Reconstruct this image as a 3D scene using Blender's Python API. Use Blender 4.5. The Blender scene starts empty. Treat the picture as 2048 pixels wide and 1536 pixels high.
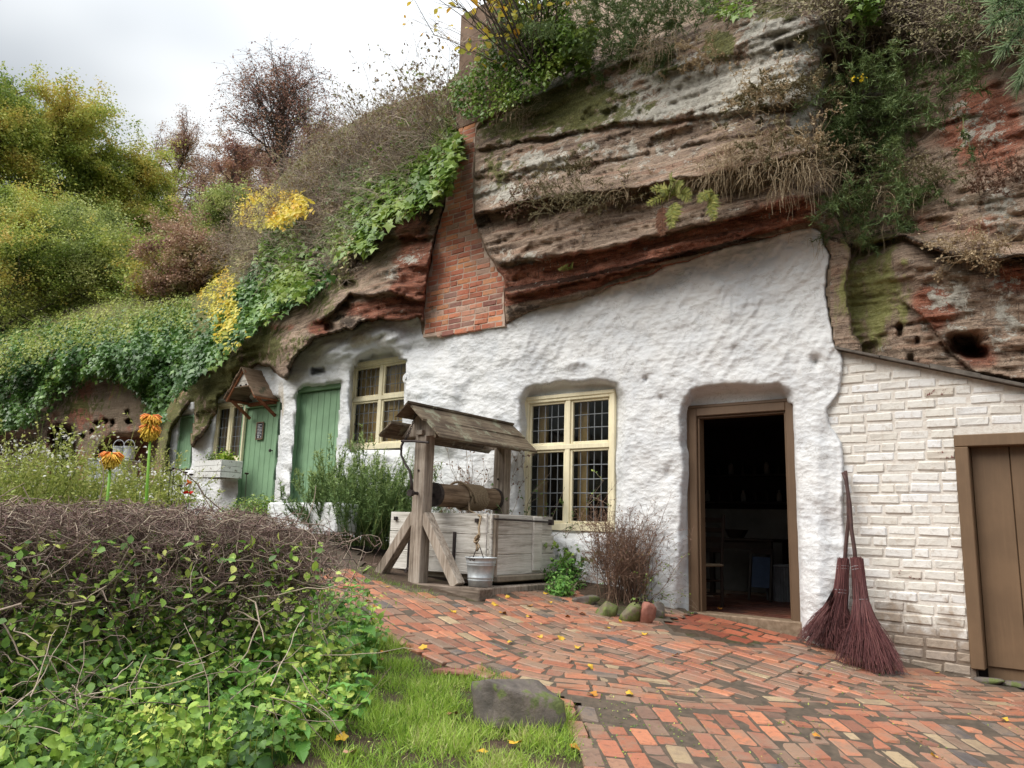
import bpy, math, random
import numpy as np
from mathutils import Vector, Matrix
random.seed(7); RNG = np.random.default_rng(7)
SC = bpy.context.scene
COL = SC.collection
# ------------------------------------------------------------ camera, world, sun, exposure
FPX, PITCH, ROLL, EYE = 1540.0, math.radians(10.45), math.radians(1.75), 1.5
cam = bpy.data.objects.new('camera', bpy.data.cameras.new('camera'))
COL.objects.link(cam)
cam.data.sensor_width = 36; cam.data.lens = FPX * 36 / 2048
cam.data.clip_start = .05; cam.data.clip_end = 3000
RC = Matrix.Rotation(math.pi / 2 + PITCH, 4, 'X') @ Matrix.Rotation(ROLL, 4, 'Z')
cam.matrix_world = Matrix.Translation((0, 0, EYE)) @ RC
SC.camera = cam
RCN = np.array(RC.to_3x3()); CN = np.array([0, 0, EYE])
SUN_EL, SUN_AZ = math.radians(50), math.radians(247)     # azimuth clockwise from +Y
world = bpy.data.worlds.new('World'); SC.world = world; world.use_nodes = True
def build_world():
    nt = world.node_tree; nt.nodes.clear()
    out = nt.nodes.new('ShaderNodeOutputWorld'); bg = nt.nodes.new('ShaderNodeBackground')
    sky = nt.nodes.new('ShaderNodeTexSky'); sky.sky_type = 'NISHITA'; sky.sun_disc = False
    sky.sun_elevation = SUN_EL; sky.sun_rotation = SUN_AZ; sky.air_density = 1.5; sky.dust_density = 3
    tc = nt.nodes.new('ShaderNodeTexCoord'); mp = nt.nodes.new('ShaderNodeMapping')
    mp.inputs['Scale'].default_value = (1.0, 1.6, 3.0); mp.inputs['Rotation'].default_value = (0, .5, .4)
    no = nt.nodes.new('ShaderNodeTexNoise'); no.inputs['Scale'].default_value = 1.5
    no.inputs['Detail'].default_value = 3.5; no.inputs['Roughness'].default_value = .42
    no.inputs['Distortion'].default_value = .3
    rp = nt.nodes.new('ShaderNodeValToRGB')
    e = rp.color_ramp.elements
    e[0].position = .36; e[0].color = (.33, .355, .385, 1); e[1].position = .66; e[1].color = (.86, .87, .86, 1)
    # overcast luminance: the sky brightens steadily from the horizon to the zenith
    sp = nt.nodes.new('ShaderNodeSeparateXYZ')
    mr = nt.nodes.new('ShaderNodeMapRange'); mr.inputs[1].default_value = 0; mr.inputs[2].default_value = 1
    mr.inputs[3].default_value = .10; mr.inputs[4].default_value = 1.7; mr.interpolation_type = 'SMOOTHSTEP'
    vm = nt.nodes.new('ShaderNodeVectorMath'); vm.operation = 'MULTIPLY'
    sc_ = nt.nodes.new('ShaderNodeVectorMath'); sc_.operation = 'SCALE'; sc_.inputs['Scale'].default_value = 8.6
    m2 = nt.nodes.new('ShaderNodeMapRange'); m2.inputs[1].default_value = -.7; m2.inputs[2].default_value = .35; m2.inputs[3].default_value = .62; m2.inputs[4].default_value = 1.1   # the cloud thickens to the left
    mm = nt.nodes.new('ShaderNodeMath'); mm.operation = 'MULTIPLY'
    mx = nt.nodes.new('ShaderNodeMix'); mx.data_type = 'RGBA'; mx.inputs[0].default_value = .94
    L = nt.links.new
    L(tc.outputs['Generated'], mp.inputs[0]); L(mp.outputs[0], no.inputs['Vector']); L(no.outputs['Fac'], rp.inputs[0])
    L(tc.outputs['Generated'], sp.inputs[0]); L(sp.outputs[2], mr.inputs[0])
    L(rp.outputs[0], vm.inputs[0]); L(sp.outputs[0], m2.inputs[0]); L(mr.outputs[0], mm.inputs[0]); L(m2.outputs[0], mm.inputs[1]); L(mm.outputs[0], vm.inputs[1]); L(vm.outputs[0], sc_.inputs[0])
    L(sky.outputs[0], mx.inputs[6]); L(sc_.outputs[0], mx.inputs[7]); L(mx.outputs[2], bg.inputs[0])
    bg.inputs[1].default_value = .1
    L(bg.outputs[0], out.inputs[0])
build_world()
sd_ = bpy.data.lights.new('sun', 'SUN'); sd_.energy = 1.5; sd_.angle = math.radians(50); sd_.color = (1, .96, .9)
sun = bpy.data.objects.new('sun', sd_); COL.objects.link(sun)
_d = Vector((math.sin(SUN_AZ) * math.cos(SUN_EL), math.cos(SUN_AZ) * math.cos(SUN_EL), math.sin(SUN_EL)))
sun.rotation_euler = _d.to_track_quat('Z', 'Y').to_euler(); sun.location = (0, -5, 30)
SC.view_settings.view_transform = 'Standard'; SC.view_settings.look = 'None'
SC.view_settings.exposure = 1.5; SC.view_settings.gamma = 1; SC.view_settings.use_curve_mapping = False
SC.cycles.use_denoising = True; SC.cycles.max_bounces = 6; SC.cycles.diffuse_bounces = 4
SC.cycles.glossy_bounces = 3; SC.cycles.transmission_bounces = 4; SC.cycles.transparent_max_bounces = 8
SC.cycles.caustics_reflective = False; SC.cycles.caustics_refractive = False

# ------------------------------------------------------------ measuring: photo pixels -> points
def ray(px, py):
    px = np.asarray(px, float); py = np.asarray(py, float)
    v = np.stack([(px - 1024) / FPX, -(py - 768) / FPX, -np.ones(np.broadcast(px, py).shape)], -1)
    return v @ RCN.T
def at(px, py, y):                       # the point seen at a photo pixel, y metres away
    r = ray(px, py); return CN + r * (np.asarray(y, float)[..., None] / r[..., 1:2] if np.ndim(y) else y / r[..., 1:2])
def proj(P):
    v = (np.asarray(P, float) - CN) @ RCN
    return np.stack([1024 + FPX * v[..., 0] / -v[..., 2], 768 - FPX * v[..., 1] / -v[..., 2]], -1)
WA = math.radians(51.6)                  # the facade's direction
FR = np.array([math.cos(math.radians(90) - WA), -math.sin(math.radians(90) - WA), 0])
FN = np.array([FR[1], -FR[0], 0])       # out of the wall, towards the yard
F0 = at(1383, 1222, 7.85)
FZ = F0[2]; F0 = np.array([F0[0], F0[1], 0.0])
FROT = math.atan2(FR[1], FR[0])
def wallp(px, py, n=0.0):               # seen point on the plane n metres proud of the facade
    r = ray(px, py); t = (n - (CN - F0) @ FN) / (r @ FN)
    return CN + r * t[..., None]
def uz(px, py, n=0.0):
    P = wallp(px, py, n); return (P - F0) @ FR, P[..., 2]
def fac(u, n, z):                       # facade coordinates -> world
    return F0 + FR * u + FN * n + np.array([0, 0, z])
GA, GB, GC = .07, -.08, .10
def gz(x, y):
    z = GA + GB * np.asarray(x, float) + GC * np.asarray(y, float)
    return np.where(z > 1.1, 1.1 + .3 * (1 - np.exp(-np.maximum(z - 1.1, 0) / .3)), z)
def gp(px, py, dz=0.0):                 # seen point on the ground
    r = ray(px, py); k = GB * r[..., 0] + GC * r[..., 1]
    t = (GA + dz - EYE) / (r[..., 2] - k)
    return CN + r * t[..., None]

# ------------------------------------------------------------ numpy helpers
def _h(ix, iy, iz, s):
    n = (ix * 374761393 + iy * 668265263 + iz * 2147483647 + s * 1274126177) & 0xffffffff
    n = ((n ^ (n >> 13)) * 1274126177) & 0xffffffff
    return ((n ^ (n >> 16)) & 0xffff) / 65535.0
def vnoise(x, y, z=0.0, seed=0):
    x, y, z = np.broadcast_arrays(np.asarray(x, float), y, z)
    ix = np.floor(x).astype(np.int64); iy = np.floor(y).astype(np.int64); iz = np.floor(z).astype(np.int64)
    fx = x - ix; fy = y - iy; fz = z - iz
    fx = fx * fx * (3 - 2 * fx); fy = fy * fy * (3 - 2 * fy); fz = fz * fz * (3 - 2 * fz)
    r = 0
    for a in (0, 1):
        for b in (0, 1):
            for c in (0, 1):
                r = r + _h(ix + a, iy + b, iz + c, seed) * (fx if a else 1 - fx) * (fy if b else 1 - fy) * (fz if c else 1 - fz)
    return r * 2 - 1
def fbm(x, y, z=0.0, o=4, seed=0, g=.5):
    s = 0; a = 1.0; t = 0
    for k in range(o):
        s = s + a * vnoise(np.asarray(x) * 2 ** k, np.asarray(y) * 2 ** k, np.asarray(z) * 2 ** k, seed + k * 17); t += a; a *= g
    return s / t
def sst(a, b, x):
    t = np.clip((x - a) / (b - a), 0, 1); return t * t * (3 - 2 * t)
def sdist(px, py, poly):                # signed distance to a polygon, negative inside
    P = np.asarray(poly, float); d = np.full(np.shape(px), 1e18); ins = np.zeros(np.shape(px), bool)
    for i in range(len(P)):
        a = P[i]; b = P[(i + 1) % len(P)]; e = b - a
        wx = px - a[0]; wy = py - a[1]
        t = np.clip((wx * e[0] + wy * e[1]) / max(e @ e, 1e-9), 0, 1)
        d = np.minimum(d, (wx - t * e[0]) ** 2 + (wy - t * e[1]) ** 2)
        c = (a[1] > py) != (b[1] > py)
        if abs(e[1]) > 1e-9:
            ins ^= c & (px < a[0] + (py - a[1]) * e[0] / e[1])
    d = np.sqrt(d); return np.where(ins, -d, d)
def nrm(v):
    return v / np.maximum(np.linalg.norm(v, axis=-1, keepdims=True), 1e-9)

# ------------------------------------------------------------ mesh helpers
def mesh(name, V, F, m=None, parent=None, attrs=None, smooth=False, kind=None):
    """V (n,3); F = list of int arrays (k,3) / (k,4) or list of tuples"""
    V = np.asarray(V, np.float32).reshape(-1, 3)
    if isinstance(F, np.ndarray): F = [F]
    if len(F) and not isinstance(F[0], np.ndarray):
        me = bpy.data.meshes.new(name); me.from_pydata(V.tolist(), [], [tuple(f) for f in F])
    else:
        F = [f for f in F if len(f)]
        me = bpy.data.meshes.new(name); me.vertices.add(len(V)); me.vertices.foreach_set('co', V.ravel())
        loops = np.concatenate([f.ravel() for f in F]).astype(np.int32)
        tot = np.concatenate([np.full(len(f), f.shape[1]) for f in F]).astype(np.int32)
        st = np.concatenate([[0], np.cumsum(tot)[:-1]]).astype(np.int32)
        me.loops.add(len(loops)); me.loops.foreach_set('vertex_index', loops)
        me.polygons.add(len(tot)); me.polygons.foreach_set('loop_start', st)
        me.update(calc_edges=True)
    if smooth: me.polygons.foreach_set('use_smooth', np.ones(len(me.polygons), bool))
    for k, a in (attrs or {}).items():
        at_ = me.attributes.new(k, 'FLOAT', 'POINT'); at_.data.foreach_set('value', np.asarray(a, np.float32).ravel())
    if m: me.materials.append(m)
    me.update()
    o = bpy.data.objects.new(name, me); COL.objects.link(o)
    if parent: o.parent = parent
    if kind: o['kind'] = kind
    return o
def inst(name, me, parent=None, loc=(0, 0, 0), rot=(0, 0, 0), sc=(1, 1, 1)):
    o = bpy.data.objects.new(name, me); COL.objects.link(o); o.parent = parent
    o.location = loc; o.rotation_euler = rot; o.scale = sc; return o
def thing(name, label, cat, loc=(0, 0, 0), rz=0.0, group=None):
    o = bpy.data.objects.new(name, None); COL.objects.link(o); o.location = loc; o.rotation_euler = (0, 0, rz)
    o.empty_display_size = .1; o['label'] = label; o['category'] = cat
    if group: o['group'] = group
    return o
def tag(o, label, cat, group=None):
    o['label'] = label; o['category'] = cat
    if group: o['group'] = group
    return o
class MB:
    def __init__(s): s.V = []; s.F = []; s.n = 0; s.A = []
    def add(s, V, F, a=0.0):
        V = np.asarray(V, float).reshape(-1, 3)
        s.V.append(V); s.A.append(np.full(len(V), a))
        if isinstance(F, np.ndarray): s.F += [tuple(int(i) + s.n for i in f) for f in F]
        else: s.F += [tuple(i + s.n for i in f) for f in F]
        s.n += len(V); return s
    def box(s, x0, x1, y0, y1, z0, z1, ch=0.0, M=None, a=0.0, jit=0.0):
        x0, x1 = min(x0, x1), max(x0, x1); y0, y1 = min(y0, y1), max(y0, y1); z0, z1 = min(z0, z1), max(z0, z1)
        if ch <= 0:
            V = [(x, y, z) for x in (x0, x1) for y in (y0, y1) for z in (z0, z1)]
            F = [(0, 1, 3, 2), (4, 6, 7, 5), (0, 4, 5, 1), (2, 3, 7, 6), (0, 2, 6, 4), (1, 5, 7, 3)]
        else:
            c = min(ch, (x1 - x0) * .45, (y1 - y0) * .45, (z1 - z0) * .45); V = []; idx = {}
            for ix, x in enumerate((x0, x1)):
                for iy, y in enumerate((y0, y1)):
                    for iz, z in enumerate((z0, z1)):
                        ox = c if ix == 0 else -c; oy = c if iy == 0 else -c; oz = c if iz == 0 else -c
                        for k, v in enumerate(((x, y + oy, z + oz), (x + ox, y, z + oz), (x + ox, y + oy, z))):
                            idx[ix, iy, iz, k] = len(V); V.append(v)
            g = lambda a_, b, c_, k: idx[a_, b, c_, k]
            F = []
            for i in (0, 1):
                f = [g(i, 0, 0, 0), g(i, 1, 0, 0), g(i, 1, 1, 0), g(i, 0, 1, 0)]; F.append(f if i else f[::-1])
                f = [g(0, i, 0, 1), g(1, i, 0, 1), g(1, i, 1, 1), g(0, i, 1, 1)]; F.append(f[::-1] if i else f)
                f = [g(0, 0, i, 2), g(1, 0, i, 2), g(1, 1, i, 2), g(0, 1, i, 2)]; F.append(f if i else f[::-1])
            for i in (0, 1):
                for j in (0, 1):
                    F.append([g(i, j, 0, 0), g(i, j, 1, 0), g(i, j, 1, 1), g(i, j, 0, 1)])
                    F.append([g(i, 0, j, 0), g(i, 1, j, 0), g(i, 1, j, 2), g(i, 0, j, 2)])
                    F.append([g(0, i, j, 1), g(1, i, j, 1), g(1, i, j, 2), g(0, i, j, 2)])
                    for k in (0, 1): F.append([g(i, j, k, 0), g(i, j, k, 1), g(i, j, k, 2)])
        V = np.array(V, float)
        if jit: V = V + RNG.normal(0, jit, V.shape)
        if M is not None: V = V @ np.array(M.to_3x3()).T + np.array(M.translation)
        return s.add(V, F, a)
    def bar(s, p, q, w, h, ch=0.0, up=(0, 0, 1), a=0.0, jit=0.0):     # a squared timber from p to q
        p = np.array(p, float); q = np.array(q, float); d = q - p; L = np.linalg.norm(d); y = d / L
        x = np.cross(y, up); x = x / max(np.linalg.norm(x), 1e-9); z = np.cross(x, y)
        M = Matrix(((x[0], y[0], z[0], p[0]), (x[1], y[1], z[1], p[1]), (x[2], y[2], z[2], p[2]), (0, 0, 0, 1)))
        return s.box(-w / 2, w / 2, 0, L, -h / 2, h / 2, ch, M, a, jit)
    def tube(s, pts, r, k=8, caps=True, a=0.0):
        pts = np.asarray(pts, float); m = len(pts); r = np.broadcast_to(np.asarray(r, float), (m,))
        t = nrm(np.gradient(pts, axis=0)); ref = np.array([0, 0, 1.0]) if abs(t[0, 2]) < .9 else np.array([1.0, 0, 0])
        V = []
        for i in range(m):
            x = np.cross(t[i], ref); x /= max(np.linalg.norm(x), 1e-9); y = np.cross(t[i], x); ref = -y if False else ref
            for j in range(k):
                an = 2 * math.pi * j / k; V.append(pts[i] + r[i] * (x * math.cos(an) + y * math.sin(an)))
        F = [(i * k + j, i * k + (j + 1) % k, (i + 1) * k + (j + 1) % k, (i + 1) * k + j) for i in range(m - 1) for j in range(k)]
        if caps: F += [tuple(range(k))[::-1], tuple((m - 1) * k + j for j in range(k))]
        return s.add(V, F, a)
    def lathe(s, prof, k=24, c=(0, 0, 0), a=0.0):
        V = [(c[0] + r * math.cos(2 * math.pi * j / k), c[1] + r * math.sin(2 * math.pi * j / k), c[2] + z) for r, z in prof for j in range(k)]
        m = len(prof)
        F = [(i * k + j, i * k + (j + 1) % k, (i + 1) * k + (j + 1) % k, (i + 1) * k + j) for i in range(m - 1) for j in range(k)]
        return s.add(V, F, a)
    def prism(s, poly, y0, y1, a=0.0):          # polygon in x,z pushed along y
        n = len(poly); V = [(x, y0, z) for x, z in poly] + [(x, y1, z) for x, z in poly]
        F = [tuple(range(n)), tuple(range(n, 2 * n))[::-1]] + [(i, (i + 1) % n, n + (i + 1) % n, n + i) for i in range(n)]
        return s.add(V, F, a)
    def build(s, name, m=None, parent=None, smooth=False, kind=None):
        return mesh(name, np.concatenate(s.V), s.F, m, parent, {'v': np.concatenate(s.A)}, smooth, kind)

def tubes(lines, radii, k=3):
    """lines (N,m,3), radii (N,m) -> V,F"""
    lines = np.asarray(lines, float); N, m, _ = lines.shape; radii = np.broadcast_to(radii, (N, m))
    t = nrm(np.gradient(lines, axis=1)); ref = np.where(np.abs(t[..., 2:3]) < .9, np.array([0, 0, 1.0]), np.array([1.0, 0, 0]))
    x = nrm(np.cross(t, ref)); y = np.cross(t, x); an = 2 * np.pi * np.arange(k) / k
    V = lines[:, :, None, :] + radii[:, :, None, None] * (x[:, :, None] * np.cos(an)[None, None, :, None] + y[:, :, None] * np.sin(an)[None, None, :, None])
    idx = np.arange(N * m * k).reshape(N, m, k)
    a = idx[:, :-1]; b = idx[:, 1:]
    F = np.stack([a, np.roll(a, -1, 2), np.roll(b, -1, 2), b], -1).reshape(-1, 4)
    return V.reshape(-1, 3), F
def grow(P, D, L, m=5, wander=.35, grav=0.0, rng=RNG):
    """N wandering twigs from P along D, length L -> (N,m,3)"""
    P = np.asarray(P, float); D = nrm(np.asarray(D, float)); L = np.broadcast_to(np.asarray(L, float), (len(P),))
    out = [P]; st = (L / (m - 1))[:, None]
    for i in range(m - 1):
        D = nrm(D + rng.normal(0, wander, D.shape) + np.array([0, 0, -grav])); out.append(out[-1] + D * st)
    return np.stack(out, 1)
def kids(lines, n, spread=.8, t0=.2, rng=RNG):
    """n start points+dirs on each line"""
    N, m, _ = lines.shape; i = np.repeat(np.arange(N), n); t = (t0 + (1 - t0) * rng.random(N * n)) * (m - 1.001)
    k = t.astype(int); f = (t - k)[:, None]; P = lines[i, k] * (1 - f) + lines[i, k + 1] * f
    D = nrm(lines[i, k + 1] - lines[i, k]) + rng.normal(0, spread, (N * n, 3)); return P, nrm(D), t / (m - 1)
# leaf outlines: (verts, faces)
LEAF = {
 'diamond': ([(0, 0, 0), (.3, .45, .08), (0, 1, 0), (-.3, .45, .08)], [(0, 1, 2, 3)]),
 'oval': ([(0, 0, 0), (.26, .25, .07), (.3, .55, .09), (0, 1, -.06), (-.3, .55, .09), (-.26, .25, .07), (0, .5, 0)],
          [(0, 1, 6, 5), (1, 2, 3, 6), (5, 6, 3, 4)]),
 'ivy': ([(0, .05, 0), (.3, -.12, .02), (.28, .2, .08), (.6, .35, .02), (.27, .5, .08), (0, 1, -.05), (-.27, .5, .08), (-.6, .35, .02), (-.28, .2, .08), (-.3, -.12, .02), (0, .38, .02)],
         [(0, 1, 2, 10), (2, 3, 4, 10), (4, 5, 6, 10), (6, 7, 8, 10), (8, 9, 0, 10)]),
 'pinna': ([(0, 0, 0), (.11, .3, .02), (0, 1, -.05), (-.11, .3, .02)], [(0, 1, 2, 3)]),
 'needle': ([(-.09, 0, 0), (.09, 0, 0), (0, 1, 0)], [(0, 1, 2)]),
 'blade': ([(-.035, 0, 0), (.035, 0, 0), (.028, .5, .06), (-.028, .5, .06), (0, 1, .26)], [(0, 1, 2, 3), (3, 2, 4)]),
}
def _serr():
    V = [(0, 0, 0)]; R = []; 
    for i, (y, w) in enumerate(((.06, .2), (.16, .25), (.2, .36), (.32, .36), (.37, .41), (.49, .37), (.54, .38), (.64, .3), (.7, .3), (.79, .19), (.84, .19))):
        R.append((w, y, .11 * w * 2.4 + (.03 if i % 2 else 0)))
    n = len(R); V = [(0, -.02, 0)] + R + [(0, 1, -.12)] + [(-x, y, z) for x, y, z in R[::-1]]
    m = len(V); V += [(0, .3, .0), (0, .65, -.01)]; a, b = m, m + 1
    F = []
    for i in range(0, 6): F.append((i, i + 1, a))
    F.append((6, b, a)); 
    for i in range(6, 12): F.append((i, i + 1, b))
    for i in range(12, m - 6): F.append((i, i + 1, b))
    F.append((m - 6, a, b))
    for i in range(m - 6, m): F.append((i, (i + 1) % m, a))
    return V, F
LEAF['nettle'] = _serr()
def leaves(P, size, shape='oval', up=(0, 0, 1), spread=.6, tip=None, tipspread=1.0, rng=RNG, var=None, vj=.25):
    """leaf cloud -> V, [F..], attr"""
    P = np.asarray(P, float); N = len(P); T, Fs = LEAF[shape]; T = np.array(T, float)
    up = np.broadcast_to(np.asarray(up, float), P.shape)
    n = nrm(up + rng.normal(0, spread, P.shape))
    t = rng.normal(0, 1, P.shape) * tipspread
    if tip is not None: t = t + np.broadcast_to(np.asarray(tip, float), P.shape)
    t = nrm(t - (t * n).sum(-1, keepdims=True) * n); b = np.cross(t, n)
    s = np.broadcast_to(size, (N,)) * rng.uniform(.65, 1.25, N)
    V = P[:, None] + s[:, None, None] * (T[None, :, 0:1] * b[:, None] + T[None, :, 1:2] * t[:, None] + T[None, :, 2:3] * n[:, None])
    off = np.arange(N)[:, None, None] * len(T); FF = []
    for k in (3, 4):
        f = np.array([x for x in Fs if len(x) == k], int)
        if len(f): FF.append((f[None] + off).reshape(-1, k))
    v = rng.random(N) if var is None else np.clip(np.asarray(var) + rng.uniform(-vj, vj, N), 0, 1)
    return V.reshape(-1, 3), FF, np.repeat(v, len(T))
class Soup:
    """gathers numpy pieces into one object"""
    def __init__(s): s.V = []; s.F = []; s.A = []; s.n = 0
    def add(s, V, FF, a=None):
        if isinstance(FF, np.ndarray): FF = [FF]
        s.V.append(V); s.F += [f + s.n for f in FF]; s.n += len(V)
        s.A.append(np.full(len(V), .5) if a is None else np.broadcast_to(a, (len(V),))); return s
    def twigs(s, lines, r0, r1, k=3, a=None):
        N, m, _ = lines.shape; r = np.linspace(1, 0, m)[None] * (np.reshape(r0, (-1, 1)) - r1) + r1
        V, F = tubes(lines, np.broadcast_to(r, (N, m)), k); 
        if a is None: a = np.repeat(RNG.random(N), m * k)
        return s.add(V, F, a)
    def build(s, name, m, parent=None, smooth=False, kind=None):
        return mesh(name, np.concatenate(s.V), s.F, m, parent, {'v': np.concatenate(s.A)}, smooth, kind)
# ------------------------------------------------------------ materials
class NT:
    def __init__(s, name, rough=.8, spec=.3):
        s.m = bpy.data.materials.new(name); s.m.use_nodes = True; s.t = s.m.node_tree; s.b = s.t.nodes['Principled BSDF']
        s.out = s.t.nodes['Material Output']
        s.b.inputs['Roughness'].default_value = rough; s.b.inputs['Specular IOR Level'].default_value = spec
    def new(s, k): return s.t.nodes.new(k)
    def L(s, a, b): s.t.links.new(a, b)
    def co(s, scale=(1, 1, 1), rot=(0, 0, 0), kind='Object'):
        c = s.new('ShaderNodeTexCoord'); m = s.new('ShaderNodeMapping'); m.inputs['Scale'].default_value = scale
        m.inputs['Rotation'].default_value = rot; s.L(c.outputs[kind], m.inputs[0]); return m.outputs[0]
    def noise(s, vec, scale=5, det=4, rough=.6, dist=0, w=None):
        n = s.new('ShaderNodeTexNoise'); n.inputs['Scale'].default_value = scale; n.inputs['Detail'].default_value = det
        n.inputs['Roughness'].default_value = rough; n.inputs['Distortion'].default_value = dist; s.L(vec, n.inputs['Vector']); return n.outputs['Fac']
    def vor(s, vec, scale=5, feat='F1', out='Distance'):
        n = s.new('ShaderNodeTexVoronoi'); n.feature = feat; n.inputs['Scale'].default_value = scale; s.L(vec, n.inputs['Vector']); return n.outputs[out]
    def attr(s, name):
        a = s.new('ShaderNodeAttribute'); a.attribute_name = name; return a.outputs['Fac']
    def rnd(s): return s.new('ShaderNodeObjectInfo').outputs['Random']
    def _in(s, sock, v):
        if hasattr(v, 'is_output'): s.L(v, sock)
        elif isinstance(v, tuple): sock.default_value = (*v, 1) if len(v) == 3 else v
        else: sock.default_value = v
    def ma(s, op, a, b=0.0, c=None, clamp=False):
        n = s.new('ShaderNodeMath'); n.operation = op; n.use_clamp = clamp; s._in(n.inputs[0], a); s._in(n.inputs[1], b)
        if c is not None: s._in(n.inputs[2], c)
        return n.outputs[0]
    def mr(s, v, a, b, c=0.0, d=1.0, smooth=True):
        n = s.new('ShaderNodeMapRange'); s._in(n.inputs[0], v); n.inputs[1].default_value = a; n.inputs[2].default_value = b
        n.inputs[3].default_value = c; n.inputs[4].default_value = d
        if smooth: n.interpolation_type = 'SMOOTHSTEP'
        return n.outputs[0]
    def ramp(s, f, stops, const=False):
        n = s.new('ShaderNodeValToRGB'); e = n.color_ramp.elements
        while len(e) < len(stops): e.new(.5)
        for i, (p, c) in enumerate(stops): e[i].position = p; e[i].color = (*c, 1)
        if const: n.color_ramp.interpolation = 'CONSTANT'
        s._in(n.inputs[0], f); return n.outputs[0]
    def mix(s, f, a, b, mode='MIX'):
        n = s.new('ShaderNodeMix'); n.data_type = 'RGBA'; n.blend_type = mode
        s._in(n.inputs[0], f); s._in(n.inputs[6], a); s._in(n.inputs[7], b); return n.outputs[2]
    def col(s, c): s._in(s.b.inputs['Base Color'], c); return s
    def rough(s, r): s._in(s.b.inputs['Roughness'], r); return s
    def bump(s, h, strength=.5, dist=.02):
        n = s.new('ShaderNodeBump'); n.inputs['Strength'].default_value = strength; n.inputs['Distance'].default_value = dist
        s.L(h, n.inputs['Height']); s.L(n.outputs[0], s.b.inputs['Normal']); return s
def plain(name, c, rough=.6, c2=None, scale=8, metal=0.0, bump=0.0, spec=.3, stretch=(1, 1, 1)):
    t = NT(name, rough, spec); v = t.co(stretch); f = t.noise(v, scale, 5, .65)
    c2 = c2 or tuple(x * .72 for x in c)
    t.col(t.ramp(f, [(.3, c2), (.7, c)])); t.b.inputs['Metallic'].default_value = metal
    if bump: t.bump(f, bump, .01)
    return t.m
def leafmat(name, cols, rough=.5, trans=.35, pos=None):
    t = NT(name, rough, .35); a = t.attr('v')
    pos = pos or [i / max(len(cols) - 1, 1) for i in range(len(cols))]
    c = t.ramp(a, list(zip(pos, cols)))
    v = t.co(kind='Object'); c = t.mix(t.mr(t.noise(v, 60, 2), .45, .7, 0, .25), c, (.03, .03, .015), 'MIX')
    t.col(c)
    tr = t.new('ShaderNodeBsdfTranslucent'); t.L(c, tr.inputs[0]); mx = t.new('ShaderNodeMixShader'); mx.inputs[0].default_value = trans
    t.L(t.b.outputs[0], mx.inputs[1]); t.L(tr.outputs[0], mx.inputs[2]); t.L(mx.outputs[0], t.out.inputs[0]); return t.m
def woodmat(name, c1, c2, c3=None, axis='Y', rough=.8, stripe=1.0, moss=None):
    t = NT(name, rough, .25); sc = {'X': (1.2, 22, 22), 'Y': (22, 1.2, 22), 'Z': (22, 22, 1.2)}[axis]
    v = t.co(sc); g = t.noise(v, 1.6, 5, .7, .4); v2 = t.co(); b = t.noise(v2, 3, 4, .6)
    r = t.rnd(); g2 = t.ma('ADD', t.ma('MULTIPLY', g, .75), t.ma('MULTIPLY', b, .35)); g2 = t.ma('ADD', g2, t.ma('MULTIPLY', t.ma('SUBTRACT', r, .5), .12))
    c = t.ramp(g2, [(.4, c1), (.53, c2), (.66, c3 or c2)])
    if moss: c = t.mix(t.mr(t.noise(v2, 5, 5, .7), .52, .66), c, moss)
    t.col(c).bump(g, .8, .014); return t.m
MAT = {}
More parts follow.
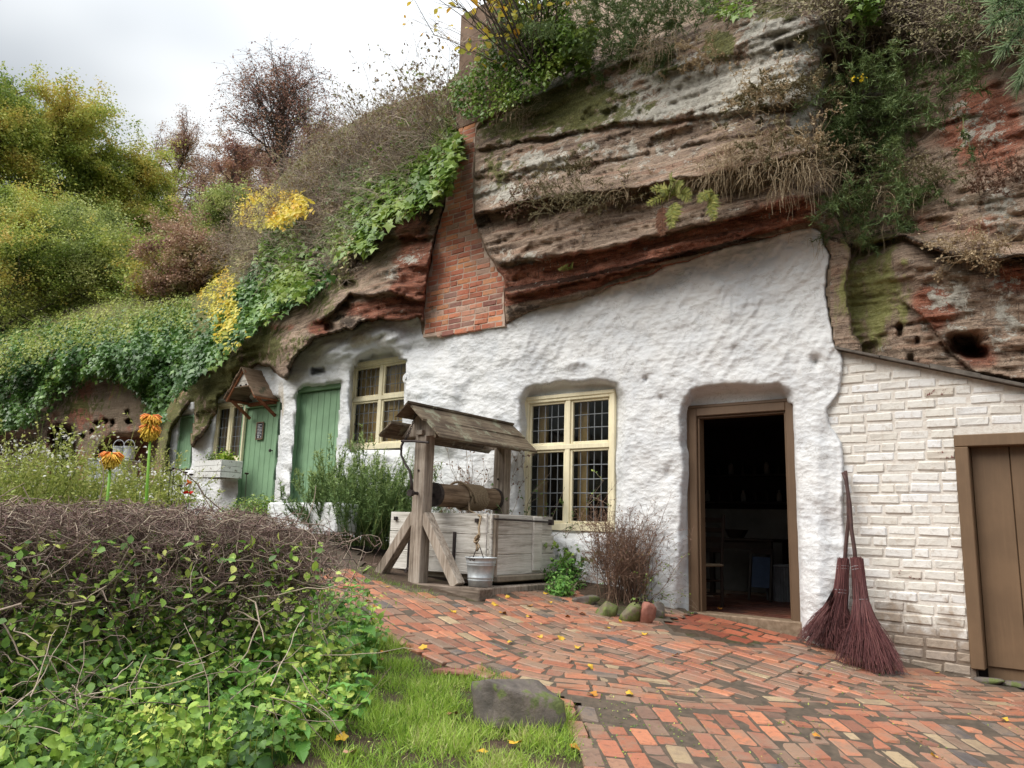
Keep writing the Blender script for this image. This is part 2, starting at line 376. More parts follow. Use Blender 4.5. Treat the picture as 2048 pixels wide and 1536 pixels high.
def rockmat():
    t = NT('sandstone', .88, .22)
    o = t.co(); st = t.co((.5, .5, 6.5)); fine = t.co((2.2, 2.2, 26))
    n1 = t.noise(st, 1.3, 6, .62, .8); n2 = t.noise(o, 1.1, 5, .6); n3 = t.noise(fine, 1.2, 4, .6, .5); sp = t.noise(o, 28, 6, .75)
    base = t.ramp(n1, [(.28, (.19, .13, .1)), (.42, (.38, .27, .2)), (.53, (.58, .43, .32)), (.62, (.48, .3, .21)), (.74, (.3, .2, .15))])
    red = t.ramp(n3, [(.3, (.24, .08, .05)), (.55, (.5, .19, .115)), (.75, (.6, .32, .22))])
    c = t.mix(t.mr(t.ma('ADD', t.attr('red'), t.ma('MULTIPLY', t.ma('SUBTRACT', n2, .5), 1.5)), .3, .52), base, red)
    c = t.mix(t.mr(sp, .36, .5, .35, 0), c, (.07, .05, .04))
    crk = t.noise(t.co((.35, .35, 9)), 2.6, 5, .62, 1.2); c = t.mix(t.mr(t.ma('ABSOLUTE', t.ma('SUBTRACT', crk, .5)), 0, .016, .75, 0), c, (.035, .022, .018)); vk = t.noise(t.co((1.6, 1.6, .3)), 1.8, 4, .6, .6); c = t.mix(t.mr(t.ma('ABSOLUTE', t.ma('SUBTRACT', vk, .53)), 0, .007, .6, 0), c, (.04, .028, .022)); gr = t.noise(o, 85, 4, .75); c = t.mix(t.mr(gr, .5, .66, 0, .35), c, (.55, .47, .38)); c = t.mix(t.mr(gr, .34, .48, .4, 0), c, (.07, .05, .04)); pit = t.vor(t.co((1, 1, 1.6)), 16); c = t.mix(t.mr(pit, .05, .16, .7, 0), c, (.05, .035, .03))
    pb = t.noise(o, 2.6, 6, .68)
    f = t.ma('ADD', t.attr('buff'), t.ma('MULTIPLY', t.ma('SUBTRACT', pb, .5), 1.8)); c = t.mix(t.mr(f, .34, .5), c, t.ramp(sp, [(.3, (.2, .14, .09)), (.6, (.36, .28, .2))]))
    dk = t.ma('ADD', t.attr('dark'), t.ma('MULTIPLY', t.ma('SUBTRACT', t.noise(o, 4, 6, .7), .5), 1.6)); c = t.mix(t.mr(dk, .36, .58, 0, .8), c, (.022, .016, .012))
    ln = t.noise(o, 7, 7, .78, .3)
    li = t.ma('ADD', t.attr('lichen'), t.ma('MULTIPLY', t.ma('SUBTRACT', ln, .5), 2.6)); lf = t.ma('MAXIMUM', t.mr(li, .34, .46), t.mr(t.noise(o, 17, 6, .75), .61, .67, 0, .75))
    c = t.mix(lf, c, t.ramp(t.noise(o, 22, 4, .7), [(.3, (.34, .29, .24)), (.45, (.6, .56, .48)), (.65, (.78, .75, .66))]))
    ms = t.ma('ADD', t.attr('moss'), t.ma('MULTIPLY', t.ma('SUBTRACT', t.noise(o, 6, 6, .72), .5), 2.0)); mf = t.mr(ms, .33, .5, 0, .93)
    c = t.mix(mf, c, t.ramp(t.noise(o, 45, 4, .7), [(.3, (.06, .07, .02)), (.52, (.16, .165, .05)), (.72, (.34, .33, .12))]))
    al = t.ma('ADD', t.attr('algae'), t.ma('MULTIPLY', t.ma('SUBTRACT', t.noise(t.co((1, 1, .35)), 5, 5, .65), .5), 1.7)); c = t.mix(t.mr(al, .32, .6, 0, .88), c, t.ramp(sp, [(.3, (.22, .22, .08)), (.55, (.42, .43, .14)), (.75, (.55, .52, .36))]))
    t.col(c); h = t.ma('ADD', t.ma('MULTIPLY', n1, 1.4), t.ma('ADD', t.ma('MULTIPLY', n3, .8), t.ma('MULTIPLY', sp, .7)))
    t.bump(t.ma('ADD', t.ma('ADD', h, t.noise(o, 60, 4, .7)), t.ma('MULTIPLY', t.mr(t.ma('ABSOLUTE', t.ma('SUBTRACT', crk, .5)), 0, .02, 0, 1), .8)), .85, .055); return t.m
MAT['rock'] = rockmat()
def whitemat():
    t = NT('whitewash', .78, .25); o = t.co(kind='Object')
    n = t.noise(o, 2.2, 6, .65); f = t.noise(o, 18, 6, .72); d = t.noise(t.co((1, 1, .4)), 4, 6, .7); ch = t.vor(t.co((3, 3, 7), (0, .5, 0)), 3.2)
    c = t.ramp(n, [(.3, (.6, .62, .645)), (.6, (.715, .72, .72))])
    ck = t.noise(t.co((.8, .8, 1.5)), 2.2, 6, .68, .8); cl = t.mr(t.ma('ABSOLUTE', t.ma('SUBTRACT', ck, .5)), 0, .008, .5, 0); c = t.mix(cl, c, (.3, .27, .23))
    c = t.mix(t.mr(t.ma('ADD', t.attr('stain'), t.ma('MULTIPLY', t.ma('SUBTRACT', d, .5), 1.5)), .42, .8, 0, .8), c, t.ramp(f, [(.3, (.36, .29, .2)), (.7, (.6, .53, .42))]))
    c = t.mix(t.mr(t.noise(o, 9, 7, .8), .70, .76, 0, .55), c, (.3, .25, .2))
    t.col(c); t.bump(t.ma('ADD', t.ma('MULTIPLY', n, .9), t.ma('ADD', t.ma('MULTIPLY', f, .5), t.ma('MULTIPLY', ch, .3))), .7, .04); return t.m
MAT['white'] = whitemat()
def brickmat(name, cols, pos, mortar=(.11, .085, .062), wet=False, speck=(.03, .02, .02), dirt=.3, rough=.85):
    t = NT(name, rough, .3); o = t.co(); r = t.ma('FRACT', t.ma('ADD', t.rnd(), t.attr('v')))
    c = t.ramp(r, list(zip(pos, cols)), True)
    w = t.new('ShaderNodeNewGeometry'); n = t.noise(w.outputs['Position'], 26, 6, .75); n2 = t.noise(w.outputs['Position'], 3.5, 4, .6)
    hs = t.new('ShaderNodeHueSaturation'); t.L(c, hs.inputs['Color']); t.L(t.mr(t.ma('FRACT', t.ma('MULTIPLY', r, 13.7)), 0, 1, .82, 1.15, False), hs.inputs['Value']); c = hs.outputs[0]
    c = t.mix(t.mr(n, .5, .7, 0, .6), c, speck); c = t.mix(t.mr(t.ma('ADD', n2, t.ma('MULTIPLY', t.ma('SUBTRACT', n, .5), .5)), .42, .66, 0, dirt), c, mortar)
    t.col(c); t.bump(t.ma('ADD', n, t.ma('MULTIPLY', n2, .8)), .5, .012)
    if wet: t.rough(t.mr(n2, .35, .7, .52, .28))
    return t.m
MAT['chim'] = brickmat('red_brick', [(.54, .2, .115), (.44, .15, .09), (.6, .26, .13), (.28, .115, .09), (.11, .095, .1), (.5, .32, .24)], [0, .3, .55, .75, .9, .93], (.46, .32, .25), dirt=.4)
MAT['pave'] = brickmat('paving_brick', [(.35, .135, .08), (.27, .12, .08), (.2, .12, .088), (.1, .088, .085), (.42, .17, .095), (.29, .16, .105), (.36, .27, .165), (.23, .145, .105)], [0, .27, .43, .53, .58, .76, .9, .94], (.25, .18, .13), wet=True, dirt=.7)
MAT['tile'] = brickmat('quarry_tile', [(.33, .1, .055), (.27, .075, .045), (.38, .13, .075)], [0, .4, .7], wet=True, dirt=.35)
MAT['mortar'] = plain('lime_mortar', (.58, .46, .37), .9, (.36, .25, .19), 14, bump=.5)
MAT['soil'] = plain('dark_soil', (.11, .07, .048), .95, (.04, .028, .02), 9, bump=.7)
MAT['pathbed'] = plain('sandy_path_joint', (.12, .09, .065), .85, (.05, .04, .03), 16, bump=.6)
def paintbrick():
    t = NT('painted_brick', .7, .3); w = t.new('ShaderNodeNewGeometry').outputs['Position']; r = t.rnd()
    n = t.noise(w, 20, 6, .75); n2 = t.noise(w, 5, 5, .65)
    c = t.ramp(r, [(0, (.74, .73, .70)), (.5, (.66, .63, .57)), (.8, (.77, .78, .79)), (1, (.6, .55, .47))])
    s = t.new('ShaderNodeSeparateXYZ'); t.L(w, s.inputs[0])
    low = t.mr(s.outputs[2], .5, 1.25, 1, 0); f = t.ma('ADD', t.ma('MULTIPLY', low, .95), t.ma('MULTIPLY', t.ma('SUBTRACT', n2, .5), 1.8))
    c = t.mix(t.mr(n, .5, .68, 0, .55), c, (.44, .37, .29))
    c = t.mix(t.mr(f, .3, .75, 0, .85), c, t.ramp(n, [(.3, (.17, .12, .08)), (.7, (.36, .28, .21))]))
    c = t.mix(t.mr(t.ma('ADD', n, t.ma('MULTIPLY', t.mr(r, .86, .98), .14)), .735, .76), c, (.16, .045, .04))
    t.col(c); t.bump(t.ma('ADD', n, n2), .55, .012); return t.m
MAT['pbrick'] = paintbrick()
def paintmortar():
    t = NT('painted_mortar', .8, .2); w = t.new('ShaderNodeNewGeometry').outputs['Position']; n2 = t.noise(w, 5, 5, .65); n = t.noise(w, 30, 4, .7)
    s = t.new('ShaderNodeSeparateXYZ'); t.L(w, s.inputs[0]); low = t.mr(s.outputs[2], .5, 1.25, 1, 0)
    c = t.ramp(n, [(.3, (.56, .5, .44)), (.65, (.7, .67, .62))]); c = t.mix(t.mr(t.ma('ADD', t.ma('MULTIPLY', low, .8), t.ma('SUBTRACT', n2, .5)), .3, .75, 0, .9), c, (.14, .1, .07))
    t.col(c); t.bump(n, .6, .012); return t.m
MAT['pmortar'] = paintmortar()
def paint(name, c, wear=(.3, .25, .2), k=.7, rough=.5):
    t = NT(name, rough, .4); w = t.new('ShaderNodeNewGeometry').outputs['Position']; n = t.noise(w, 14, 6, .78); b = t.noise(w, 2.5, 4)
    cc = t.mix(t.mr(b, .35, .65, 0, .6), c, tuple(x * .72 for x in c)); cc = t.mix(t.mr(t.noise(t.co((25, 25, 1.5)), 1.4, 5, .7), .45, .7, 0, .3), cc, tuple(x * 1.3 for x in c)); cc = t.mix(t.mr(n, k, k + .03), cc, wear); t.col(cc); t.bump(t.noise(t.co((30, 30, 3)), 1.5, 4), .25, .006); return t.m
MAT['cream'] = paint('cream_paint', (.84, .76, .53), (.5, .42, .3), .73)
MAT['brown'] = paint('brown_paint', (.13, .08, .046), (.3, .22, .15), .71)
MAT['brown2'] = paint('brown_door_paint', (.16, .1, .056), (.32, .24, .17), .735)
MAT['green'] = paint('green_paint', (.225, .37, .22), (.3, .34, .27), .745)
MAT['whitepaint'] = paint('white_paint', (.68, .68, .65), (.2, .17, .14), .57)
MAT['lead'] = plain('lead', (.22, .235, .25), .5, (.14, .15, .16))
def glassmat():
    t = NT('old_glass', .04, .6); g = t.new('ShaderNodeBsdfGlossy'); g.inputs['Roughness'].default_value = .05; g.inputs[0].default_value = (.9, .95, .95, 1)
    tr = t.new('ShaderNodeBsdfTransparent'); tr.inputs[0].default_value = (.8, .83, .8, 1); lw = t.new('ShaderNodeLayerWeight'); lw.inputs[0].default_value = .35
    mx = t.new('ShaderNodeMixShader'); t.L(t.mr(lw.outputs['Fresnel'], 0, 1, .03, .5, False), mx.inputs[0]); t.L(tr.outputs[0], mx.inputs[1]); t.L(g.outputs[0], mx.inputs[2])
    b = t.new('ShaderNodeBump'); b.inputs['Strength'].default_value = .04; b.inputs['Distance'].default_value = .01; t.L(t.noise(t.co(), 9, 2), b.inputs['Height']); t.L(b.outputs[0], g.inputs['Normal'])
    t.L(mx.outputs[0], t.out.inputs[0]); return t.m
MAT['glass'] = glassmat()
MAT['oldwood'] = woodmat('weathered_oak', (.12, .095, .07), (.27, .22, .175), (.42, .36, .3), 'Z')
MAT['oldwoodX'] = woodmat('weathered_oak_beam', (.07, .052, .038), (.17, .13, .1), (.25, .2, .16), 'X')
MAT['boards'] = woodmat('silvered_board', (.3, .27, .23), (.52, .49, .44), (.68, .65, .6), 'X')
MAT['boardsY'] = woodmat('silvered_side_board', (.3, .27, .23), (.52, .49, .44), (.66, .63, .58), 'Y')
MAT['roofwood'] = woodmat('dark_roof_board', (.035, .026, .018), (.1, .072, .05), (.2, .16, .11), 'Y', moss=(.24, .24, .17))
MAT['drum'] = woodmat('windlass_wood', (.1, .065, .04), (.22, .15, .095), (.33, .25, .17), 'Y')
MAT['porch'] = woodmat('porch_board', (.1, .065, .042), (.2, .135, .09), (.28, .2, .14), 'Y', moss=(.09, .08, .05))
MAT['porchred'] = woodmat('red_brown_timber', (.13, .045, .02), (.22, .08, .035), (.28, .12, .06), 'Y')
MAT['iron'] = plain('rusty_iron', (.07, .055, .05), .55, (.03, .025, .025), 30, metal=.5)
MAT['rope'] = plain('hemp_rope', (.33, .25, .16), .9, (.17, .12, .075), 90, bump=.5)
MAT['zinc'] = plain('galvanised_zinc', (.56, .6, .62), .48, (.38, .41, .43), 25, metal=.6)
MAT['zinc2'] = plain('dull_zinc', (.52, .53, .55), .6, (.38, .4, .42), 6, metal=.2)
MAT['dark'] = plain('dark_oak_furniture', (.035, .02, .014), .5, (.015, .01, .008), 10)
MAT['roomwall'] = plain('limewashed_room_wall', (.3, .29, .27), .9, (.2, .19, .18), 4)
MAT['ceil'] = plain('dark_ceiling', (.035, .028, .026), .9, (.02, .016, .015), 4)  # near-black tone for ceiling, side walls and upper back wall
MAT['curtain'] = plain('tan_shutter', (.62, .42, .2), .85, (.42, .27, .12), 5)
MAT['curtain2'] = plain('brown_curtain', (.42, .3, .19), .9, (.2, .14, .1), 12, stretch=(8, 8, .4))
MAT['twig'] = leafmat('hedge_twig', [(.09, .065, .055), (.22, .165, .13), (.38, .3, .23), (.5, .42, .32)], .8, 0)
MAT['twigpurple'] = leafmat('young_twig', [(.09, .05, .048), (.19, .115, .1), (.29, .19, .155)], .75, 0)
MAT['bark'] = plain('bark', (.1, .078, .055), .9, (.04, .03, .022), 12, bump=.6)
MAT['birchbark'] = plain('pale_bark', (.27, .24, .2), .85, (.06, .045, .035), 9, bump=.4)
MAT['besom'] = leafmat('besom_twig', [(0.060, 0.019, 0.022), (0.120, 0.038, 0.038), (0.180, 0.072, 0.066)], .6, 0)
MAT['ivy'] = leafmat('ivy_leaf', [(.03, .075, .02), (.075, .17, .035), (.17, .3, .055), (.36, .45, .09)], .35, .2, [0, .5, .85, 1])
MAT['ivyl'] = leafmat('light_ivy_leaf', [(.06, .13, .025), (.17, .28, .045), (.34, .42, .09)], .38, .3)
MAT['yellow'] = leafmat('yellow_leaf', [(.7, .36, .05), (.8, .6, .08), (.72, .66, .12), (.36, .4, .08)], .5, .35)
MAT['oakl'] = leafmat('oak_leaf', [(.16, .24, .05), (.34, .42, .09), (.52, .54, .13), (.62, .48, .13)], .55, .3)
MAT['olive'] = leafmat('olive_leaf', [(.15, .2, .06), (.33, .4, .12), (.52, .54, .2)], .6, .3)
MAT['russet'] = leafmat('russet_leaf', [(.25, .14, .11), (.44, .27, .2), (.54, .37, .26), (.46, .42, .22)], .7, .2)
MAT['birchl'] = leafmat('birch_leaf', [(.2, .1, .09), (.38, .19, .15), (.5, .28, .17)], .6, .25)
MAT['dry'] = leafmat('dry_grass', [(.26, .18, .1), (.47, .36, .22), (.62, .5, .34)], .8, .2)
MAT['brownbush'] = leafmat('brown_bush', [(.1, .055, .04), (.22, .13, .09), (.33, .22, .15)], .8, .1)
MAT['heather'] = leafmat('heather', [(.12, .1, .05), (.22, .19, .1), (.34, .29, .18)], .8, .1)
MAT['gorse'] = leafmat('gorse', [(.05, .09, .03), (.14, .21, .07), (.27, .33, .13)], .6, .15)
MAT['rose'] = leafmat('rosemary', [(.05, .11, .03), (.2, .3, .09), (.46, .54, .2)], .5, .15)
MAT['grass'] = leafmat('grass_blade', [(.1, .19, .03), (.26, .42, .05), (.4, .56, .09), (.52, .5, .22)], .45, .35)
MAT['nettle'] = leafmat('nettle_leaf', [(.09, .23, .05), (.18, .4, .08), (.3, .52, .13)], .42, .3)
MAT['weed'] = leafmat('undergrowth_leaf', [(.05, .12, .025), (.17, .32, .05), (.36, .5, .08), (.62, .64, .17)], .45, .3, [0, .4, .75, 1])
MAT['aster'] = leafmat('aster_leaf', [(.1, .17, .03), (.3, .36, .07), (.5, .5, .16)], .55, .35)
MAT['petal'] = leafmat('pale_petal', [(.6, .58, .5), (.7, .7, .66)], .6, .3)
MAT['bramble'] = leafmat('bramble_leaf', [(.15, .1, .075), (.3, .2, .14), (.27, .29, .1), (.42, .28, .18)], .7, .2)
MAT['poker'] = leafmat('poker_petal', [(.85, .25, .08), (.9, .42, .06), (.9, .66, .08), (.9, .7, .1)], .5, .35)
MAT['stem'] = plain('green_stem', (.18, .38, .03), .45, (.1, .25, .02))
MAT['gourd'] = plain('hilltop_soil', (.2, .19, .08), .95, (.05, .045, .022), 3)
# ------------------------------------------------------------ ground
def soilz(x, y):
    z = gz(x, y) + .018 * fbm(x * 1.7, y * 1.7, 0, 4, 3)
    return z
def build_ground():
    xs = np.concatenate([np.arange(-16, -4, .35), np.arange(-4, 6, .1), np.arange(6, 13, .4)]); ys = np.concatenate([np.arange(-6, 2, .4), np.arange(2, 9, .1), np.arange(9, 21, .3)])
    X, Y = np.meshgrid(xs, ys); Z = soilz(X, Y)
    # soil mound of the planting bed, bank of the hedge, earth drops away under the beam
    for cx, cy, r, h in BUMPS: Z = Z + h * np.exp(-((X - cx) ** 2 + (Y - cy) ** 2) / (r * r))
    nn = (X - F0[0]) * FN[0] + (Y - F0[1]) * FN[1]; uu = (X - F0[0]) * FR[0] + (Y - F0[1]) * FR[1]
    keep = (nn > -.12) | ((uu < UL) & (nn > -4))
    i = np.arange(X.size).reshape(X.shape); F = np.stack([i[:-1, :-1], i[:-1, 1:], i[1:, 1:], i[1:, :-1]], -1)
    k = keep[:-1, :-1] & keep[:-1, 1:] & keep[1:, 1:] & keep[1:, :-1]
    t = NT('garden_earth', .95, .2); o = t.co(); n = t.noise(o, 1.4, 5, .65); f = t.noise(o, 24, 5, .75)
    c = t.ramp(f, [(.3, (.035, .024, .016)), (.6, (.085, .058, .04)), (.75, (.14, .1, .07))]); c = t.mix(t.mr(n, .48, .62, 0, .6), c, t.ramp(f, [(.3, (.03, .045, .012)), (.7, (.07, .1, .03))]))
    t.col(c).bump(f, .8, .02)
    mesh('ground', np.stack([X, Y, Z], -1).reshape(-1, 3), F[k], t.m, smooth=True, kind='structure')
BUMPS = []
for px, py, r, h in ((1215, 1190, .28, .1), (1290, 1215, .2, .06), (1150, 1175, .2, .06)):
    q = gp(px, py); BUMPS.append((q[0], q[1], r, h))
UL = uz(575, 900)[0]
build_ground()

# ------------------------------------------------------------ rock and whitewash as measured relief
WP = [(300, 1100), (322, 985), (332, 930), (338, 882), (342, 857), (354, 838), (367, 822), (379, 804), (388, 800), (392, 806), (391, 830), (387, 850), (383, 880), (382, 896), (392, 880), (404, 868),
      (418, 847), (431, 825), (433, 794), (446, 782), (461, 773), (500, 737), (515, 726), (528, 731), (541, 728), (550, 743), (572, 757), (576, 745), (588, 715), (600, 700), (614, 692), (628, 676), (640, 672), (660, 668),
      (690, 657), (704, 660), (720, 645), (760, 637), (782, 640), (800, 640), (842, 630), (846, 668), (1008, 650), (1015, 643), (1060, 622), (1100, 608), (1150, 598), (1200, 583), (1222, 570), (1300, 548), (1330, 531), (1370, 520),
      (1450, 493), (1500, 480), (1540, 473), (1600, 456), (1625, 454), (1642, 462), (1648, 485), (1662, 510), (1655, 545), (1652, 590), (1660, 640), (1668, 690), (1682, 702), (1686, 720), (1684, 750), (1681, 785),
      (1666, 803), (1655, 822), (1658, 845), (1670, 862), (1684, 885), (1688, 950), (1684, 1000), (1690, 1060), (1692, 1110), (1700, 1180), (1693, 1250), (1690, 1400),
      (1300, 1330), (1000, 1240), (800, 1200), (600, 1150), (400, 1110)]
CHIM = [(846, 674), (850, 600), (862, 520), (872, 470), (884, 432), (897, 380), (910, 320), (917, 270), (914, 34), (935, 26), (1010, 18), (1000, 120), (960, 240), (950, 262), (948, 300), (946, 380), (948, 432), (956, 462), (972, 500), (992, 536), (1007, 556), (1009, 600), (1010, 652)]
CTRL = np.array([(330, 900, -.2), (360, 830, -.1), (415, 800, .0), (470, 730, -.1), (400, 760, -.35), (520, 650, -.35), (560, 690, .25), (600, 640, .1), (580, 720, .35), (650, 620, .35), (640, 560, -.35),
    (700, 560, .15), (760, 540, .38), (800, 480, .2), (830, 440, -.1), (840, 600, .25), (750, 620, .42), (720, 480, -.6), (500, 700, -.15), (540, 700, .05), (515, 712, -.25), (480, 748, -.25), (448, 775, -.25), (420, 825, -.22), (395, 795, -.3),
    (1010, 640, .12), (1200, 580, .12), (1400, 505, .12), (1600, 450, .12), (1010, 560, .32), (1200, 520, .36), (1400, 460, .4), (1620, 410, .42), (960, 440, .42), (1200, 410, .46), (1400, 370, .46),
    (1620, 320, .42), (950, 320, .26), (1200, 280, .26), (1400, 250, .26), (1610, 200, .28), (1000, 240, .1), (1200, 140, .1), (1400, 90, .1), (1610, 40, .2),
    (1632, 120, .1), (1632, 300, .15), (1660, 200, -.55), (1700, 300, -1.0), (1720, 100, -.9), (1760, 420, -.7), (1700, 450, -.5), (1800, 350, -.5), (1850, 200, -.3), (1950, 300, -.05), (2048, 300, .1), (1850, 440, -.05), (2000, 480, .05),
    (1665, 480, -.15), (1670, 560, -.2), (1670, 690, -.25), (1740, 560, -.22), (1740, 700, -.25), (1805, 520, .02), (1805, 720, .0), (1950, 560, .02), (2048, 600, .0), (2048, 740, -.02), (1900, 700, -.02),
    (2500, 400, .2), (2500, 700, .1), (2700, 0, 0), (1200, -200, -.3), (1620, -200, -.2), (1800, -200, -.6), (2100, -100, -.1), (300, 600, -1.5), (0, 700, -1.8)])
def rbf(px, py):
    P = CTRL[:, :2] / 100; d = np.linalg.norm(P[:, None] - P[None], axis=-1); w = np.linalg.solve(d + np.eye(len(P)) * .02, CTRL[:, 2] - CTRL[:, 2].mean())
    out = np.full(np.shape(px), CTRL[:, 2].mean())
    for (a, b), k in zip(P, w): out = out + k * np.hypot(px / 100 - a, py / 100 - b)
    return out
E_ = np.array([(-800, 700), (0, 700), (250, 690), (330, 800), (350, 790), (480, 690), (560, 625), (650, 575), (720, 475), (780, 440), (860, 410), (900, 330), (940, 270), (1000, 235), (1200, 145), (1400, 75), (1620, 10), (1700, -60), (2048, -170), (3000, -400)])
def edge(px): return np.interp(px, E_[:, 0], E_[:, 1])
S_ = np.array([(-800, 640), (0, 650), (250, 620), (400, 620), (500, 500), (640, 365), (760, 300), (880, 270), (1000, 130), (1200, 40), (1400, -10), (1620, -90), (2048, -260), (3000, -500)])
def sky(px): return np.interp(px, S_[:, 0], S_[:, 1])
def curve(px, pts):
    p = np.array(pts, float); return np.interp(px, p[:, 0], p[:, 1])
LEDGES = [([(940, 428), (975, 418), (1100, 398), (1300, 368), (1450, 345), (1640, 300)], .16, 26, 34, 938, 1650),
          ([(955, 500), (1000, 525), (1150, 505), (1350, 460), (1640, 385)], .10, 24, 20, 950, 1650),
          ([(1010, 592), (1150, 560), (1300, 520), (1450, 478), (1620, 432)], .09, 16, 14, 1000, 1650),
          ([(950, 296), (1200, 252), (1370, 230), (1600, 208)], .06, 22, 14, 940, 1622),
          ([(940, 352), (1200, 320), (1400, 285), (1610, 258)], .03, 14, 12, 940, 1622),
          ([(640, 640), (700, 590), (780, 585), (850, 600)], .12, 26, 22, 630, 850),
          ([(700, 535), (760, 470), (850, 470)], .12, 22, 22, 690, 860),
          ([(1655, 475), (1720, 495), (1805, 470), (1900, 505), (1960, 520), (2048, 515), (2800, 540)], .16, 16, 12, 1650, 2900),
          ([(1810, 600), (1860, 640), (1900, 700), (1950, 745), (2800, 900)], .08, 18, 16, 1805, 2900)]
def ground_below(px): return np.interp(px, [0, 300, 600, 1000, 1383, 2048], [1010, 1030, 1080, 1190, 1230, 1400])
def white_n(px, py):
    u, z = uz(px, py)
    base = curve(px, [(300, -.38), (430, -.32), (548, -.28), (566, -.02), (590, .0), (700, .02), (760, .02), (800, .06), (1000, .05), (1100, .0), (1400, .0), (1690, .0)])
    lum = 0.045 * fbm(u * 1.6, z * 1.6, 1, 3, 5) + .019 * fbm(u * 6, z * 7, 2, 3, 6)
    # bedding hollows on the left, pick marks slanting across the upper right
    lm = sst(1010, 820, px); lum = lum + lm * .03 * fbm(u * 1.5, z * 9 + u * 1.2, 3, 3, 8)
    pk = sst(980, 1060, px) * sst(800, 700, py) ; a = u * .8 - z * .6; b = u * .6 + z * .8
    lum = lum + (.12 + .88 * pk) * 0.020 * np.abs(vnoise(a * 24 + 1.5 * vnoise(u * 3, z * 3, 0, 9), b * 5, 0, 11)) * 1.0
    lum = lum + .013 * np.abs(fbm(u * 13, z * 13, 5, 2, 12))
    n = base + lum
    # the slab of rock bulging over the upper left window
    n = n + .20 * sst(16, -26, sdist(px, py, [(632, 700), (650, 722), (690, 730), (728, 712), (760, 697), (795, 700), (812, 690), (800, 650), (760, 641), (700, 664), (640, 678)])) * (.8 + .4 * fbm(u * 2, z * 12 - u * 2, 0, 3, 21))
    n = n + .10 * sst(20, -30, sdist(px, py, [(800, 735), (792, 780), (806, 860), (830, 900), (900, 900), (930, 760), (880, 720), (830, 715)]))
    for poly, depth, w in NICHES:
        s = sst(w, -w, sdist(px, py, poly) + 5 * fbm(u * 5, z * 5, 0, 2, 31)); n = n * (1 - s) + depth * s
    for k, (a0, a1, b0, b1, nk) in RECT.items():
        ua, zb = uz(px, py, nk); di = np.minimum(np.minimum(ua - a0, a1 - ua), (b1 - zb) if 'door' in k else np.minimum(zb - b0, b1 - zb)); w_ = sst(.0, .022, di); n = n * (1 - w_) + (nk - .075) * w_
    # swelling toe of the wall beside the doorway
    n = n + .12 * np.exp(-((px - 1300) / 46) ** 2) * sst(1080, 1240, py) + .10 * np.exp(-((px - 1650) / 45) ** 2) * sst(900, 1250, py)
    n = n + .05 * np.exp(-((px - 1632) / 20) ** 2) * sst(760, 860, py)
    for hx, hy, r, d in ((1632, 722, 9, .09), (1292, 758, 5, .05), (1322, 796, 4, .04), (1337, 950, 9, .04), (870, 690, 14, .04)):
        n = n - d * np.exp(-((px - hx) ** 2 + ((py - hy) * .8) ** 2) / (r * r))
    n = n + .02 * np.exp(-((np.hypot(px - 1160, (py - 745) * 2) - 40) / 12) ** 2)
    return n
NICHES = [([(1044, 1072), (1046, 806), (1056, 784), (1080, 774), (1200, 765), (1232, 770), (1243, 790), (1236, 1072)], -.2, 10),
          ([(1356, 1330), (1372, 950), (1368, 812), (1384, 786), (1450, 776), (1556, 774), (1578, 790), (1584, 860), (1606, 1330)], -.2, 11),
          ([(704, 900), (706, 745), (716, 722), (745, 706), (785, 702), (800, 712), (796, 760), (806, 900)], -.22, 7),
          ([(584, 1080), (594, 790), (604, 775), (682, 765), (676, 870), (660, 1080)], -.16, 5),
          ([(420, 945), (437, 806), (492, 798), (562, 796), (556, 900), (550, 1080), (482, 1080), (486, 950)], -.42, 5),
          ([(350, 946), (364, 828), (391, 822), (384, 940)], -.42, 4),
          ([(622, 736), (651, 733), (651, 747), (624, 749)], -.25, 3)]
px_ = np.concatenate([np.arange(-700, -20, 34), np.arange(-20, 300, 6), np.arange(300, 900, 4), np.arange(900, 2068, 3.6), np.arange(2070, 2900, 34)])
py_ = np.concatenate([np.arange(-760, -20, 30), np.arange(-20, 800, 3.8), np.arange(800, 1420, 5)])
PX, PY = np.meshgrid(px_, py_)
def rects():
    r = {}
    def R(k, a, b, n):           # a = top left pixel, b = bottom right pixel of the frame
        u0, z1 = uz(a[0], a[1], n); u1, z0 = uz(b[0], b[1], n); r[k] = (float(u0), float(u1), float(z0), float(z1), n)
    R('win_main', (1056, 802), (1227, 1062), -.2); R('door_main', (1383, 821), (1604, 1245), -.2)
    R('win_left', (709, 733), (803, 895), -.22); R('door_green', (597, 780), (663, 1035), -.16)
    R('win_small', (437, 812), (484, 922), -.42); R('door_small', (492, 812), (545, 1020), -.42); R('shutter', (364, 834), (380, 936), -.42)
    return r
RECT = rects()
def lattice(name, nf, keepv, m, attrs, kind=None, parent=None):
    P = wallp(PX, PY, nf); i = np.arange(PX.size).reshape(PX.shape)
    F = np.stack([i[:-1, :-1], i[1:, :-1], i[1:, 1:], i[:-1, 1:]], -1)
    k = keepv[:-1, :-1] & keepv[:-1, 1:] & keepv[1:, 1:] & keepv[1:, :-1]; F = F[k]
    used = np.zeros(PX.size, bool); used[F.ravel()] = True; mp = np.cumsum(used) - 1
    V = P.reshape(-1, 3)[used]; F = mp[F]
    return mesh(name, V, F, m, parent, {k_: a.ravel()[used] for k_, a in attrs.items()}, True, kind)
U0, Z0 = uz(PX, PY)
WN = white_n(PX, PY)
SDW = sdist(PX, PY, WP) + 2.6 * fbm(U0 * 4, Z0 * 5, 0, 3, 41) + 1.5 * fbm(U0 * 14, Z0 * 14, 0, 2, 42)
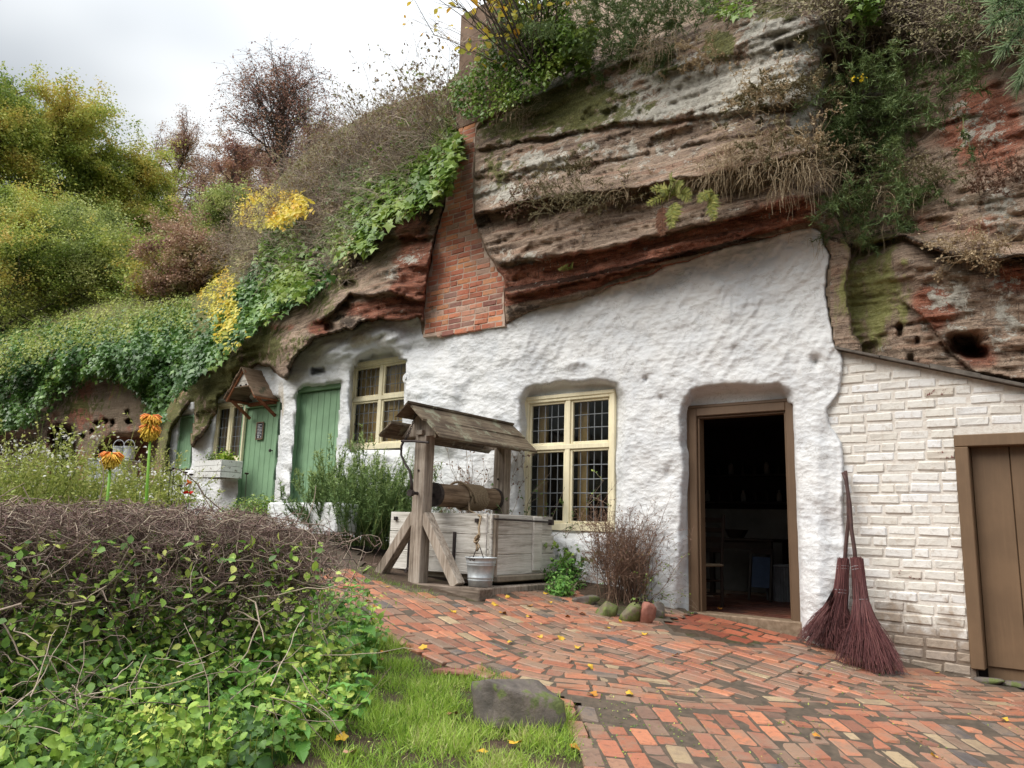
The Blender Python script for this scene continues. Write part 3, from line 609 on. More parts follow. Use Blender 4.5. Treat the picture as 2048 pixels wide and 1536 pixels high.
def blocks(u, s):
    a = np.floor(s * 4.6 + .25 * fbm(u * .7, 0, 0, 2, 90)).astype(np.int64); b = np.floor(u * 1.15 + _h(a, a * 0, a * 0, 91) * 5 + .2 * fbm(u * 3, s * 3, 0, 2, 92)).astype(np.int64)
    return _h(a, b, a * 0, 93) - .5
def rock_n():
    n = rbf(PX, PY)
    n = np.where(PX > 1655, n + .0, n)
    # corner of the big block: squared edge, then the return face drops back
    u, z = U0, Z0
    amp = np.where(PY > 0, 1, 1) * sst(300, 420, PX)
    s = z + .03 * fbm(u * 1.3, z * 1.3, 0, 3, 51)
    lay = fbm(s * 3.3, u * .25, 0, 4, 52, .6)
    n = n + amp * (.10 * lay + .07 * fbm(u * 1.5, z * 2.2, 0, 4, 53) + .03 * fbm(u * 3, z * 16, 0, 3, 54) + .03 * fbm(u * 14, z * 18, 0, 3, 55) + .055 * np.abs(fbm(s * 13, u * .5, 0, 3, 56)) + .04 * blocks(u, s) + .04 * sst(.0, .12, fbm(u * 1.1 + .4 * z, z * 5, 0, 3, 57)))
    # sloping cross-bedding on the right-hand cliff
    rr = sst(1800, 1840, PX); n = n + rr * .05 * fbm((u * .55 + z) * 9, (u - z) * .8, 0, 3, 58)
    for pts, A, w1, w2, x0, x1 in LEDGES:
        v = PY - curve(PX, pts) + 9 * fbm(u * 2.2, z * 2.2, 0, 4, 60) + 3 * fbm(u * 11, z * 3, 0, 2, 61); m = sst(x0 - 12, x0 + 12, PX) * sst(x1 + 12, x1 - 12, PX)
        n = n + m * A * (np.where(v < 0, np.exp(np.minimum(v, 0) / w1), 0) - sst(0, 6, v) * np.exp(-np.maximum(v - 6, 0) / w2) + np.where(v >= 0, 1 - sst(0, 6, v), 0))
    # holes and sockets
    for hx, hy, rx, ry, d in ((1928, 688, 28, 20, .5), (1950, 705, 24, 12, .4), (1655, 120, 12, 17, .3), (1700, 380, 22, 60, .5), (1780, 250, 30, 40, .3), (1560, 95, 8, 8, .12), (1578, 92, 6, 6, .1), (1800, 660, 6, 14, .15),
                              (1822, 720, 7, 9, .12), (1835, 680, 5, 7, .1), (700, 570, 14, 8, .25), (660, 655, 10, 8, .2), (690, 610, 8, 8, .1)):
        n = n - d * np.exp(-(((PX - hx) / rx) ** 4 + ((PY - hy) / ry) ** 4))
    # left: the slope falls away to the cave behind
    le = np.interp(PY, [560, 700, 800, 860, 900, 1000, 1100], [470, 395, 345, 330, 322, 305, 300]) + 6 * fbm(0, z * 5, 0, 3, 63)
    cave = -2.3 + .12 * fbm(u * .9, z * 1.4, 0, 4, 64) + .04 * fbm(u * 4, z * 5, 0, 3, 65)
    hole = sst(14, -8, sdist(PX, PY, [(195, 1010), (200, 925), (212, 895), (228, 880), (262, 878), (292, 872), (312, 868), (330, 1010)]))
    cave = cave - 1.1 * hole
    cave = cave - 1.0 * sst(12, -8, sdist(PX, PY, [(108, 1010), (112, 900), (104, 868), (118, 855), (140, 858), (152, 880), (155, 1010)]))
    cave = cave - .9 * sst(12, -8, sdist(PX, PY, [(-60, 1010), (-50, 900), (20, 868), (70, 866), (85, 900), (80, 1010)]))
    for hx, hy, r in ((196, 847, 6), (213, 841, 4.5), (226, 845, 4.5), (258, 844, 5.5), (184, 861, 3.5), (166, 872, 3), (257, 823, 2.5)):
        cave = cave - .25 * sst(r + 2, r - 1.5, np.hypot(PX - hx, PY - hy))
    cave = cave + .35 * sst(770, 740, PY) - .02 * np.maximum(705 - PY, 0)
    w = sst(4, -12, PX - le); n = n * (1 - w) + cave * w
    w = sst(3, -3, sdist(PX, PY, CHIM)); n = n * (1 - w) + (-.3) * w
    w = sst(1648, 1664, PX) * sst(-3, 5, PY - np.interp(PX, [1640, 1680, 2048, 2900], [690, 701, 777, 990])); n = n * (1 - w) - .45 * w
    # the top rounds back into the hill
    v = np.maximum(edge(PX) - PY, 0); n = n - .009 * v * sst(0, 40, v) - .03 * np.maximum(sky(PX) - PY, 0)
    return n
RN = rock_n()
# rock tucks under the whitewash, whitewash tucks under the rock
RNF = np.where(SDW < 0, np.minimum(RN, WN + .04) * sst(-14, 0, SDW) + (WN - .10) * (1 - sst(-14, 0, SDW)), RN)
RNF = np.where((SDW >= 0) & (SDW < 40) & (PX > 400) & ~((PX > 1640) & (PY > np.interp(PX, [1640, 2048], [690, 777]))), np.maximum(RNF, WN + .03), RNF)
RNF = np.where((SDW < 0), np.minimum(RNF, WN - .02 + .06 * sst(-5, 0, SDW)), RNF)
WNF = WN - .22 * sst(-1.5, 5, SDW) + .012 * np.exp(-((SDW + 5) / 4) ** 2)
U1, Z1 = uz(PX, PY, WNF)
hole = np.zeros(PX.shape, bool)
for k, (u0, u1, z0, z1, n) in RECT.items():
    U1, Z1 = uz(PX, PY, n)
    hole |= (U1 > u0 + .03) & (U1 < u1 - .03) & (Z1 > z0 - .3 * (z0 < 1.5 and 'door' in k)) & (Z1 < z1 - .025)
def blob(lst, pw=2):
    a = np.zeros(PX.shape)
    for x, y, rx, ry, k in lst: a = np.maximum(a, k * np.exp(-((np.abs(PX - x) / rx) ** pw + (np.abs(PY - y) / ry) ** pw)))
    return a
def band(pts, w, k, x0, x1):
    return k * np.exp(-((PY - curve(PX, pts)) / w) ** 2) * sst(x0 - 10, x0 + 20, PX) * sst(x1 + 10, x1 - 20, PX)
red = np.maximum.reduce([band([(1010, 560), (1150, 535), (1300, 508), (1640, 420)], 26, 1.15, 990, 1650), band([(1010, 600), (1300, 545), (1500, 480)], 14, 1.1, 1000, 1560),
    blob([(830, 560, 45, 80, 1.0), (760, 620, 100, 30, .9), (820, 440, 36, 46, 1.0), (1590, 420, 90, 40, .8), (640, 655, 30, 20, .8), (560, 655, 40, 16, .6), (470, 745, 40, 10, .7), (1980, 260, 110, 150, .62), (1900, 450, 130, 60, .5),
          (1860, 600, 60, 60, .55), (2020, 560, 60, 60, .5), (230, 820, 160, 90, .5), (200, 930, 160, 60, .6), (1960, 720, 60, 40, .6), (620, 730, 40, 20, .6), (500, 790, 60, 30, .3)])])
lichen = blob([(1460, 175, 230, 70, .85), (1560, 80, 100, 70, .8), (1280, 225, 110, 30, .7), (1600, 240, 22, 60, .85), (1330, 215, 110, 35, .55), (1150, 270, 200, 40, .3), (1080, 330, 90, 34, .62), (1000, 385, 80, 26, .6), (1250, 300, 160, 30, .42), (1050, 520, 90, 22, .35), (820, 520, 30, 24, .45), (790, 540, 30, 22, .4),
    (1960, 250, 80, 50, .45), (2000, 600, 60, 110, .42), (1870, 560, 24, 60, .5), (1880, 600, 20, 20, .5), (1300, 350, 150, 30, .2), (1740, 200, 60, 100, .45), (2000, 420, 60, 60, .45), (1900, 600, 60, 80, .45), (1400, 430, 200, 20, .2), (820, 400, 30, 14, .4), (1640, 440, 14, 30, .5)])
moss = np.maximum.reduce([.8 * sst(10, 40, edge(PX) - PY) * sst(940, 900, PX), blob([(1120, 210, 160, 60, .85), (1010, 260, 90, 30, .62), (1440, 90, 40, 32, .9), (1560, 15, 80, 26, .8), (1600, 75, 24, 14, .6), (640, 600, 60, 50, .5), (660, 560, 60, 30, .75), (1290, 130, 120, 25, .5),
    (440, 760, 100, 80, .85), (350, 880, 40, 120, .85), (520, 690, 70, 50, .7), (410, 830, 30, 60, .6), (1000, 340, 70, 50, .45), (730, 500, 60, 40, .35), (1500, 205, 90, 24, .35), (600, 690, 30, 50, .5), (160, 810, 60, 30, .6), (300, 800, 30, 60, .5), (1180, 320, 120, 40, .28)])])
algae = blob([(1745, 600, 90, 130, .72), (1735, 490, 80, 40, .5), (1680, 200, 40, 160, .55), (1700, 420, 60, 60, .55), (1900, 400, 60, 80, .2), (260, 780, 80, 30, .4)])
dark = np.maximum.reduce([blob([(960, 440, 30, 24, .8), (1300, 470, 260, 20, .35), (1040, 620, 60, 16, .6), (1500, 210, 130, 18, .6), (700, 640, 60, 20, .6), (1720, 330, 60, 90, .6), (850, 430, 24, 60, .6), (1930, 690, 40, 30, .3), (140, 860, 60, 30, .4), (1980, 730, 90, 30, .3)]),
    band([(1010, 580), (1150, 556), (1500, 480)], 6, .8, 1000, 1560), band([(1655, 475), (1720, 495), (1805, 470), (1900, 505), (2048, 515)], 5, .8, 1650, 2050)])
buff = blob([(1100, 380, 300, 90, .25), (250, 815, 60, 46, .9), (180, 880, 60, 60, .5), (1900, 560, 100, 90, .35), (1650, 500, 10, 40, .7), (1960, 400, 100, 60, .3), (740, 560, 40, 40, .3)])
lip = .9 * np.exp(-((SDW - 4) / 4.5) ** 2) * sst(1040, 1110, PX) * (PX < 1660); buff = np.maximum(buff, lip); lichen = lichen * (1 - lip)
low = sst(14, 2, SDW) * 0
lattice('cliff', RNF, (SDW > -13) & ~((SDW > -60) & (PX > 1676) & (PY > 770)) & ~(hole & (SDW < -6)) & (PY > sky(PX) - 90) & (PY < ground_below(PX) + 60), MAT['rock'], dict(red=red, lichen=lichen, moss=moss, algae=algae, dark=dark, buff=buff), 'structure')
stain = np.maximum.reduce([blob([(720, 680, 90, 24, .62), (870, 720, 60, 40, .35), (470, 900, 60, 60, .2), (560, 800, 14, 60, .72), (545, 755, 20, 12, .45), (345, 880, 20, 60, .6), (1690, 800, 16, 60, .4), (800, 745, 60, 30, .3), (1340, 1120, 30, 100, .22), (640, 740, 50, 20, .2)]),
    .62 * sst(-60, 12, PY - ground_below(PX) + 14 * fbm(U0 * 3, Z0 * 3, 0, 3, 77)), .35 * np.exp(-((SDW + 2) / 5) ** 2)])
house = thing('rock_house', 'whitewashed house cut into the red sandstone cliff, with cream windows and green doors', 'house', tuple(F0), 0)
wl = lattice('wall', WNF, (SDW < 6) & ~hole, MAT['white'], dict(stain=stain), parent=None)
house.rotation_euler = (0, 0, FROT)
wl.parent = house; wl.rotation_euler = (0, 0, -FROT); wl.location = Matrix.Rotation(-FROT, 3, 'Z') @ Vector(-F0)

# hill behind the cliff
def build_hill():
    pts = []; pxs = np.array([-1500, -1100, -700, -300, 0, 150, 300, 400, 500, 640, 760, 880, 1000, 1200, 1400, 1620, 2048, 2900])
    nn = np.array([-3.4, -4.5, -6, -9, -13, -18, -25, -35, -50, -70, -100])
    pxx = np.maximum(pxs, -700)
    u, z = uz(pxx, np.maximum(sky(pxx), 30), -3.4); u = np.where(pxs < -700, u + (pxs + 700) * .06, u)
    V = []
    for a, n in enumerate(nn):
        for k in range(len(u)):
            d = -n - 3.4
            zz = z[k] + (.0 * min(d, 12) + .10 * max(d - 12, 0)) * (1.0 if u[k] < -8 else .3) - (1.2 if a == 0 else 1.5)
            V.append(fac(u[k], n, zz))
    m = len(u); F = np.array([(i * m + j, i * m + j + 1, (i + 1) * m + j + 1, (i + 1) * m + j) for i in range(len(nn) - 1) for j in range(m - 1)])
    mesh('hillside', np.array(V), F, MAT['gourd'], smooth=True, kind='structure')
build_hill()
# ------------------------------------------------------------ house parts (local frame: x along the wall, y into it)
def window(u0, u1, z0, z1, y, transom, cols, rows_up, rows_lo, behind, group=None):
    w = MB(); f = .055
    for a, b, c, d in ((u0, u0 + f, z0, z1), (u1 - f, u1, z0, z1), (u0 + f, u1 - f, z1 - f, z1), (u0 + f, u1 - f, z0, z0 + f * 1.5)):
        w.box(a, b, y - .04, y + .06, c, d, .006)
    w.box(u0 - .02, u1 + .02, y - .055, y + .0, z1 - .02, z1 + .025, .006); w.box(u0 - .02, u0 + .02, y - .052, y, z0, z1 - .021, .006); w.box(u1 - .02, u1 + .02, y - .052, y, z0, z1 - .021, .006)
    W = w.build('window', MAT['cream'], house); um = (u0 + u1) / 2
    MB().box(um - .035, um + .035, y - .03, y + .055, z0 + f, z1 - f, .006).build('mullion', MAT['cream'], W)
    lights = []
    if transom:
        zt = z1 - (z1 - z0) * transom; MB().box(u0 + f, u1 - f, y - .034, y + .05, zt - .03, zt + .03, .006).build('transom', MAT['cream'], W)
        for a, b in ((u0 + f, um - .035), (um + .035, u1 - f)): lights += [(a, b, zt + .03, z1 - f, rows_up), (a, b, z0 + f * 1.5, zt - .03, rows_lo)]
    else:
        for a, b in ((u0 + f, um - .035), (um + .035, u1 - f)): lights.append((a, b, z0 + f * 1.5, z1 - f, rows_lo))
    base = None
    for a, b, c, d, rows in lights:
        g = .028; s = MB()
        for q in ((a, a + g, c, d), (b - g, b, c, d), (a + g, b - g, c, c + g), (a + g, b - g, d - g, d)): s.box(q[0], q[1], y - .012, y + .03, q[2], q[3], .005)
        s.build('casement_frame', MAT['cream'], W)
        a += g; b -= g; c += g; d -= g; l = MB(); pw = (b - a) / cols; ph = (d - c) / rows
        for i in range(1, cols):
            x = a + i * pw + random.uniform(-.003, .003); l.tube([(x, y + .012, c), (x + random.uniform(-.004, .004), y + .01, (c + d) / 2), (x, y + .012, d)], .0065, 4)
        for j in range(1, rows): l.tube([(a, y + .012, c + j * ph), ((a + b) / 2, y + .01, c + j * ph + random.uniform(-.004, .004)), (b, y + .012, c + j * ph)], .006, 4)
        l.build('lead_lattice', MAT['lead'], W)
        if base is None: base = MB().add([(-.5, 0, -.5), (.5, 0, -.5), (.5, 0, .5), (-.5, 0, .5), (0, -.0012, 0)], [(0, 1, 4), (1, 2, 4), (2, 3, 4), (3, 0, 4)]).build('pane', MAT['glass'], W); me = base.data; first = True
        for i in range(cols):
            for j in range(rows):
                o = base if first else inst('pane', me, W); first = False
                o.location = (a + (i + .5) * pw, y + .014, c + (j + .5) * ph); o.scale = (pw * .98, 1, ph * .98); o.rotation_euler = (random.gauss(0, .018), 0, random.gauss(0, .018))
    for bx in behind(u0, u1, z0, z1, y): bx.parent = W
    return W
def beh_main(u0, u1, z0, z1, y):
    out = []
    for a in (u0 + .06, (u0 + u1) / 2 + .03):
        out.append(MB().box(a, a + .13, y + .16, y + .2, z0, z1).build('shutter_leaf', MAT['curtain']))
    return out
def beh_left(u0, u1, z0, z1, y):
    out = []
    for k in range(4):
        a = u0 + .05 + k * (u1 - u0 - .1) / 4; b = a + (u1 - u0 - .1) / 4 - .012; s = MB().box(a, b, y + .09, y + .12, z0, z1, .006)
        for c, d in ((.06, .38), (.45, .93)): s.box(a + .05, b - .05, y + .075, y + .0895, z0 + (z1 - z0) * c, z0 + (z1 - z0) * d, .008)
        out.append(s.build('shutter_leaf', MAT['curtain']))
    return out
def beh_small(u0, u1, z0, z1, y):
    u = np.linspace(u0 + .03, u1 - .03, 60); w = y + .1 + .012 * np.sin(u * 95) + .008 * np.sin(u * 41)
    V = [(a, b, z) for z in (z0, z1) for a, b in zip(u, w)]; F = [(i, i + 1, 61 + i, 60 + i) for i in range(59)]
    return [mesh('curtain', V, F, MAT['curtain2'], smooth=True)]
def R5(k, du0=0, du1=0): r = RECT[k]; e = .012; return r[0] + du0 - e, r[1] + du1 + e, r[2] - e, r[3] + e, -r[4]
window(*R5('win_main'), .385, 5, 3, 5, beh_main)
window(*R5('win_left', 0, .16), .42, 5, 3, 4, beh_left)
window(*R5('win_small'), None, 3, 0, 5, beh_small)
def plank_door(u0, u1, z0, z1, y, n, knob=False, frame=.07):
    f = MB()
    for a, b, c, d in ((u0, u0 + frame, z0, z1), (u1 - frame, u1, z0, z1), (u0 + frame, u1 - frame, z1 - frame, z1)): f.box(a, b, y - .05, y + .08, c, d, .006)
    f.box(u0 - .01, u1 + .02, y - .07, y, z1 + .001, z1 + .03, .005)
    D = f.build('door', MAT['green'], house); a, b = u0 + frame + .003, u1 - frame - .003; w = (b - a) / n; me = None
    for i in range(n):
        if me is None: o = MB().box(.002, w - .004, 0, .03, 0, z1 - z0 - frame - .01, .007).build('plank', MAT['green'], D); me = o.data
        else: o = inst('plank', me, D)
        o.location = (a + i * w, y + .012 + random.uniform(-.001, .001), z0)
    if knob:
        k = MB(); k.tube([(b - .09, y + .012, z0 + 1.0), (b - .09, y - .03, z0 + 1.0)], .008, 8); k.tube([(b - .09, y - .02, z0 + 1.0), (b - .09, y - .035, z0 + 1.0), (b - .09, y - .055, z0 + 1.0), (b - .09, y - .062, z0 + 1.0)], [.012, .028, .026, .008], 12); k.build('door_knob', MAT['iron'], D)
    return D
plank_door(*R5('door_green', 0, .12), 7); plank_door(*R5('door_small', 0, .0), 6, True)
u0, u1, z0, z1, y = R5('shutter'); s = MB()
for a, b, c, d in ((u0, u0 + .04, z0, z1), (u1 - .04, u1, z0, z1), (u0 + .04, u1 - .04, z1 - .04, z1), (u0 + .04, u1 - .04, z0, z0 + .04)): s.box(a, b, y - .03, y + .04, c, d, .005)
s = s.build('window_shutter', MAT['green'], house); w = (u1 - u0 - .08) / 5
for i in range(5): MB().box(u0 + .04 + i * w, u0 + .04 + (i + 1) * w - .004, y, y + .02, z0 + .04, z1 - .04, .005).build('plank', MAT['green'], s)
# brown doorway
u0, u1, z0, z1, y = R5('door_main'); z0 = FZ - .06
d = MB(); f = .085
for a, b, c, e in ((u0, u0 + f, z0, z1), (u1 - f, u1, z0, z1), (u0 + f, u1 - f, z1 - f, z1)): d.box(a, b, y - .05, y + .10, c, e, .007)
for a, b, c, e in ((u0 + f, u0 + f + .022, z0, z1 - f - .022), (u1 - f - .022, u1 - f, z0, z1 - f - .022), (u0 + f, u1 - f, z1 - f - .022, z1 - f)): d.box(a, b, y - .02, y + .095, c, e, .005)
for a, b, c, e in ((u0 - .03, u0 - .001, z0, z1), (u1 + .001, u1 + .06, z0, z1), (u0 - .03, u1 + .06, z1 + .001, z1 + .035)): d.box(a, b, y - .035, y + .05, c, e, .006)
DF = d.build('door_frame', MAT['brown'], house)
MB().box(u0 - .04, u1 + .05, y - .12, y + .13, z0 - .1, z0 + .045, .012, jit=.002).build('threshold', plain('worn_sill', (.26, .19, .13), .7, (.13, .085, .05), 20, bump=.5), house)
UD0, UD1, ZD0, YD = u0, u1, z0, y
# anchor disc on the wall
ua, za = uz(815, 757, .12); MB().lathe([(0, .03), (.02, .03), (.025, .012), (.06, .012), (.075, 0), (.08, -.06)], 20).build('wall_anchor', MAT['white'], house); a_ = bpy.data.objects['wall_anchor']; a_.rotation_euler = (math.pi / 2, 0, 0); a_.location = (ua, -.14, za)
# porch canopy over the small door
def canopy():
    n0 = -.36; ua, za = [float(q) for q in uz(531, 748, n0)]; n1 = .3
    best = min(np.arange(-.2, 1.2, .02), key=lambda n: abs(proj(fac(ua, n, za))[0] - 487)); n1 = float(best)
    ue, ze = [float(q) for q in uz(556, 800, n0)]; hw = ue - ua; dz = za - ze; yb, yf = -n0, -n1
    C = thing('porch_canopy', '', ''); del C['label'], C['category']; C.parent = house
    L = math.hypot(hw, dz)
    for s in (1, -1):
        bw = L / 4
        for i in range(4):
            a0, a1 = i * bw / L, (i * bw + bw * 1.12) / L; o = .012 * (1 if i % 2 else 0) + .01
            p = [(ua + s * hw * a0, za - dz * a0 + o + .012), (ua + s * hw * a1, za - dz * a1 + o), (ua + s * hw * a1, za - dz * a1 + o + .02), (ua + s * hw * a0, za - dz * a0 + o + .034)]
            MB().prism(p, yf - .03 - random.uniform(0, .02), yb + .1).build('board', MAT['porch'], C)
        MB().bar((ua + s * hw * .97, yf + .02, za - dz * .97 - .02), (ua + s * hw * .97, yb + .05, za - dz * .97 - .02), .04, .04, .004).build('eave_rail', MAT['porchred'], C)
        MB().bar((ua + s * .02, yf + .01, za - .02), (ua + s * hw, yf + .01, za - dz - .02), .03, .05, .004).build('barge_board', MAT['porchred'], C)
        zb = za - dz * 1.02; b0 = ua + s * (hw - .06)
        MB().bar((b0, yf + .08, zb), (b0 - s * .0, yb + .02, zb - .26), .035, .05, .004).build('bracket', MAT['porchred'], C)
    MB().prism([(ua - hw * .52, za - dz * .55), (ua + hw * .52, za - dz * .55), (ua, za - .03)], yf + .03, yf + .05).build('gable_board', MAT['boards'], C)
    MB().box(ua - hw * .62, ua + hw * .62, yf + .0, yf + .14, za - dz * .62, za - dz * .58, .004).build('shelf', MAT['porch'], C)
    for dx in (-.07, .09):
        MB().lathe([(0, .03), (.018, .025), (.024, .01), (.018, 0)], 10, (ua + dx, yf + .03, za - dz * .56)).build('finial', MAT['dark'], C)
    MB().box(ua - hw * .9, ua + hw * .9, yb - .05, yb + .02, za - dz - .06, za - dz + .0, .004).build('wall_plate', MAT['porchred'], C)
canopy()
# ------------------------------------------------------------ door sign (slate in a wooden frame)
def sign():
    u0, u1, z0, z1, y = R5('door_small'); uc = float(uz(522, 862, -.43)[0]); zc = float(uz(522, 862, -.43)[1]); w, h = .105, .155
    T = thing('door_sign', 'small framed slate with white chalk lettering hung on the green plank door', 'sign', tuple(fac(uc, -y + .005, zc)), FROT)
    for a, b, c, d in ((-w, -w + .022, -h, h), (w - .022, w, -h, h), (-w + .022, w - .022, h - .022, h), (-w + .022, w - .022, -h, -h + .022)): MB().box(a, b, -.022, 0, c, d, .004).build('frame_rail', MAT['porch'], T)
    MB().box(-w + .022, w - .022, -.008, -.001, -h + .022, h - .022).build('slate', plain('slate', (.05, .055, .07), .6), T)
    s = MB(); r = random.Random(4)          # rows of chalk strokes, unreadable at this distance as in the photograph
    for i, ww in enumerate((.1, .06, .11, .12, .12, .1, .12, .08)):
        z = h - .05 - i * .026; x = -w + .034
        while x < -w + .034 + ww:
            k = r.choice((.006, .009, .012)); s.box(x, x + k, -.0095, -.0082, z - r.uniform(.004, .007), z + r.uniform(.004, .007)); x += k + .004
    s.lathe([(0.012, .0), (.018, .001), (.012, .002)], 12, (-.03, 0, 0)) if False else None
    s.box(-.05, -.02, -.0095, -.0082, -h + .035, -h + .06); s.prism([(.02, -h + .04), (.05, -h + .04), (.035, -h + .075)], -.0095, -.0082)
    s.build('lettering', plain('chalk', (.7, .7, .68)), T, kind='stuff')
sign()
# ------------------------------------------------------------ the room seen through the doorway and windows
def room():
    y0, y1, a, b, z0, z1 = .26, 3.6, -2.4, 1.55, ZD0 + .02, ZD0 + 2.3
    def slab(n, v, m):
        o = MB().box(*v).build(n, m, house); return o
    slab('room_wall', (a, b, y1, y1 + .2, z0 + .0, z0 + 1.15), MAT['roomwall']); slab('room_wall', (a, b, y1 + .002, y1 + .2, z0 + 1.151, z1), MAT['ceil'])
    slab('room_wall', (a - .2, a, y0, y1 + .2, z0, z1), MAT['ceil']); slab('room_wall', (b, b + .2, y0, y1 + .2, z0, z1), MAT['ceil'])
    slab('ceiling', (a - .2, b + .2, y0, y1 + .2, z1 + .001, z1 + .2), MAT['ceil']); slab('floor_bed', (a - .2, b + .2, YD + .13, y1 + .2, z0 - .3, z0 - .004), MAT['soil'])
    fl = slab('tiled_floor', (a, b, YD + .13, y1, z0 - .0035, z0 - .002), MAT['mortar'])
    me = None; mt = brickmat('floor_tile', [(.11, .04, .028), (.075, .03, .024), (.14, .05, .03)], [0, .4, .7], wet=True)
    for i in range(10):
        for j in range(13):
            x = UD0 - .75 + i * .205 + (.1 if j % 2 else 0); yy = YD + .14 + j * .205
            if yy > y1 - .2 or x > b - .2: continue
            if me is None: o = MB().box(.002, .198, .002, .198, -.01, 0, .003).build('floor_tile', mt, fl); me = o.data
            else: o = inst('floor_tile', me, fl)
            o.location = (x, yy, z0 + .008 + random.uniform(-.001, .001))
    # closed boxes behind the other windows
    for k, e in (('win_left', 1.0), ('win_small', .8)):
        u0, u1, c, d, y = R5(k); m = MB(); g = .25
        m.box(u0 - g, u1 + g, y + e, y + e + .1, c - g, d + g); m.box(u0 - g, u0 - g + .05, y + .12, y + e, c - g, d + g); m.box(u1 + g, u1 + g + .05, y + .12, y + e, c - g, d + g)
        m.box(u0 - g, u1 + g, y + .12, y + e, d + g, d + g + .05); m.box(u0 - g, u1 + g, y + .12, y + e, c - g - .05, c - g); m.build('room_wall', MAT['roomwall'], house)
    for k in ('door_green', 'door_small', 'shutter'):
        u0, u1, c, d, y = R5(k); MB().box(u0 - .1, u1 + .15, y + .1, y + .15, c - .1, d + .1).build('dark_backing', MAT['dark'], house)
    def wp(u, yy, z): return tuple(fac(u, -yy, z0 + z))
    def ip(px, py, yy, z=.008): return tuple(fac(float(uz(px, py, -yy)[0]), -yy, z0 + z))
    c = thing('ladderback_chair', 'dark ladderback chair just inside the open brown doorway', 'chair', ip(1352, 1190, .75), FROT - .25)
    for sx in (0, .36):
        for sy in (0, .34): MB().tube([(sx, sy, 0), (sx, sy, .46), (sx, sy + (.05 if sy else 0), 1.0 if sy else .5)] if sy else [(sx, sy, 0), (sx, sy, .25), (sx, sy, .46)], .018, 8).build('leg', MAT['dark'], c)
    MB().box(-.02, .38, -.02, .36, .43, .46, .01).build('seat', MAT['rope'], c)
    for z in (.58, .69, .8, .91): MB().box(.0, .36, .345 + (z - .46) * .09, .36 + (z - .46) * .09, z, z + .055, .006).build('slat', MAT['dark'], c)
    for z in (.14, .28):
        for p, q in (((0, 0), (.36, 0)), ((0, .34), (.36, .34)), ((0, 0), (0, .34)), ((.36, 0), (.36, .34))): MB().tube([(p[0], p[1], z), (q[0], q[1], z)], .01, 6).build('stretcher', MAT['dark'], c)
    t = thing('kitchen_table', 'dark wooden table against the far room wall behind the chair', 'table', ip(1470, 1150, 2.6), FROT)
    MB().box(-.5, .62, -.3, .35, .70, .74, .008).build('tabletop', MAT['dark'], t)
    for sx in (-.44, .56):
        for sy in (-.25, .3): MB().box(sx - .03, sx + .03, sy - .03, sy + .03, 0, .7, .004).build('leg', MAT['dark'], t)
    MB().box(-.45, .57, -.26, -.24, .6, .7).build('apron', MAT['dark'], t)
    tag(MB().lathe([(0, 0), (.09, 0), (.14, .1), (.15, .11), (.13, .1), (.05, .02), (0, .02)], 20).build('mixing_bowl', MAT['dark']), 'dark wide bowl standing on the kitchen table', 'bowl').location = ip(1475, 1150, 2.5, .742)
    # washboard and ribbed tub
    w = thing('washboard', 'blue washboard with wooden frame leaning before the ribbed tub', 'washboard', ip(1497, 1160, 2.15, .01), FROT)
    for x in (0, .26): MB().bar((x, 0, 0), (x, .12, .62), .03, .02, .003).build('side_rail', MAT['dark'], w)
    MB().bar((.0, .1, .58), (.26, .1, .58), .02, .06, .003).build('top_rail', MAT['dark'], w)
    p = MB(); [p.tube([(.02, .012 + z * .19, z), (.24, .012 + z * .19, z)], .008, 6) for z in np.arange(.16, .52, .014)]; p.build('ribbed_panel', plain('blue_enamel', (.06, .09, .16), .4), w)
    prof = [(.19, 0)] + [(.2 + .02 * k / 12, .04 * k) for k in range(13)] + [(.235, .5), (.2, .49)]
    V = []; K = 72
    tb = thing('dolly_tub', 'pale ribbed metal tub standing near the right side inside the doorway', 'tub', ip(1562, 1160, 2.5, .005), FROT); tb.scale = (.85, .85, .85)
    V = [((r + (.006 if j % 2 else -.006)) * math.cos(2 * math.pi * j / K), (r + (.006 if j % 2 else -.006)) * math.sin(2 * math.pi * j / K), z) for r, z in prof for j in range(K)]
    F = [(i * K + j, i * K + (j + 1) % K, (i + 1) * K + (j + 1) % K, (i + 1) * K + j) for i in range(len(prof) - 1) for j in range(K)]
    mesh('tub_body', V, F, plain('dull_tub', (.2, .21, .22), .6, (.12, .12, .13)), tb); MB().tube([(.235 * math.cos(a), .235 * math.sin(a), .5) for a in np.linspace(0, 2 * math.pi, 25)], .01, 6).build('rim', MAT['zinc2'], tb)
    for k, z in enumerate((1.22, 1.6)):
        s = MB().box(-2.2, 1.2, 3.34, 3.6, z, z + .03, .004).build('shelf', MAT['dark'], house); s.location = (0, 0, z0)
        for i in range(7):
            o = MB().lathe([(0, 0), (.035, 0), (.04, .05), (.035, .1 + .02 * (i % 3)), (.015, .13 + .02 * (i % 3)), (.018, .16), (0, .165)], 12).build('shelf_jar', MAT['dark'] if (i + k) % 3 else MAT['roomwall'])
            tag(o, ('dark' if (i + k) % 3 else 'pale') + ' jar on the %s wall shelf, %s from the left behind the doorway' % ('upper' if k else 'lower', ('first', 'second', 'third', 'fourth', 'fifth', 'sixth', 'seventh')[i]), 'jar', 'jars on the wall shelves'); o.location = ip(1415 + i * 24, 1000, 3.46, z + .031)
room()
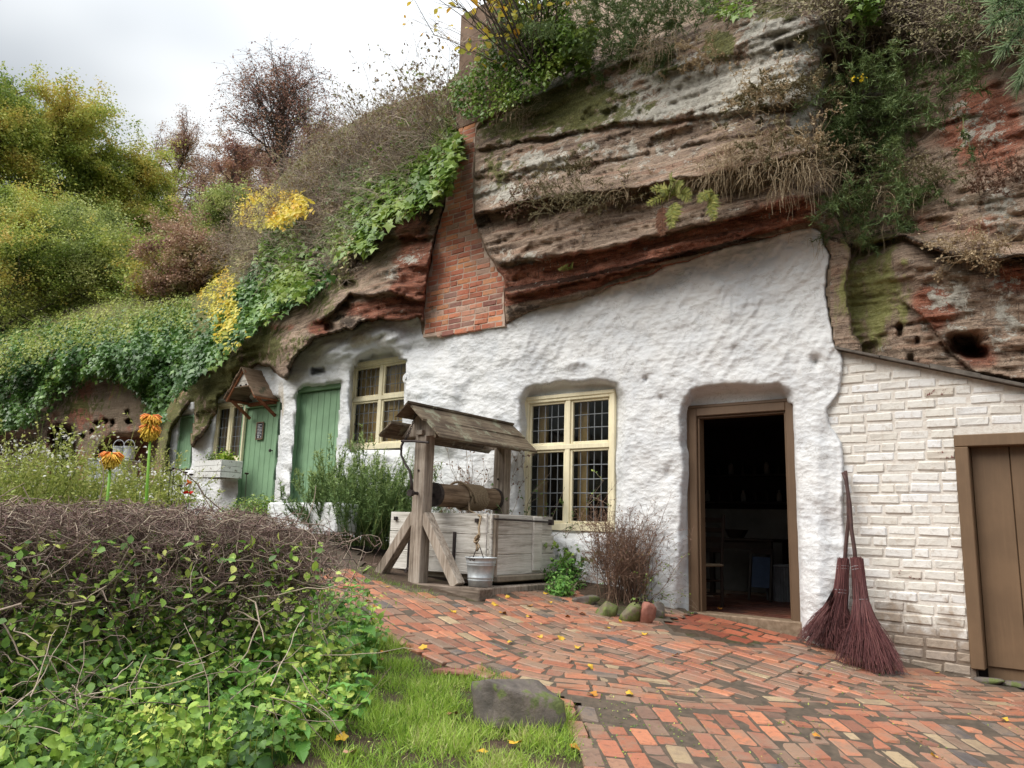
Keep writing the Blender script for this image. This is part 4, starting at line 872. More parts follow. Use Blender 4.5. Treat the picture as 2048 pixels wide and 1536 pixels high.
# ------------------------------------------------------------ brick chimney
def chimney():
    n = .13; P = np.array(CHIM, float); u, z = uz(P[:, 0], P[:, 1], n); poly = [(float(a), float(b)) for a, b in zip(u, z)]
    uc = float(np.mean(u[:2])); T = thing('brick_chimney', 'tall red brick chimney stack rising up the cliff, its top rendered and ivy-hung', 'chimney', tuple(fac(0, 0, 0)), FROT)
    zs = float(uz(917, 262, n)[1]); rr_ = random.Random(8)
    poly = [(a + rr_.uniform(-.02, .02), b) for p_, q_ in zip(poly, poly[1:] + poly[:1]) for a, b in ((p_[0], p_[1]), ((p_[0] * 2 + q_[0]) / 3, (p_[1] * 2 + q_[1]) / 3), ((p_[0] + 2 * q_[0]) / 3, (p_[1] + 2 * q_[1]) / 3))]
    lowp = [(float(a), float(b)) for a, b in zip(u, z) if b <= zs + .3]; mb = MB()
    i0 = [i for i in range(len(poly)) if poly[i][1] <= zs + .35]
    mb.prism([poly[i] for i in i0], -n + .006, .25); mb.build('mortar_body', MAT['mortar'], T)
    ul, ur = float(uz(916, 150, n)[0]), float(uz(1003, 150, n)[0]); zt = float(uz(914, 34, n)[1])
    t = MB().box(ul, ur, -n - .004, .25, zs + .02, zt, .02, jit=.006).build('render_coat', plain('brown_render', (.25, .17, .12), .9, (.13, .085, .06), 5, bump=.6), T)
    me = [MB().box(0, .215, 0, .1, 0, .060, .006, jit=.0024).build('brick', MAT['chim'], T) for _ in range(4)]; used = 0
    H = .0735; z_ = min(q[1] for q in poly) + .01; r = random.Random(3); row = 0; objs = []
    sil = np.array(poly)
    while z_ < zs + .22:
        x = min(q[0] for q in poly) - .1 - (row % 2) * .113 + r.uniform(-.01, .01)
        while x < max(q[0] for q in poly):
            hd = r.random() < .14; L = .104 if hd else .215
            x1 = x + L; a, b = x, x1
            ins = [float(sdist(np.array([q]), np.array([z_ + .03]), sil)[0]) < -.004 for q in np.linspace(a, b, 7)]
            if any(ins):
                k = [q for q, w in zip(np.linspace(a, b, 7), ins) if w]; a, b = min(k), max(k)
                if b - a > .04: objs.append((a, b, z_))
            x = x1 + .014
        z_ += H; row += 1
    for i, (a, b, zz) in enumerate(objs):
        o = me[i] if i < 4 else inst('brick', me[i % 4].data, T); o.location = (a, -n + .001 + r.uniform(-.003, .002), zz + r.uniform(-.003, .003)); o.scale = ((b - a) / .215, 1, 1); o.rotation_euler = (0, r.gauss(0, .008), r.gauss(0, .01))
    print('chimney bricks', len(objs))
chimney()
# ------------------------------------------------------------ painted brick outbuilding
def outbuilding():
    n = -.03; r = random.Random(9)
    ua, za = [float(q) for q in uz(1682, 703, n)]; ub, zb = [float(q) for q in uz(2048, 777, n)]; sl = (zb - za) / (ub - ua)
    roofz = lambda u: za + sl * (u - ua)
    ud, zd = [float(q) for q in uz(1908, 871, n)]; dw = 1.02; ue = ud + dw + .55
    zb0 = .25
    T = thing('brick_outbuilding', 'white painted brick lean-to against the cliff with a brown plank door', 'outbuilding', tuple(fac(0, 0, 0)), FROT)
    y = -n; u_l = float(uz(1655, 900, n)[0])
    pol = [(u_l, zb0), (ud + .03, zb0), (ud + .03, zd - .03), (ud + dw - .03, zd - .03), (ud + dw - .03, zb0), (ue, zb0), (ue, roofz(ue)), (u_l, roofz(u_l))]
    MB().prism([pol[0], pol[1], pol[2], (ud + .03, roofz(ud + .03)), pol[7]], y + .005, y + .25).build('mortar_wall', MAT['pmortar'], T)
    MB().prism([pol[2], pol[3], (pol[3][0], roofz(pol[3][0])), (pol[2][0], roofz(pol[2][0]))], y + .005, y + .25).build('mortar_wall', MAT['pmortar'], T)
    MB().prism([pol[4], pol[5], pol[6], (pol[4][0], roofz(pol[4][0])), (pol[4][0], zd)], y + .005, y + .25).build('mortar_wall', MAT['pmortar'], T)
    me = [MB().box(0, .225, 0, .09, 0, .08, .013, jit=.0034).build('brick', MAT['pbrick'], T) for _ in range(5)]; objs = []
    z = zb0 + .02; row = 0; H = .0895
    while z < roofz(u_l):
        x = u_l - (row % 2) * .12 - r.uniform(0, .03)
        while x < ue:
            L = .11 if r.random() < .08 else r.uniform(.218, .24); a, b = max(x, u_l), min(x + L, ue)
            for lo, hi in (((u_l, ud), (ud + dw, ue)) if z < zd + .01 else ((u_l, ue),)):
                p, q = max(a, lo), min(b, hi)
                top = roofz(q) - .012
                if q - p > .05 and z + .03 < top: objs.append((p, q, z, min(1.0, (top - z) / .08)))
            x += L + .009
        z += H; row += 1
    for i, (a, b, zz, k) in enumerate(objs):
        o = me[i] if i < 5 else inst('brick', me[i % 5].data, T)
        o.location = (a, y - .003 + r.uniform(-.005, .004), zz + .01 * math.sin(a * 2.3 + zz) + r.uniform(-.003, .003)); o.scale = ((b - a) / .225, 1, k); o.rotation_euler = (0, r.gauss(0, .01), r.gauss(0, .012))
    print('outbuilding bricks', len(objs))
    u = ua - .03
    while u < ue + .1:
        w = r.uniform(.28, .42); d = r.uniform(.0, .02)
        V = [(u, roofz(u)), (u + w, roofz(u + w)), (u + w, roofz(u + w) + .018 + d), (u, roofz(u) + .022 + d)]
        MB().prism([(a, b + .004) for a, b in V], y - .075 - r.uniform(0, .03), y + .5).build('roof_slate', plain('grey_slate', (.16, .14, .12), .8, (.07, .06, .05), 12, bump=.5) if 'grey_slate' not in bpy.data.materials else bpy.data.materials['grey_slate'], T); u += w + .004
    MB().box(ud + .02, ud + dw + .1, y + .14, y + .2, zb0 - .4, zd + .05).build('dark_backing', MAT['dark'], T)  # added dark backing, stops daylight showing through the door gaps
    # door
    zdb = float(uz(1945, 1337, n)[1]); f = .1; d = MB()
    for a, b, c, e in ((ud, ud + f, zdb, zd - f), (ud + dw - f, ud + dw, zdb, zd - f), (ud, ud + dw, zd - f + .001, zd)): d.box(a, b, y - .035, y + .13, c, e, .007)
    d.build('door_frame', MAT['brown2'], T)
    D = MB().box(ud + f + .001, ud + dw - f - .001, y + .105, y + .125, zdb - .12, zd - f - .02).build('door', MAT['brown2'], T); w = (dw - 2 * f) / 3
    for i in range(3): MB().box(ud + f + i * w + .003, ud + f + (i + 1) * w - .003, y + .08, y + .104, zdb + .02, zd - f + .004, .004).build('plank', MAT['brown2'], D)
outbuilding()
# ------------------------------------------------------------ paving
def arc(P):
    d = np.concatenate([[0], np.cumsum(np.linalg.norm(np.diff(P, axis=0), axis=1))]); return d
def paving():
    r = random.Random(11)
    edge_px = [(560, 1130), (640, 1190), (700, 1235), (760, 1275), (830, 1312), (900, 1345), (1000, 1375), (1130, 1400), (1300, 1418), (1500, 1430), (1750, 1442), (2048, 1452), (2400, 1462)]
    E = gp(np.array([p[0] for p in edge_px]), np.array([p[1] for p in edge_px]))[:, :2]; s = arc(E); ss = np.linspace(0, s[-1], 200)
    C = np.stack([np.interp(ss, s, E[:, 0]), np.interp(ss, s, E[:, 1])], 1)
    k = np.ones(25) / 25; C = np.stack([np.convolve(np.pad(C[:, i], 12, 'edge'), k, 'valid') for i in (0, 1)], 1)
    T = nrm(np.gradient(C, axis=0)); Nn = np.stack([-T[:, 1], T[:, 0]], 1)
    bricks = []                                  # (x, y, angle, length, width)
    excl = [np.array(gp(np.array([p[0] for p in q]), np.array([p[1] for p in q]))[:, :2]) for q in EXCL]
    def ok(x, y):
        nn = (x - F0[0]) * FN[0] + (y - F0[1]) * FN[1]; uu = (x - F0[0]) * FR[0] + (y - F0[1]) * FR[1]
        if nn < .09: return False
        for q in excl:
            if float(sdist(np.array([x]), np.array([y]), q)[0]) < 0: return False
        return True
    for row in range(0, 34):
        P = C + Nn * (.055 + row * .112); a = arc(P); x = r.uniform(0, .2); tot = a[-1]
        while x < tot - .2:
            L = .215 if r.random() < .8 else .105; m = x + L / 2
            px, py = np.interp(m, a, P[:, 0]), np.interp(m, a, P[:, 1]); i = min(int(np.interp(m, a, np.arange(200))), 198)
            t = T[i]; an = math.atan2(t[1], t[0]); x += L + .009 + r.uniform(0, .004)
            if ok(px, py): bricks.append((px, py, an + r.gauss(0, .028), L, .102))
    # before the doorway the courses run square to the house
    DZ = gp(np.array([1235., 1320, 1430, 1520, 1600, 1760, 1700, 1540, 1380, 1260, 1190]), np.array([1262., 1285, 1300, 1306, 1292, 1372, 1408, 1400, 1380, 1345, 1300]))[:, :2]
    bricks = [b for b in bricks if float(sdist(np.array([b[0]]), np.array([b[1]]), DZ)[0]) > -.02]
    f2, n2 = FR[:2], FN[:2]; c0 = DZ.mean(0); fa = math.atan2(f2[1], f2[0]); row = 0
    for j in range(-14, 15):
        x = -2.2 + (j % 2) * .11
        while x < 2.2:
            L = .215 if r.random() < .75 else .105; q = c0 + f2 * (x + L / 2) + n2 * (j * .111); x += L + .011
            if float(sdist(q[0:1], q[1:2], DZ)[0]) < .02 and ok(q[0], q[1]): bricks.append((q[0], q[1], fa + r.gauss(0, .025), L, .102))
    # foreground: courses turned to face the visitor
    A = gp(np.array([1165.]), np.array([1530.]))[0, :2]; B = gp(np.array([2048.]), np.array([1530.]))[0, :2]; ex = np.array([.998, .06]); ey = np.array([-.06, .998]); O = gp(np.array([1130.]), np.array([1400.]))[0, :2]
    for c in range(-6, 36):
        y = -2.2 + (c % 2) * .11 + r.uniform(-.02, .02)
        while y < 1.2:
            L = .215 if r.random() < .72 else .105; q = O + ex * (c * .114 + .02 * math.sin(y * 5)) + ey * (y + L / 2); y += L + .011
            d = np.linalg.norm(C - q, axis=1); i = int(d.argmin()); side = (q - C[i]) @ Nn[i]
            if side < -.005 - L * .42 and sdist(q[0:1], q[1:2], LAWN)[0] > .0: bricks.append((q[0], q[1], math.atan2(ey[1], ey[0]) + r.gauss(0, .03), L, .102))
    P = np.array([(b[0], b[1]) for b in bricks]); px = proj(np.column_stack([P, gz(P[:, 0], P[:, 1])]))
    inv = (px[:, 0] > -60) & (px[:, 0] < 2110) & (px[:, 1] < 1580); order = sorted([i for i in range(len(bricks)) if inv[i]], key=lambda i: P[i, 1] + (400 if px[i, 1] > 1545 else 0)); near = set(order[:300])
    print('paving bricks', len(bricks), 'in view', int(inv.sum()))
    # sandy bed
    ring = list(C + Nn * 3.95)[::-1]; low = [tuple(O + ex * 3.9 - ey * 2.2), tuple(O + ex * -.45 - ey * 2.2), tuple(O + ex * -.2 + ey * .1)]
    bed = np.array([tuple(c) for c in C] + [low[0], low[1]] if False else [tuple(c) for c in C])
    xs = np.arange(-4.5, 5.5, .09); ys = np.arange(1.5, 10.5, .09); X, Y = np.meshgrid(xs, ys); Z = soilz(X, Y) + .0165
    D = np.stack([(X.ravel()[:, None] - C[::4, 0]) ** 2 + (Y.ravel()[:, None] - C[::4, 1]) ** 2], 0)[0]; i = D.argmin(1) * 4; side = ((X.ravel() - C[i, 0]) * Nn[i, 0] + (Y.ravel() - C[i, 1]) * Nn[i, 1]).reshape(X.shape)
    nn = (X - F0[0]) * FN[0] + (Y - F0[1]) * FN[1]; lawn = sdist(X, Y, LAWN)
    keep = (nn > -.1) & (((side > -.02)) | ((lawn > .02))) & (X > -2.4) & (side < 3.2)
    for q in excl: keep &= sdist(X, Y, q) > -.12
    j = np.arange(X.size).reshape(X.shape); F = np.stack([j[:-1, :-1], j[:-1, 1:], j[1:, 1:], j[1:, :-1]], -1); k = keep[:-1, :-1] & keep[:-1, 1:] & keep[1:, 1:] & keep[1:, :-1]
    path = mesh('path', np.stack([X, Y, Z], -1).reshape(-1, 3), F[k], MAT['pathbed'], smooth=True, kind='structure')
    me = []
    def one(L, nm='brick'):
        return MB().box(-L / 2, L / 2, -.051, .051, -.04, .0, .008, jit=.0026)
    src = {}
    for L in (.215, .105):
        for q in range(4): src[L, q] = one(L).build('brick', MAT['pave'], path)
    used = set(); rest = MB(); sx, sy = -GB, -GC
    for i, (x, y, an, L, w) in enumerate(bricks):
        z = float(soilz(x, y)) + .0215 + r.choice([0, 0, 0, -.004, .003]) + r.uniform(-.002, .002); q = r.randrange(4)
        ca, sa = math.cos(an), math.sin(an); gxx = (float(soilz(x + .1, y)) - float(soilz(x - .1, y))) / .2; gyy = (float(soilz(x, y + .1)) - float(soilz(x, y - .1))) / .2
        nz = Vector((-gxx + r.gauss(0, .018), -gyy + r.gauss(0, .018), 1)).normalized(); xa = Vector((ca, sa, 0)); xa = (xa - nz * xa.dot(nz)).normalized(); ya = nz.cross(xa)
        M = Matrix(((xa.x, ya.x, nz.x, x), (xa.y, ya.y, nz.y, y), (xa.z, ya.z, nz.z, z), (0, 0, 0, 1)))
        if i in near:
            o = src[L, q]
            if (L, q) in used: o = inst('brick', src[L, q].data, path)
            used.add((L, q)); o.matrix_local = M; o.scale = (r.uniform(.96, 1.0), r.uniform(.94, 1.0), 1)
        else: rest.box(-L / 2, L / 2, -.05, .05, -.03, 0, .006, M, a=r.random())
    rest.build('far_bricks', MAT['pave'], path, kind='stuff')
    return C, Nn, T
LAWN = gp(np.array([300., 560, 700, 750, 830, 900, 1000, 1100, 1140, 1150, 1160, 1150, 1000, 300]), np.array([1560., 1290, 1245, 1275, 1318, 1350, 1378, 1400, 1430, 1480, 1540, 1700, 1800, 1800]))[:, :2]
EXCL = [[(720, 1150), (790, 1175), (975, 1215), (1000, 1190), (1150, 1185), (1180, 1130), (1000, 1080), (700, 1080)], [(1150, 1185), (1190, 1215), (1240, 1240), (1290, 1246), (1335, 1232), (1345, 1190), (1150, 1100)],
        [(1310, 1248), (1372, 1224), (1620, 1256), (1625, 1282), (1520, 1300), (1440, 1292), (1330, 1268)]]
PC, PN, PT = paving()
# quarry tiles laid as a doorstep
def doorstep():
    r = random.Random(5); T = None; me = None; n = 0
    q = gp(np.array([1450.]), np.array([1262.]))[0]
    D = thing('doorstep', 'wet red quarry tile doorstep in front of the open brown doorway', 'doorstep', tuple(fac(UD0, .16, FZ - .075)), FROT)
    MB().box(-.28, 1.05, -.3, .20, -.22, -.13).build('mortar_bed', MAT['pathbed'], D)
    for row in range(4):
        x = -.28 + (row % 2) * .1 + row * .03
        lim = (1.3, 1.3, 1.2, .95)[row]
        while x < lim - .12:
            w = .205
            if me is None: o = MB().box(.004, .196, -.094, .094, -.05, 0, .006, jit=.001).build('tile', MAT['tile'], D); me = o.data
            else: o = inst('tile', me, D)
            wq = fac(UD0 + x + .1, .16 - (.1 - row * .206), 0); o.location = (x, .1 - row * .206, float(soilz(wq[0], wq[1])) + .016 - (FZ - .075) + r.uniform(-.002, .002)); o.rotation_euler = (r.gauss(.115, .006), r.gauss(.125, .006), r.gauss(0, .01)); x += w
doorstep()
# ------------------------------------------------------------ the well
def well():
    p = gp(835, 1165); az = math.atan2(-.589, .808); z0 = float(p[2])
    W = thing('well', 'old timber well with a pitched board roof, rope windlass and silvered plank sides', 'well', (p[0], p[1] + .03, z0), az)
    H = 1.46; Ln = 1.34
    def post(x, y): MB().box(x - .075, x + .075, y - .07, y + .07, -.05, H, .008, jit=.0015).build('post', MAT['oldwood'], W)
    post(0, 0); post(0, Ln)
    for s, ft in ((-1, -.56), (1, .52)):
        MB().bar((s * .06, -.0, .66), (ft, -.0, -.0), .1, .115, .006, up=(0, 1, 0)).build('brace', MAT['oldwood'], W)
    MB().box(-.42, .86, -.11, .10, -.13, -.0, .012, jit=.003).build('base_beam', MAT['oldwoodX'], W)
    MB().box(.62, .80, .105, 1.75, -.12, -.005, .012, jit=.003).build('base_beam', MAT['oldwood'], W)
    MB().box(.78, 1.12, 1.62, 1.80, -.14, -.01, .012, jit=.003).build('base_beam', MAT['oldwoodX'], W)
    MB().box(-.1, .04, -.118, -.1105, -.07, -.03, .003).build('beam_tenon', MAT['oldwoodX'], W)
    # board boxes: three boards a side
    y0, x1 = .30, .62
    for i, (a, b) in enumerate(((.03, .23), (.235, .425), (.43, .63))):
        MB().box(-.72 - .02 * (i == 0), x1 - .02, y0, y0 + .03, a + .06, b + .06, .005, jit=.0018).build('side_board', MAT['boards'], W)
        MB().box(x1 - .005, x1 + .025, y0 + .03, y0 + 1.13 + .04 * (2 - i), a + .06, b + .06, .005, jit=.0018).build('side_board', MAT['boardsY'], W)
        MB().box(-.72, -.69, y0 + .03, y0 + 1.13, a + .06, b + .06, .005).build('side_board', MAT['boardsY'], W)
        MB().box(-.72, x1 - .02, y0 + 1.14, y0 + 1.17, a + .06, b + .06, .005).build('side_board', MAT['boards'], W)
    MB().box(x1 + .027, x1 + .052, y0 + .74, y0 + .9, .12, .68, .004).build('cleat', MAT['boardsY'], W)
    MB().box(x1 + .027, x1 + .06, y0 + .05, y0 + .1, .08, .68, .004).build('cleat', MAT['oldwood'], W)
    MB().box(-.69, x1 - .02, y0 + .04, y0 + 1.13, .0, .03).build('well_shaft_cover', MAT['dark'], W)
    MB().box(-.2, x1 + .1, y0 + .06, y0 + 1.3, .03, .09, .01).build('stone_kerb', plain('kerb_stone', (.3, .26, .2), .9, (.16, .13, .1), 7, bump=.5), W)
    for x in (-.42, .2):
        MB().tube([(x, y0 - .012, .5), (x, y0 - .012, .12), (x, y0 - .05, .06)], .016, 4).build('hinge_strap', MAT['iron'], W)
        b = MB().box(x - .022, x + .022, y0 - .008, y0 - .001, .2, .5, .003); b.build('hinge_strap', MAT['iron'], W)
    for x in (-.63, .49): MB().box(x - .02, x + .02, y0 - .03, y0, .60, .64, .004).build('staple', MAT['iron'], W)
    MB().tube([(x1 + .06, y0 + .02, .64), (x1 + .075, y0 + .6, .635), (x1 + .06, y0 + 1.06, .63)], .011, 6).build('iron_bar', MAT['iron'], W)
    MB().box(x1 + .03, x1 + .085, y0 + 1.04, y0 + 1.08, .60, .66, .004).build('bar_staple', MAT['iron'], W)
    # windlass
    zw, ra = .87, .118; x0 = .0
    D = MB().tube([(x0, .16, zw), (x0, .17, zw), (x0, .5, zw), (x0, .9, zw), (x0, Ln - .12, zw)], [ra * .97, ra, ra * 1.02, ra, ra], 28).build('windlass_drum', MAT['drum'], W, smooth=False)
    for y in (.155, Ln - .16): MB().tube([(x0, y, zw), (x0, y + .045, zw)], ra + .007, 28).build('iron_hoop', MAT['iron'], D)
    MB().tube([(x0, -.16, zw), (x0, .16, zw)], .016, 8).build('axle', MAT['iron'], W); MB().tube([(x0, Ln - .12, zw), (x0, Ln + .1, zw)], .016, 8).build('axle', MAT['iron'], W)
    c = MB(); t = np.linspace(0, 11 * 2 * math.pi, 360); c.tube(np.stack([x0 + (ra + .014) * np.cos(t), .62 + .028 * t / (2 * math.pi), zw + (ra + .014) * np.sin(t)], 1), .0145, 6)
    c.build('rope_coil', MAT['rope'], W, smooth=True)
    c = MB(); t = np.linspace(-.4, 3.9, 30); c.tube(np.stack([x0 + (ra + .034) * np.cos(t), .66 - .06 * np.sin(t) - .03 * t, zw + (ra + .034) * np.sin(t)], 1), .013, 6); c.build('rope_loop', MAT['rope'], W, smooth=True)
    bx, by = .60, .14
    rp = MB(); P = [(x0 + ra, .6, zw - .06), (x0 + ra + .1, .5, .72), (.56, .26, .66), (.585, .2, .55), (bx + .03, by + .02, .47), (bx, by, .40)]; rp.tube(P, .011, 6)
    for k in range(3):
        t = np.linspace(0, 2 * math.pi, 14); rp.tube(np.stack([bx + .01 + (.022 + .006 * k) * np.cos(t + k), by + .02 * np.sin(t), .43 + .018 * k + .02 * np.sin(t * 1 + k * 2)], 1), .01, 6)
    for sgn in (-1, 1): rp.tube([(bx, by, .43), (bx + sgn * .015 + .04, by - .01, .37), (bx + .035 + sgn * .004, by - .02, .33)], .009, 6)
    rp.build('rope', MAT['rope'], W, smooth=True)
    # crank: S-curved handle with its grip, and the chain that holds it
    yc = -.13; cr = [(x0, -.16, zw), (x0 - .0, -.165, zw + .1), (x0 - .03, -.17, zw + .22), (x0 - .1, -.175, zw + .3), (x0 - .15, -.18, zw + .38), (x0 - .155, -.18, zw + .47), (x0 - .12, -.18, zw + .535)]
    MB().tube(cr, [.02, .015, .013, .012, .012, .012, .013], 8).build('crank_handle', MAT['iron'], W, smooth=True)
    MB().tube([(x0 - .12, -.16, zw + .53), (x0 - .12, -.5, zw + .53)], .011, 8).build('crank_grip', MAT['iron'], W) if False else MB().tube([(x0 - .15, -.19, zw + .52), (x0 + .02, -.17, zw + .515), (x0 + .17, -.13, zw + .50)], .012, 8).build('crank_grip', MAT['iron'], W)
    MB().tube([(x0, -.19, zw), (x0, -.15, zw)], .035, 12).build('crank_boss', MAT['iron'], W)
    ch = MB(); n = 15
    for i in range(n):
        f = i / (n - 1); c = np.array([x0 - .12 + .1 * f, -.17 + .06 * f, zw + .53 + .36 * f - .05 * math.sin(f * 3.1)]); t = np.linspace(0, 2 * math.pi, 9); a = .7 if i % 2 else -.7
        d = np.array([.25, .1, .9]) / 1; e = np.array([math.cos(a), math.sin(a), 0])
        ch.tube(np.stack([c + d * .018 * math.cos(q) + e * .010 * math.sin(q) for q in t]), .0042, 5, caps=False)
    ch.build('chain', MAT['iron'], W)
    # roof
    yf, yb = -.22, Ln + .19; hw, dz = .335, .285; zr = H + .27
    def slope(s, a0, a1, o, yf, nm='roof_board', m='roofwood'):
        p = [(s * hw * a0, zr - dz * a0 + o), (s * hw * a1, zr - dz * a1 + o), (s * hw * a1, zr - dz * a1 + o + .022), (s * hw * a0, zr - dz * a0 + o + .022)]
        b = MB().prism(p, yf, yb); V = b.V[0]; V += RNG.normal(0, .004, V.shape); b.V[0] = V; b.build(nm, MAT[m], W)
    slope(1, 0, .52, .0, yf - .02); slope(1, .5, 1.08, -.008, yf + .03)
    slope(-1, -.06, .42, .012, yf - .08); slope(-1, .58, 1.05, .0, yf - .08)
    MB().prism([(-hw * .8, zr - dz * .98), (hw * .8, zr - dz * .98), (.04, zr - .03), (-.04, zr - .03)], -.06, .05).build('gable_block', MAT['oldwood'], W)
    MB().prism([(-hw * .8, zr - dz * .98), (hw * .8, zr - dz * .98), (.04, zr - .03), (-.04, zr - .03)], Ln - .05, Ln + .06).build('gable_block', MAT['oldwood'], W)
    MB().box(hw * .72, hw * .72 + .03, yf + .08, yb - .2, zr - dz - .03, zr - dz + .045, .004).build('eave_plate', MAT['roofwood'], W)
    MB().box(-.045, .045, -.1, Ln + .1, H - .0, H + .05, .004).build('top_plate', MAT['oldwood'], W)
    for y in (.0, Ln): MB().tube([(0, y - .078, H - .36), (0, y - .071, H - .36)], .012, 8).build('peg', MAT['dark'], W)
    # bucket
    ca, sa = math.cos(az), math.sin(az); bl = (p[0] + ca * (bx + .075) - sa * by, p[1] + .03 + sa * (bx + .075) + ca * by, z0 + .0)
    B = thing('bucket', 'galvanised bucket on the well beam, hanging by its handle from the rope', 'bucket', bl, az)
    MB().lathe([(0, .01), (.103, .01), (.106, 0), (.112, .0), (.118, .055), (.124, .06), (.119, .066), (.121, .078), (.127, .083), (.122, .09), (.134, .195), (.142, .2), (.137, .207), (.139, .215), (.145, .222), (.141, .229), (.147, .262), (.155, .266), (.155, .274), (.147, .274), (.142, .26), (.112, .02), (0, .02)], 40).build('pail', MAT['zinc'], B, smooth=True)
    h = MB(); h.tube([(-.1, .0, .262), (-.06, .0, .36), (-.035, 0, .405), (-.015, 0, .36), (.03, 0, .262)], .0045, 6)
    h.build('bail_handle', MAT['iron'], B)
    for x in (-.02, .02): MB().tube([(x + .015 * math.cos(t), -.145, .262 + .015 * math.sin(t)) for t in np.linspace(0, 6.28, 11)], .005, 5).build('handle_ear', MAT['iron'], B)
well()
# ------------------------------------------------------------ besom brooms
def broom(name_, label, hp, head, tie, base, seed):
    r = np.random.default_rng(seed); T = thing('besom_broom', label, 'broom', (0, 0, 0), 0, 'besom brooms leaning on the wall')
    pts = np.array([wallp(x, y, n) for x, y, n in hp]); T.location = tuple(np.array(base[0])); off = -np.array(base[0])
    MB().tube(pts + off, np.linspace(.015, .019, len(pts)), 8).build('handle', plain('broom_stick', (.09, .045, .035), .5, (.04, .02, .02), 20) if 'broom_stick' not in bpy.data.materials else bpy.data.materials['broom_stick'], T, smooth=True)
    a = wallp(*head) + off; b = wallp(*tie) + off; c = np.array(base[0]) + off; ax = nrm(b - a); N = 950
    th = r.random(N) * 2 * math.pi; rr = np.sqrt(r.random(N)); R_ = np.array([FR[0], FR[1], 0]); Q = np.cross(ax, R_); Q = nrm(Q); R_ = np.cross(Q, ax)
    q = lambda k: R_[None] * (rr * np.cos(th) * k)[:, None] + Q[None] * (rr * np.sin(th) * k * .8)[:, None]
    j = lambda s: r.normal(0, s, (N, 3))
    w = base[1]; ln = r.uniform(.72, 1.04, N)[:, None]
    p0 = a + q(.045) + j(.004) + ax * r.uniform(-.03, .03, N)[:, None]; p1 = b + q(.055) + j(.004); c_ = c + q(w) ; c_[:, 2] = np.maximum(c_[:, 2], .015 + gzoff(c_[:, 0] + base[0][0], c_[:, 1] + base[0][1], base[0][2]))
    end = p1 + (c_ - p1) * ln; p2 = p1 + (c_ - p1) * ln * .33 - q(w * .10); p3 = p1 + (c_ - p1) * ln * .68 - q(w * .07)
    L = np.stack([p0, p1, p2 + j(.008), p3 + j(.012), end], 1); s = Soup(); s.twigs(L, .0042, .0016, 3, np.repeat(np.clip(r.normal(.45, .25, N), 0, 1), 15))
    P, D, t = kids(L[::3], 3, .35, .5, r); s.twigs(grow(P, D, .09, 3, .2, rng=r), .0018, .001, 3)
    s.build('twig_head', MAT['besom'], T, kind='stuff')
    for f in (.12, .98):
        cc = a + (b - a) * f; rad = .047 + .008 * f; t = np.linspace(0, 2 * math.pi * 2, 34); MB().tube([cc + (R_ * math.cos(k) + Q * .82 * math.sin(k)) * rad + ax * .004 * k for k in t], .003, 5).build('binding_wire', MAT['zinc'], T)
def gzoff(x, y, z): return gz(x, y) + .02 - z
b1 = gp(1652, 1300); b2 = gp(1742, 1345)
broom('', 'left besom broom with purple-brown twigs, leaning where white wall meets painted bricks', [(1691, 942, .03), (1696, 985, .05), (1697, 1040, .07), (1692, 1090, .09), (1689, 1130, .11), (1688, 1160, .12)], (1687, 1124, .11), (1682, 1180, .15), (b1, .26), 1)
broom('', 'right besom broom, fuller twig head, standing nearer the brown door', [(1686, 945, .09), (1692, 960, .1), (1700, 1010, .12), (1703, 1060, .15), (1709, 1100, .18), (1714, 1150, .2)], (1714, 1122, .2), (1722, 1200, .25), (b2, .27), 2)
# ------------------------------------------------------------ window box on its stand
def window_box():
    yb = .05; u0, z1 = [float(q) for q in uz(389, 921, .18)]; u1, _ = [float(q) for q in uz(443, 921, .18)]; _, z0 = [float(q) for q in uz(443, 954, .18)]
    g = float(soilz(*fac((u0 + u1) / 2, .1, 0)[:2])); T = thing('window_box', 'peeling white plank window box on four legs below the small leaded window', 'planter', tuple(fac(u0, .18, g)), FROT)
    w = u1 - u0; a, b = z0 - g, z1 - g; h = (b - a) / 3
    for i in range(3):
        MB().box(0, w, 0, .025, a + i * h, a + (i + 1) * h - .006, .004, jit=.002).build('plank', MAT['whitepaint'], T); MB().box(w - .025, w, .027, .38, a + i * h, a + (i + 1) * h - .006, .004, jit=.002).build('plank', MAT['whitepaint'], T)
    MB().box(0, w, .38, .405, a, b, .004).build('plank', MAT['whitepaint'], T); MB().box(0, .025, .026, .379, a, b, .004).build('plank', MAT['whitepaint'], T); MB().box(.026, w - .026, .026, .379, a + .02, b - .04).build('soil', MAT['soil'], T)
    for x in (.06, w - .06):
        for y in (.06, .34): MB().bar((x, y, 0), (x, y, a), .06, .06, .005).build('leg', MAT['whitepaint'], T)
    P = fac(u0, .18, g); r = np.random.default_rng(3)
    for k, (lab, x0, x1, n, sz, m) in enumerate((('dark wispy plant in the left end of the white window box', .1, w * .5, 500, .035, 'rose'), ('bright yellow-green leafy plant in the window box', w * .6, w * .93, 500, .05, 'yellow2'))):
        Q = np.stack([r.uniform(x0, x1, n), r.normal(.2, .07, n), b - .03 + np.abs(r.normal(0, .07 if k else .1, n))], 1)
        V, F, A = leaves(Q, sz, 'oval' if k else 'diamond', (0, 0, 1), .7, rng=r); W_ = Q
        o = Soup().add(V, F, A).build('potted_plant', MAT[m], kind='stuff'); o.location = tuple(P); o.rotation_euler = (0, 0, FROT); tag(o, lab, 'plant')
MAT['yellow2'] = leafmat('lime_leaf', [(.12, .25, .02), (.28, .42, .04), (.45, .5, .06)], .5, .3)
window_box()
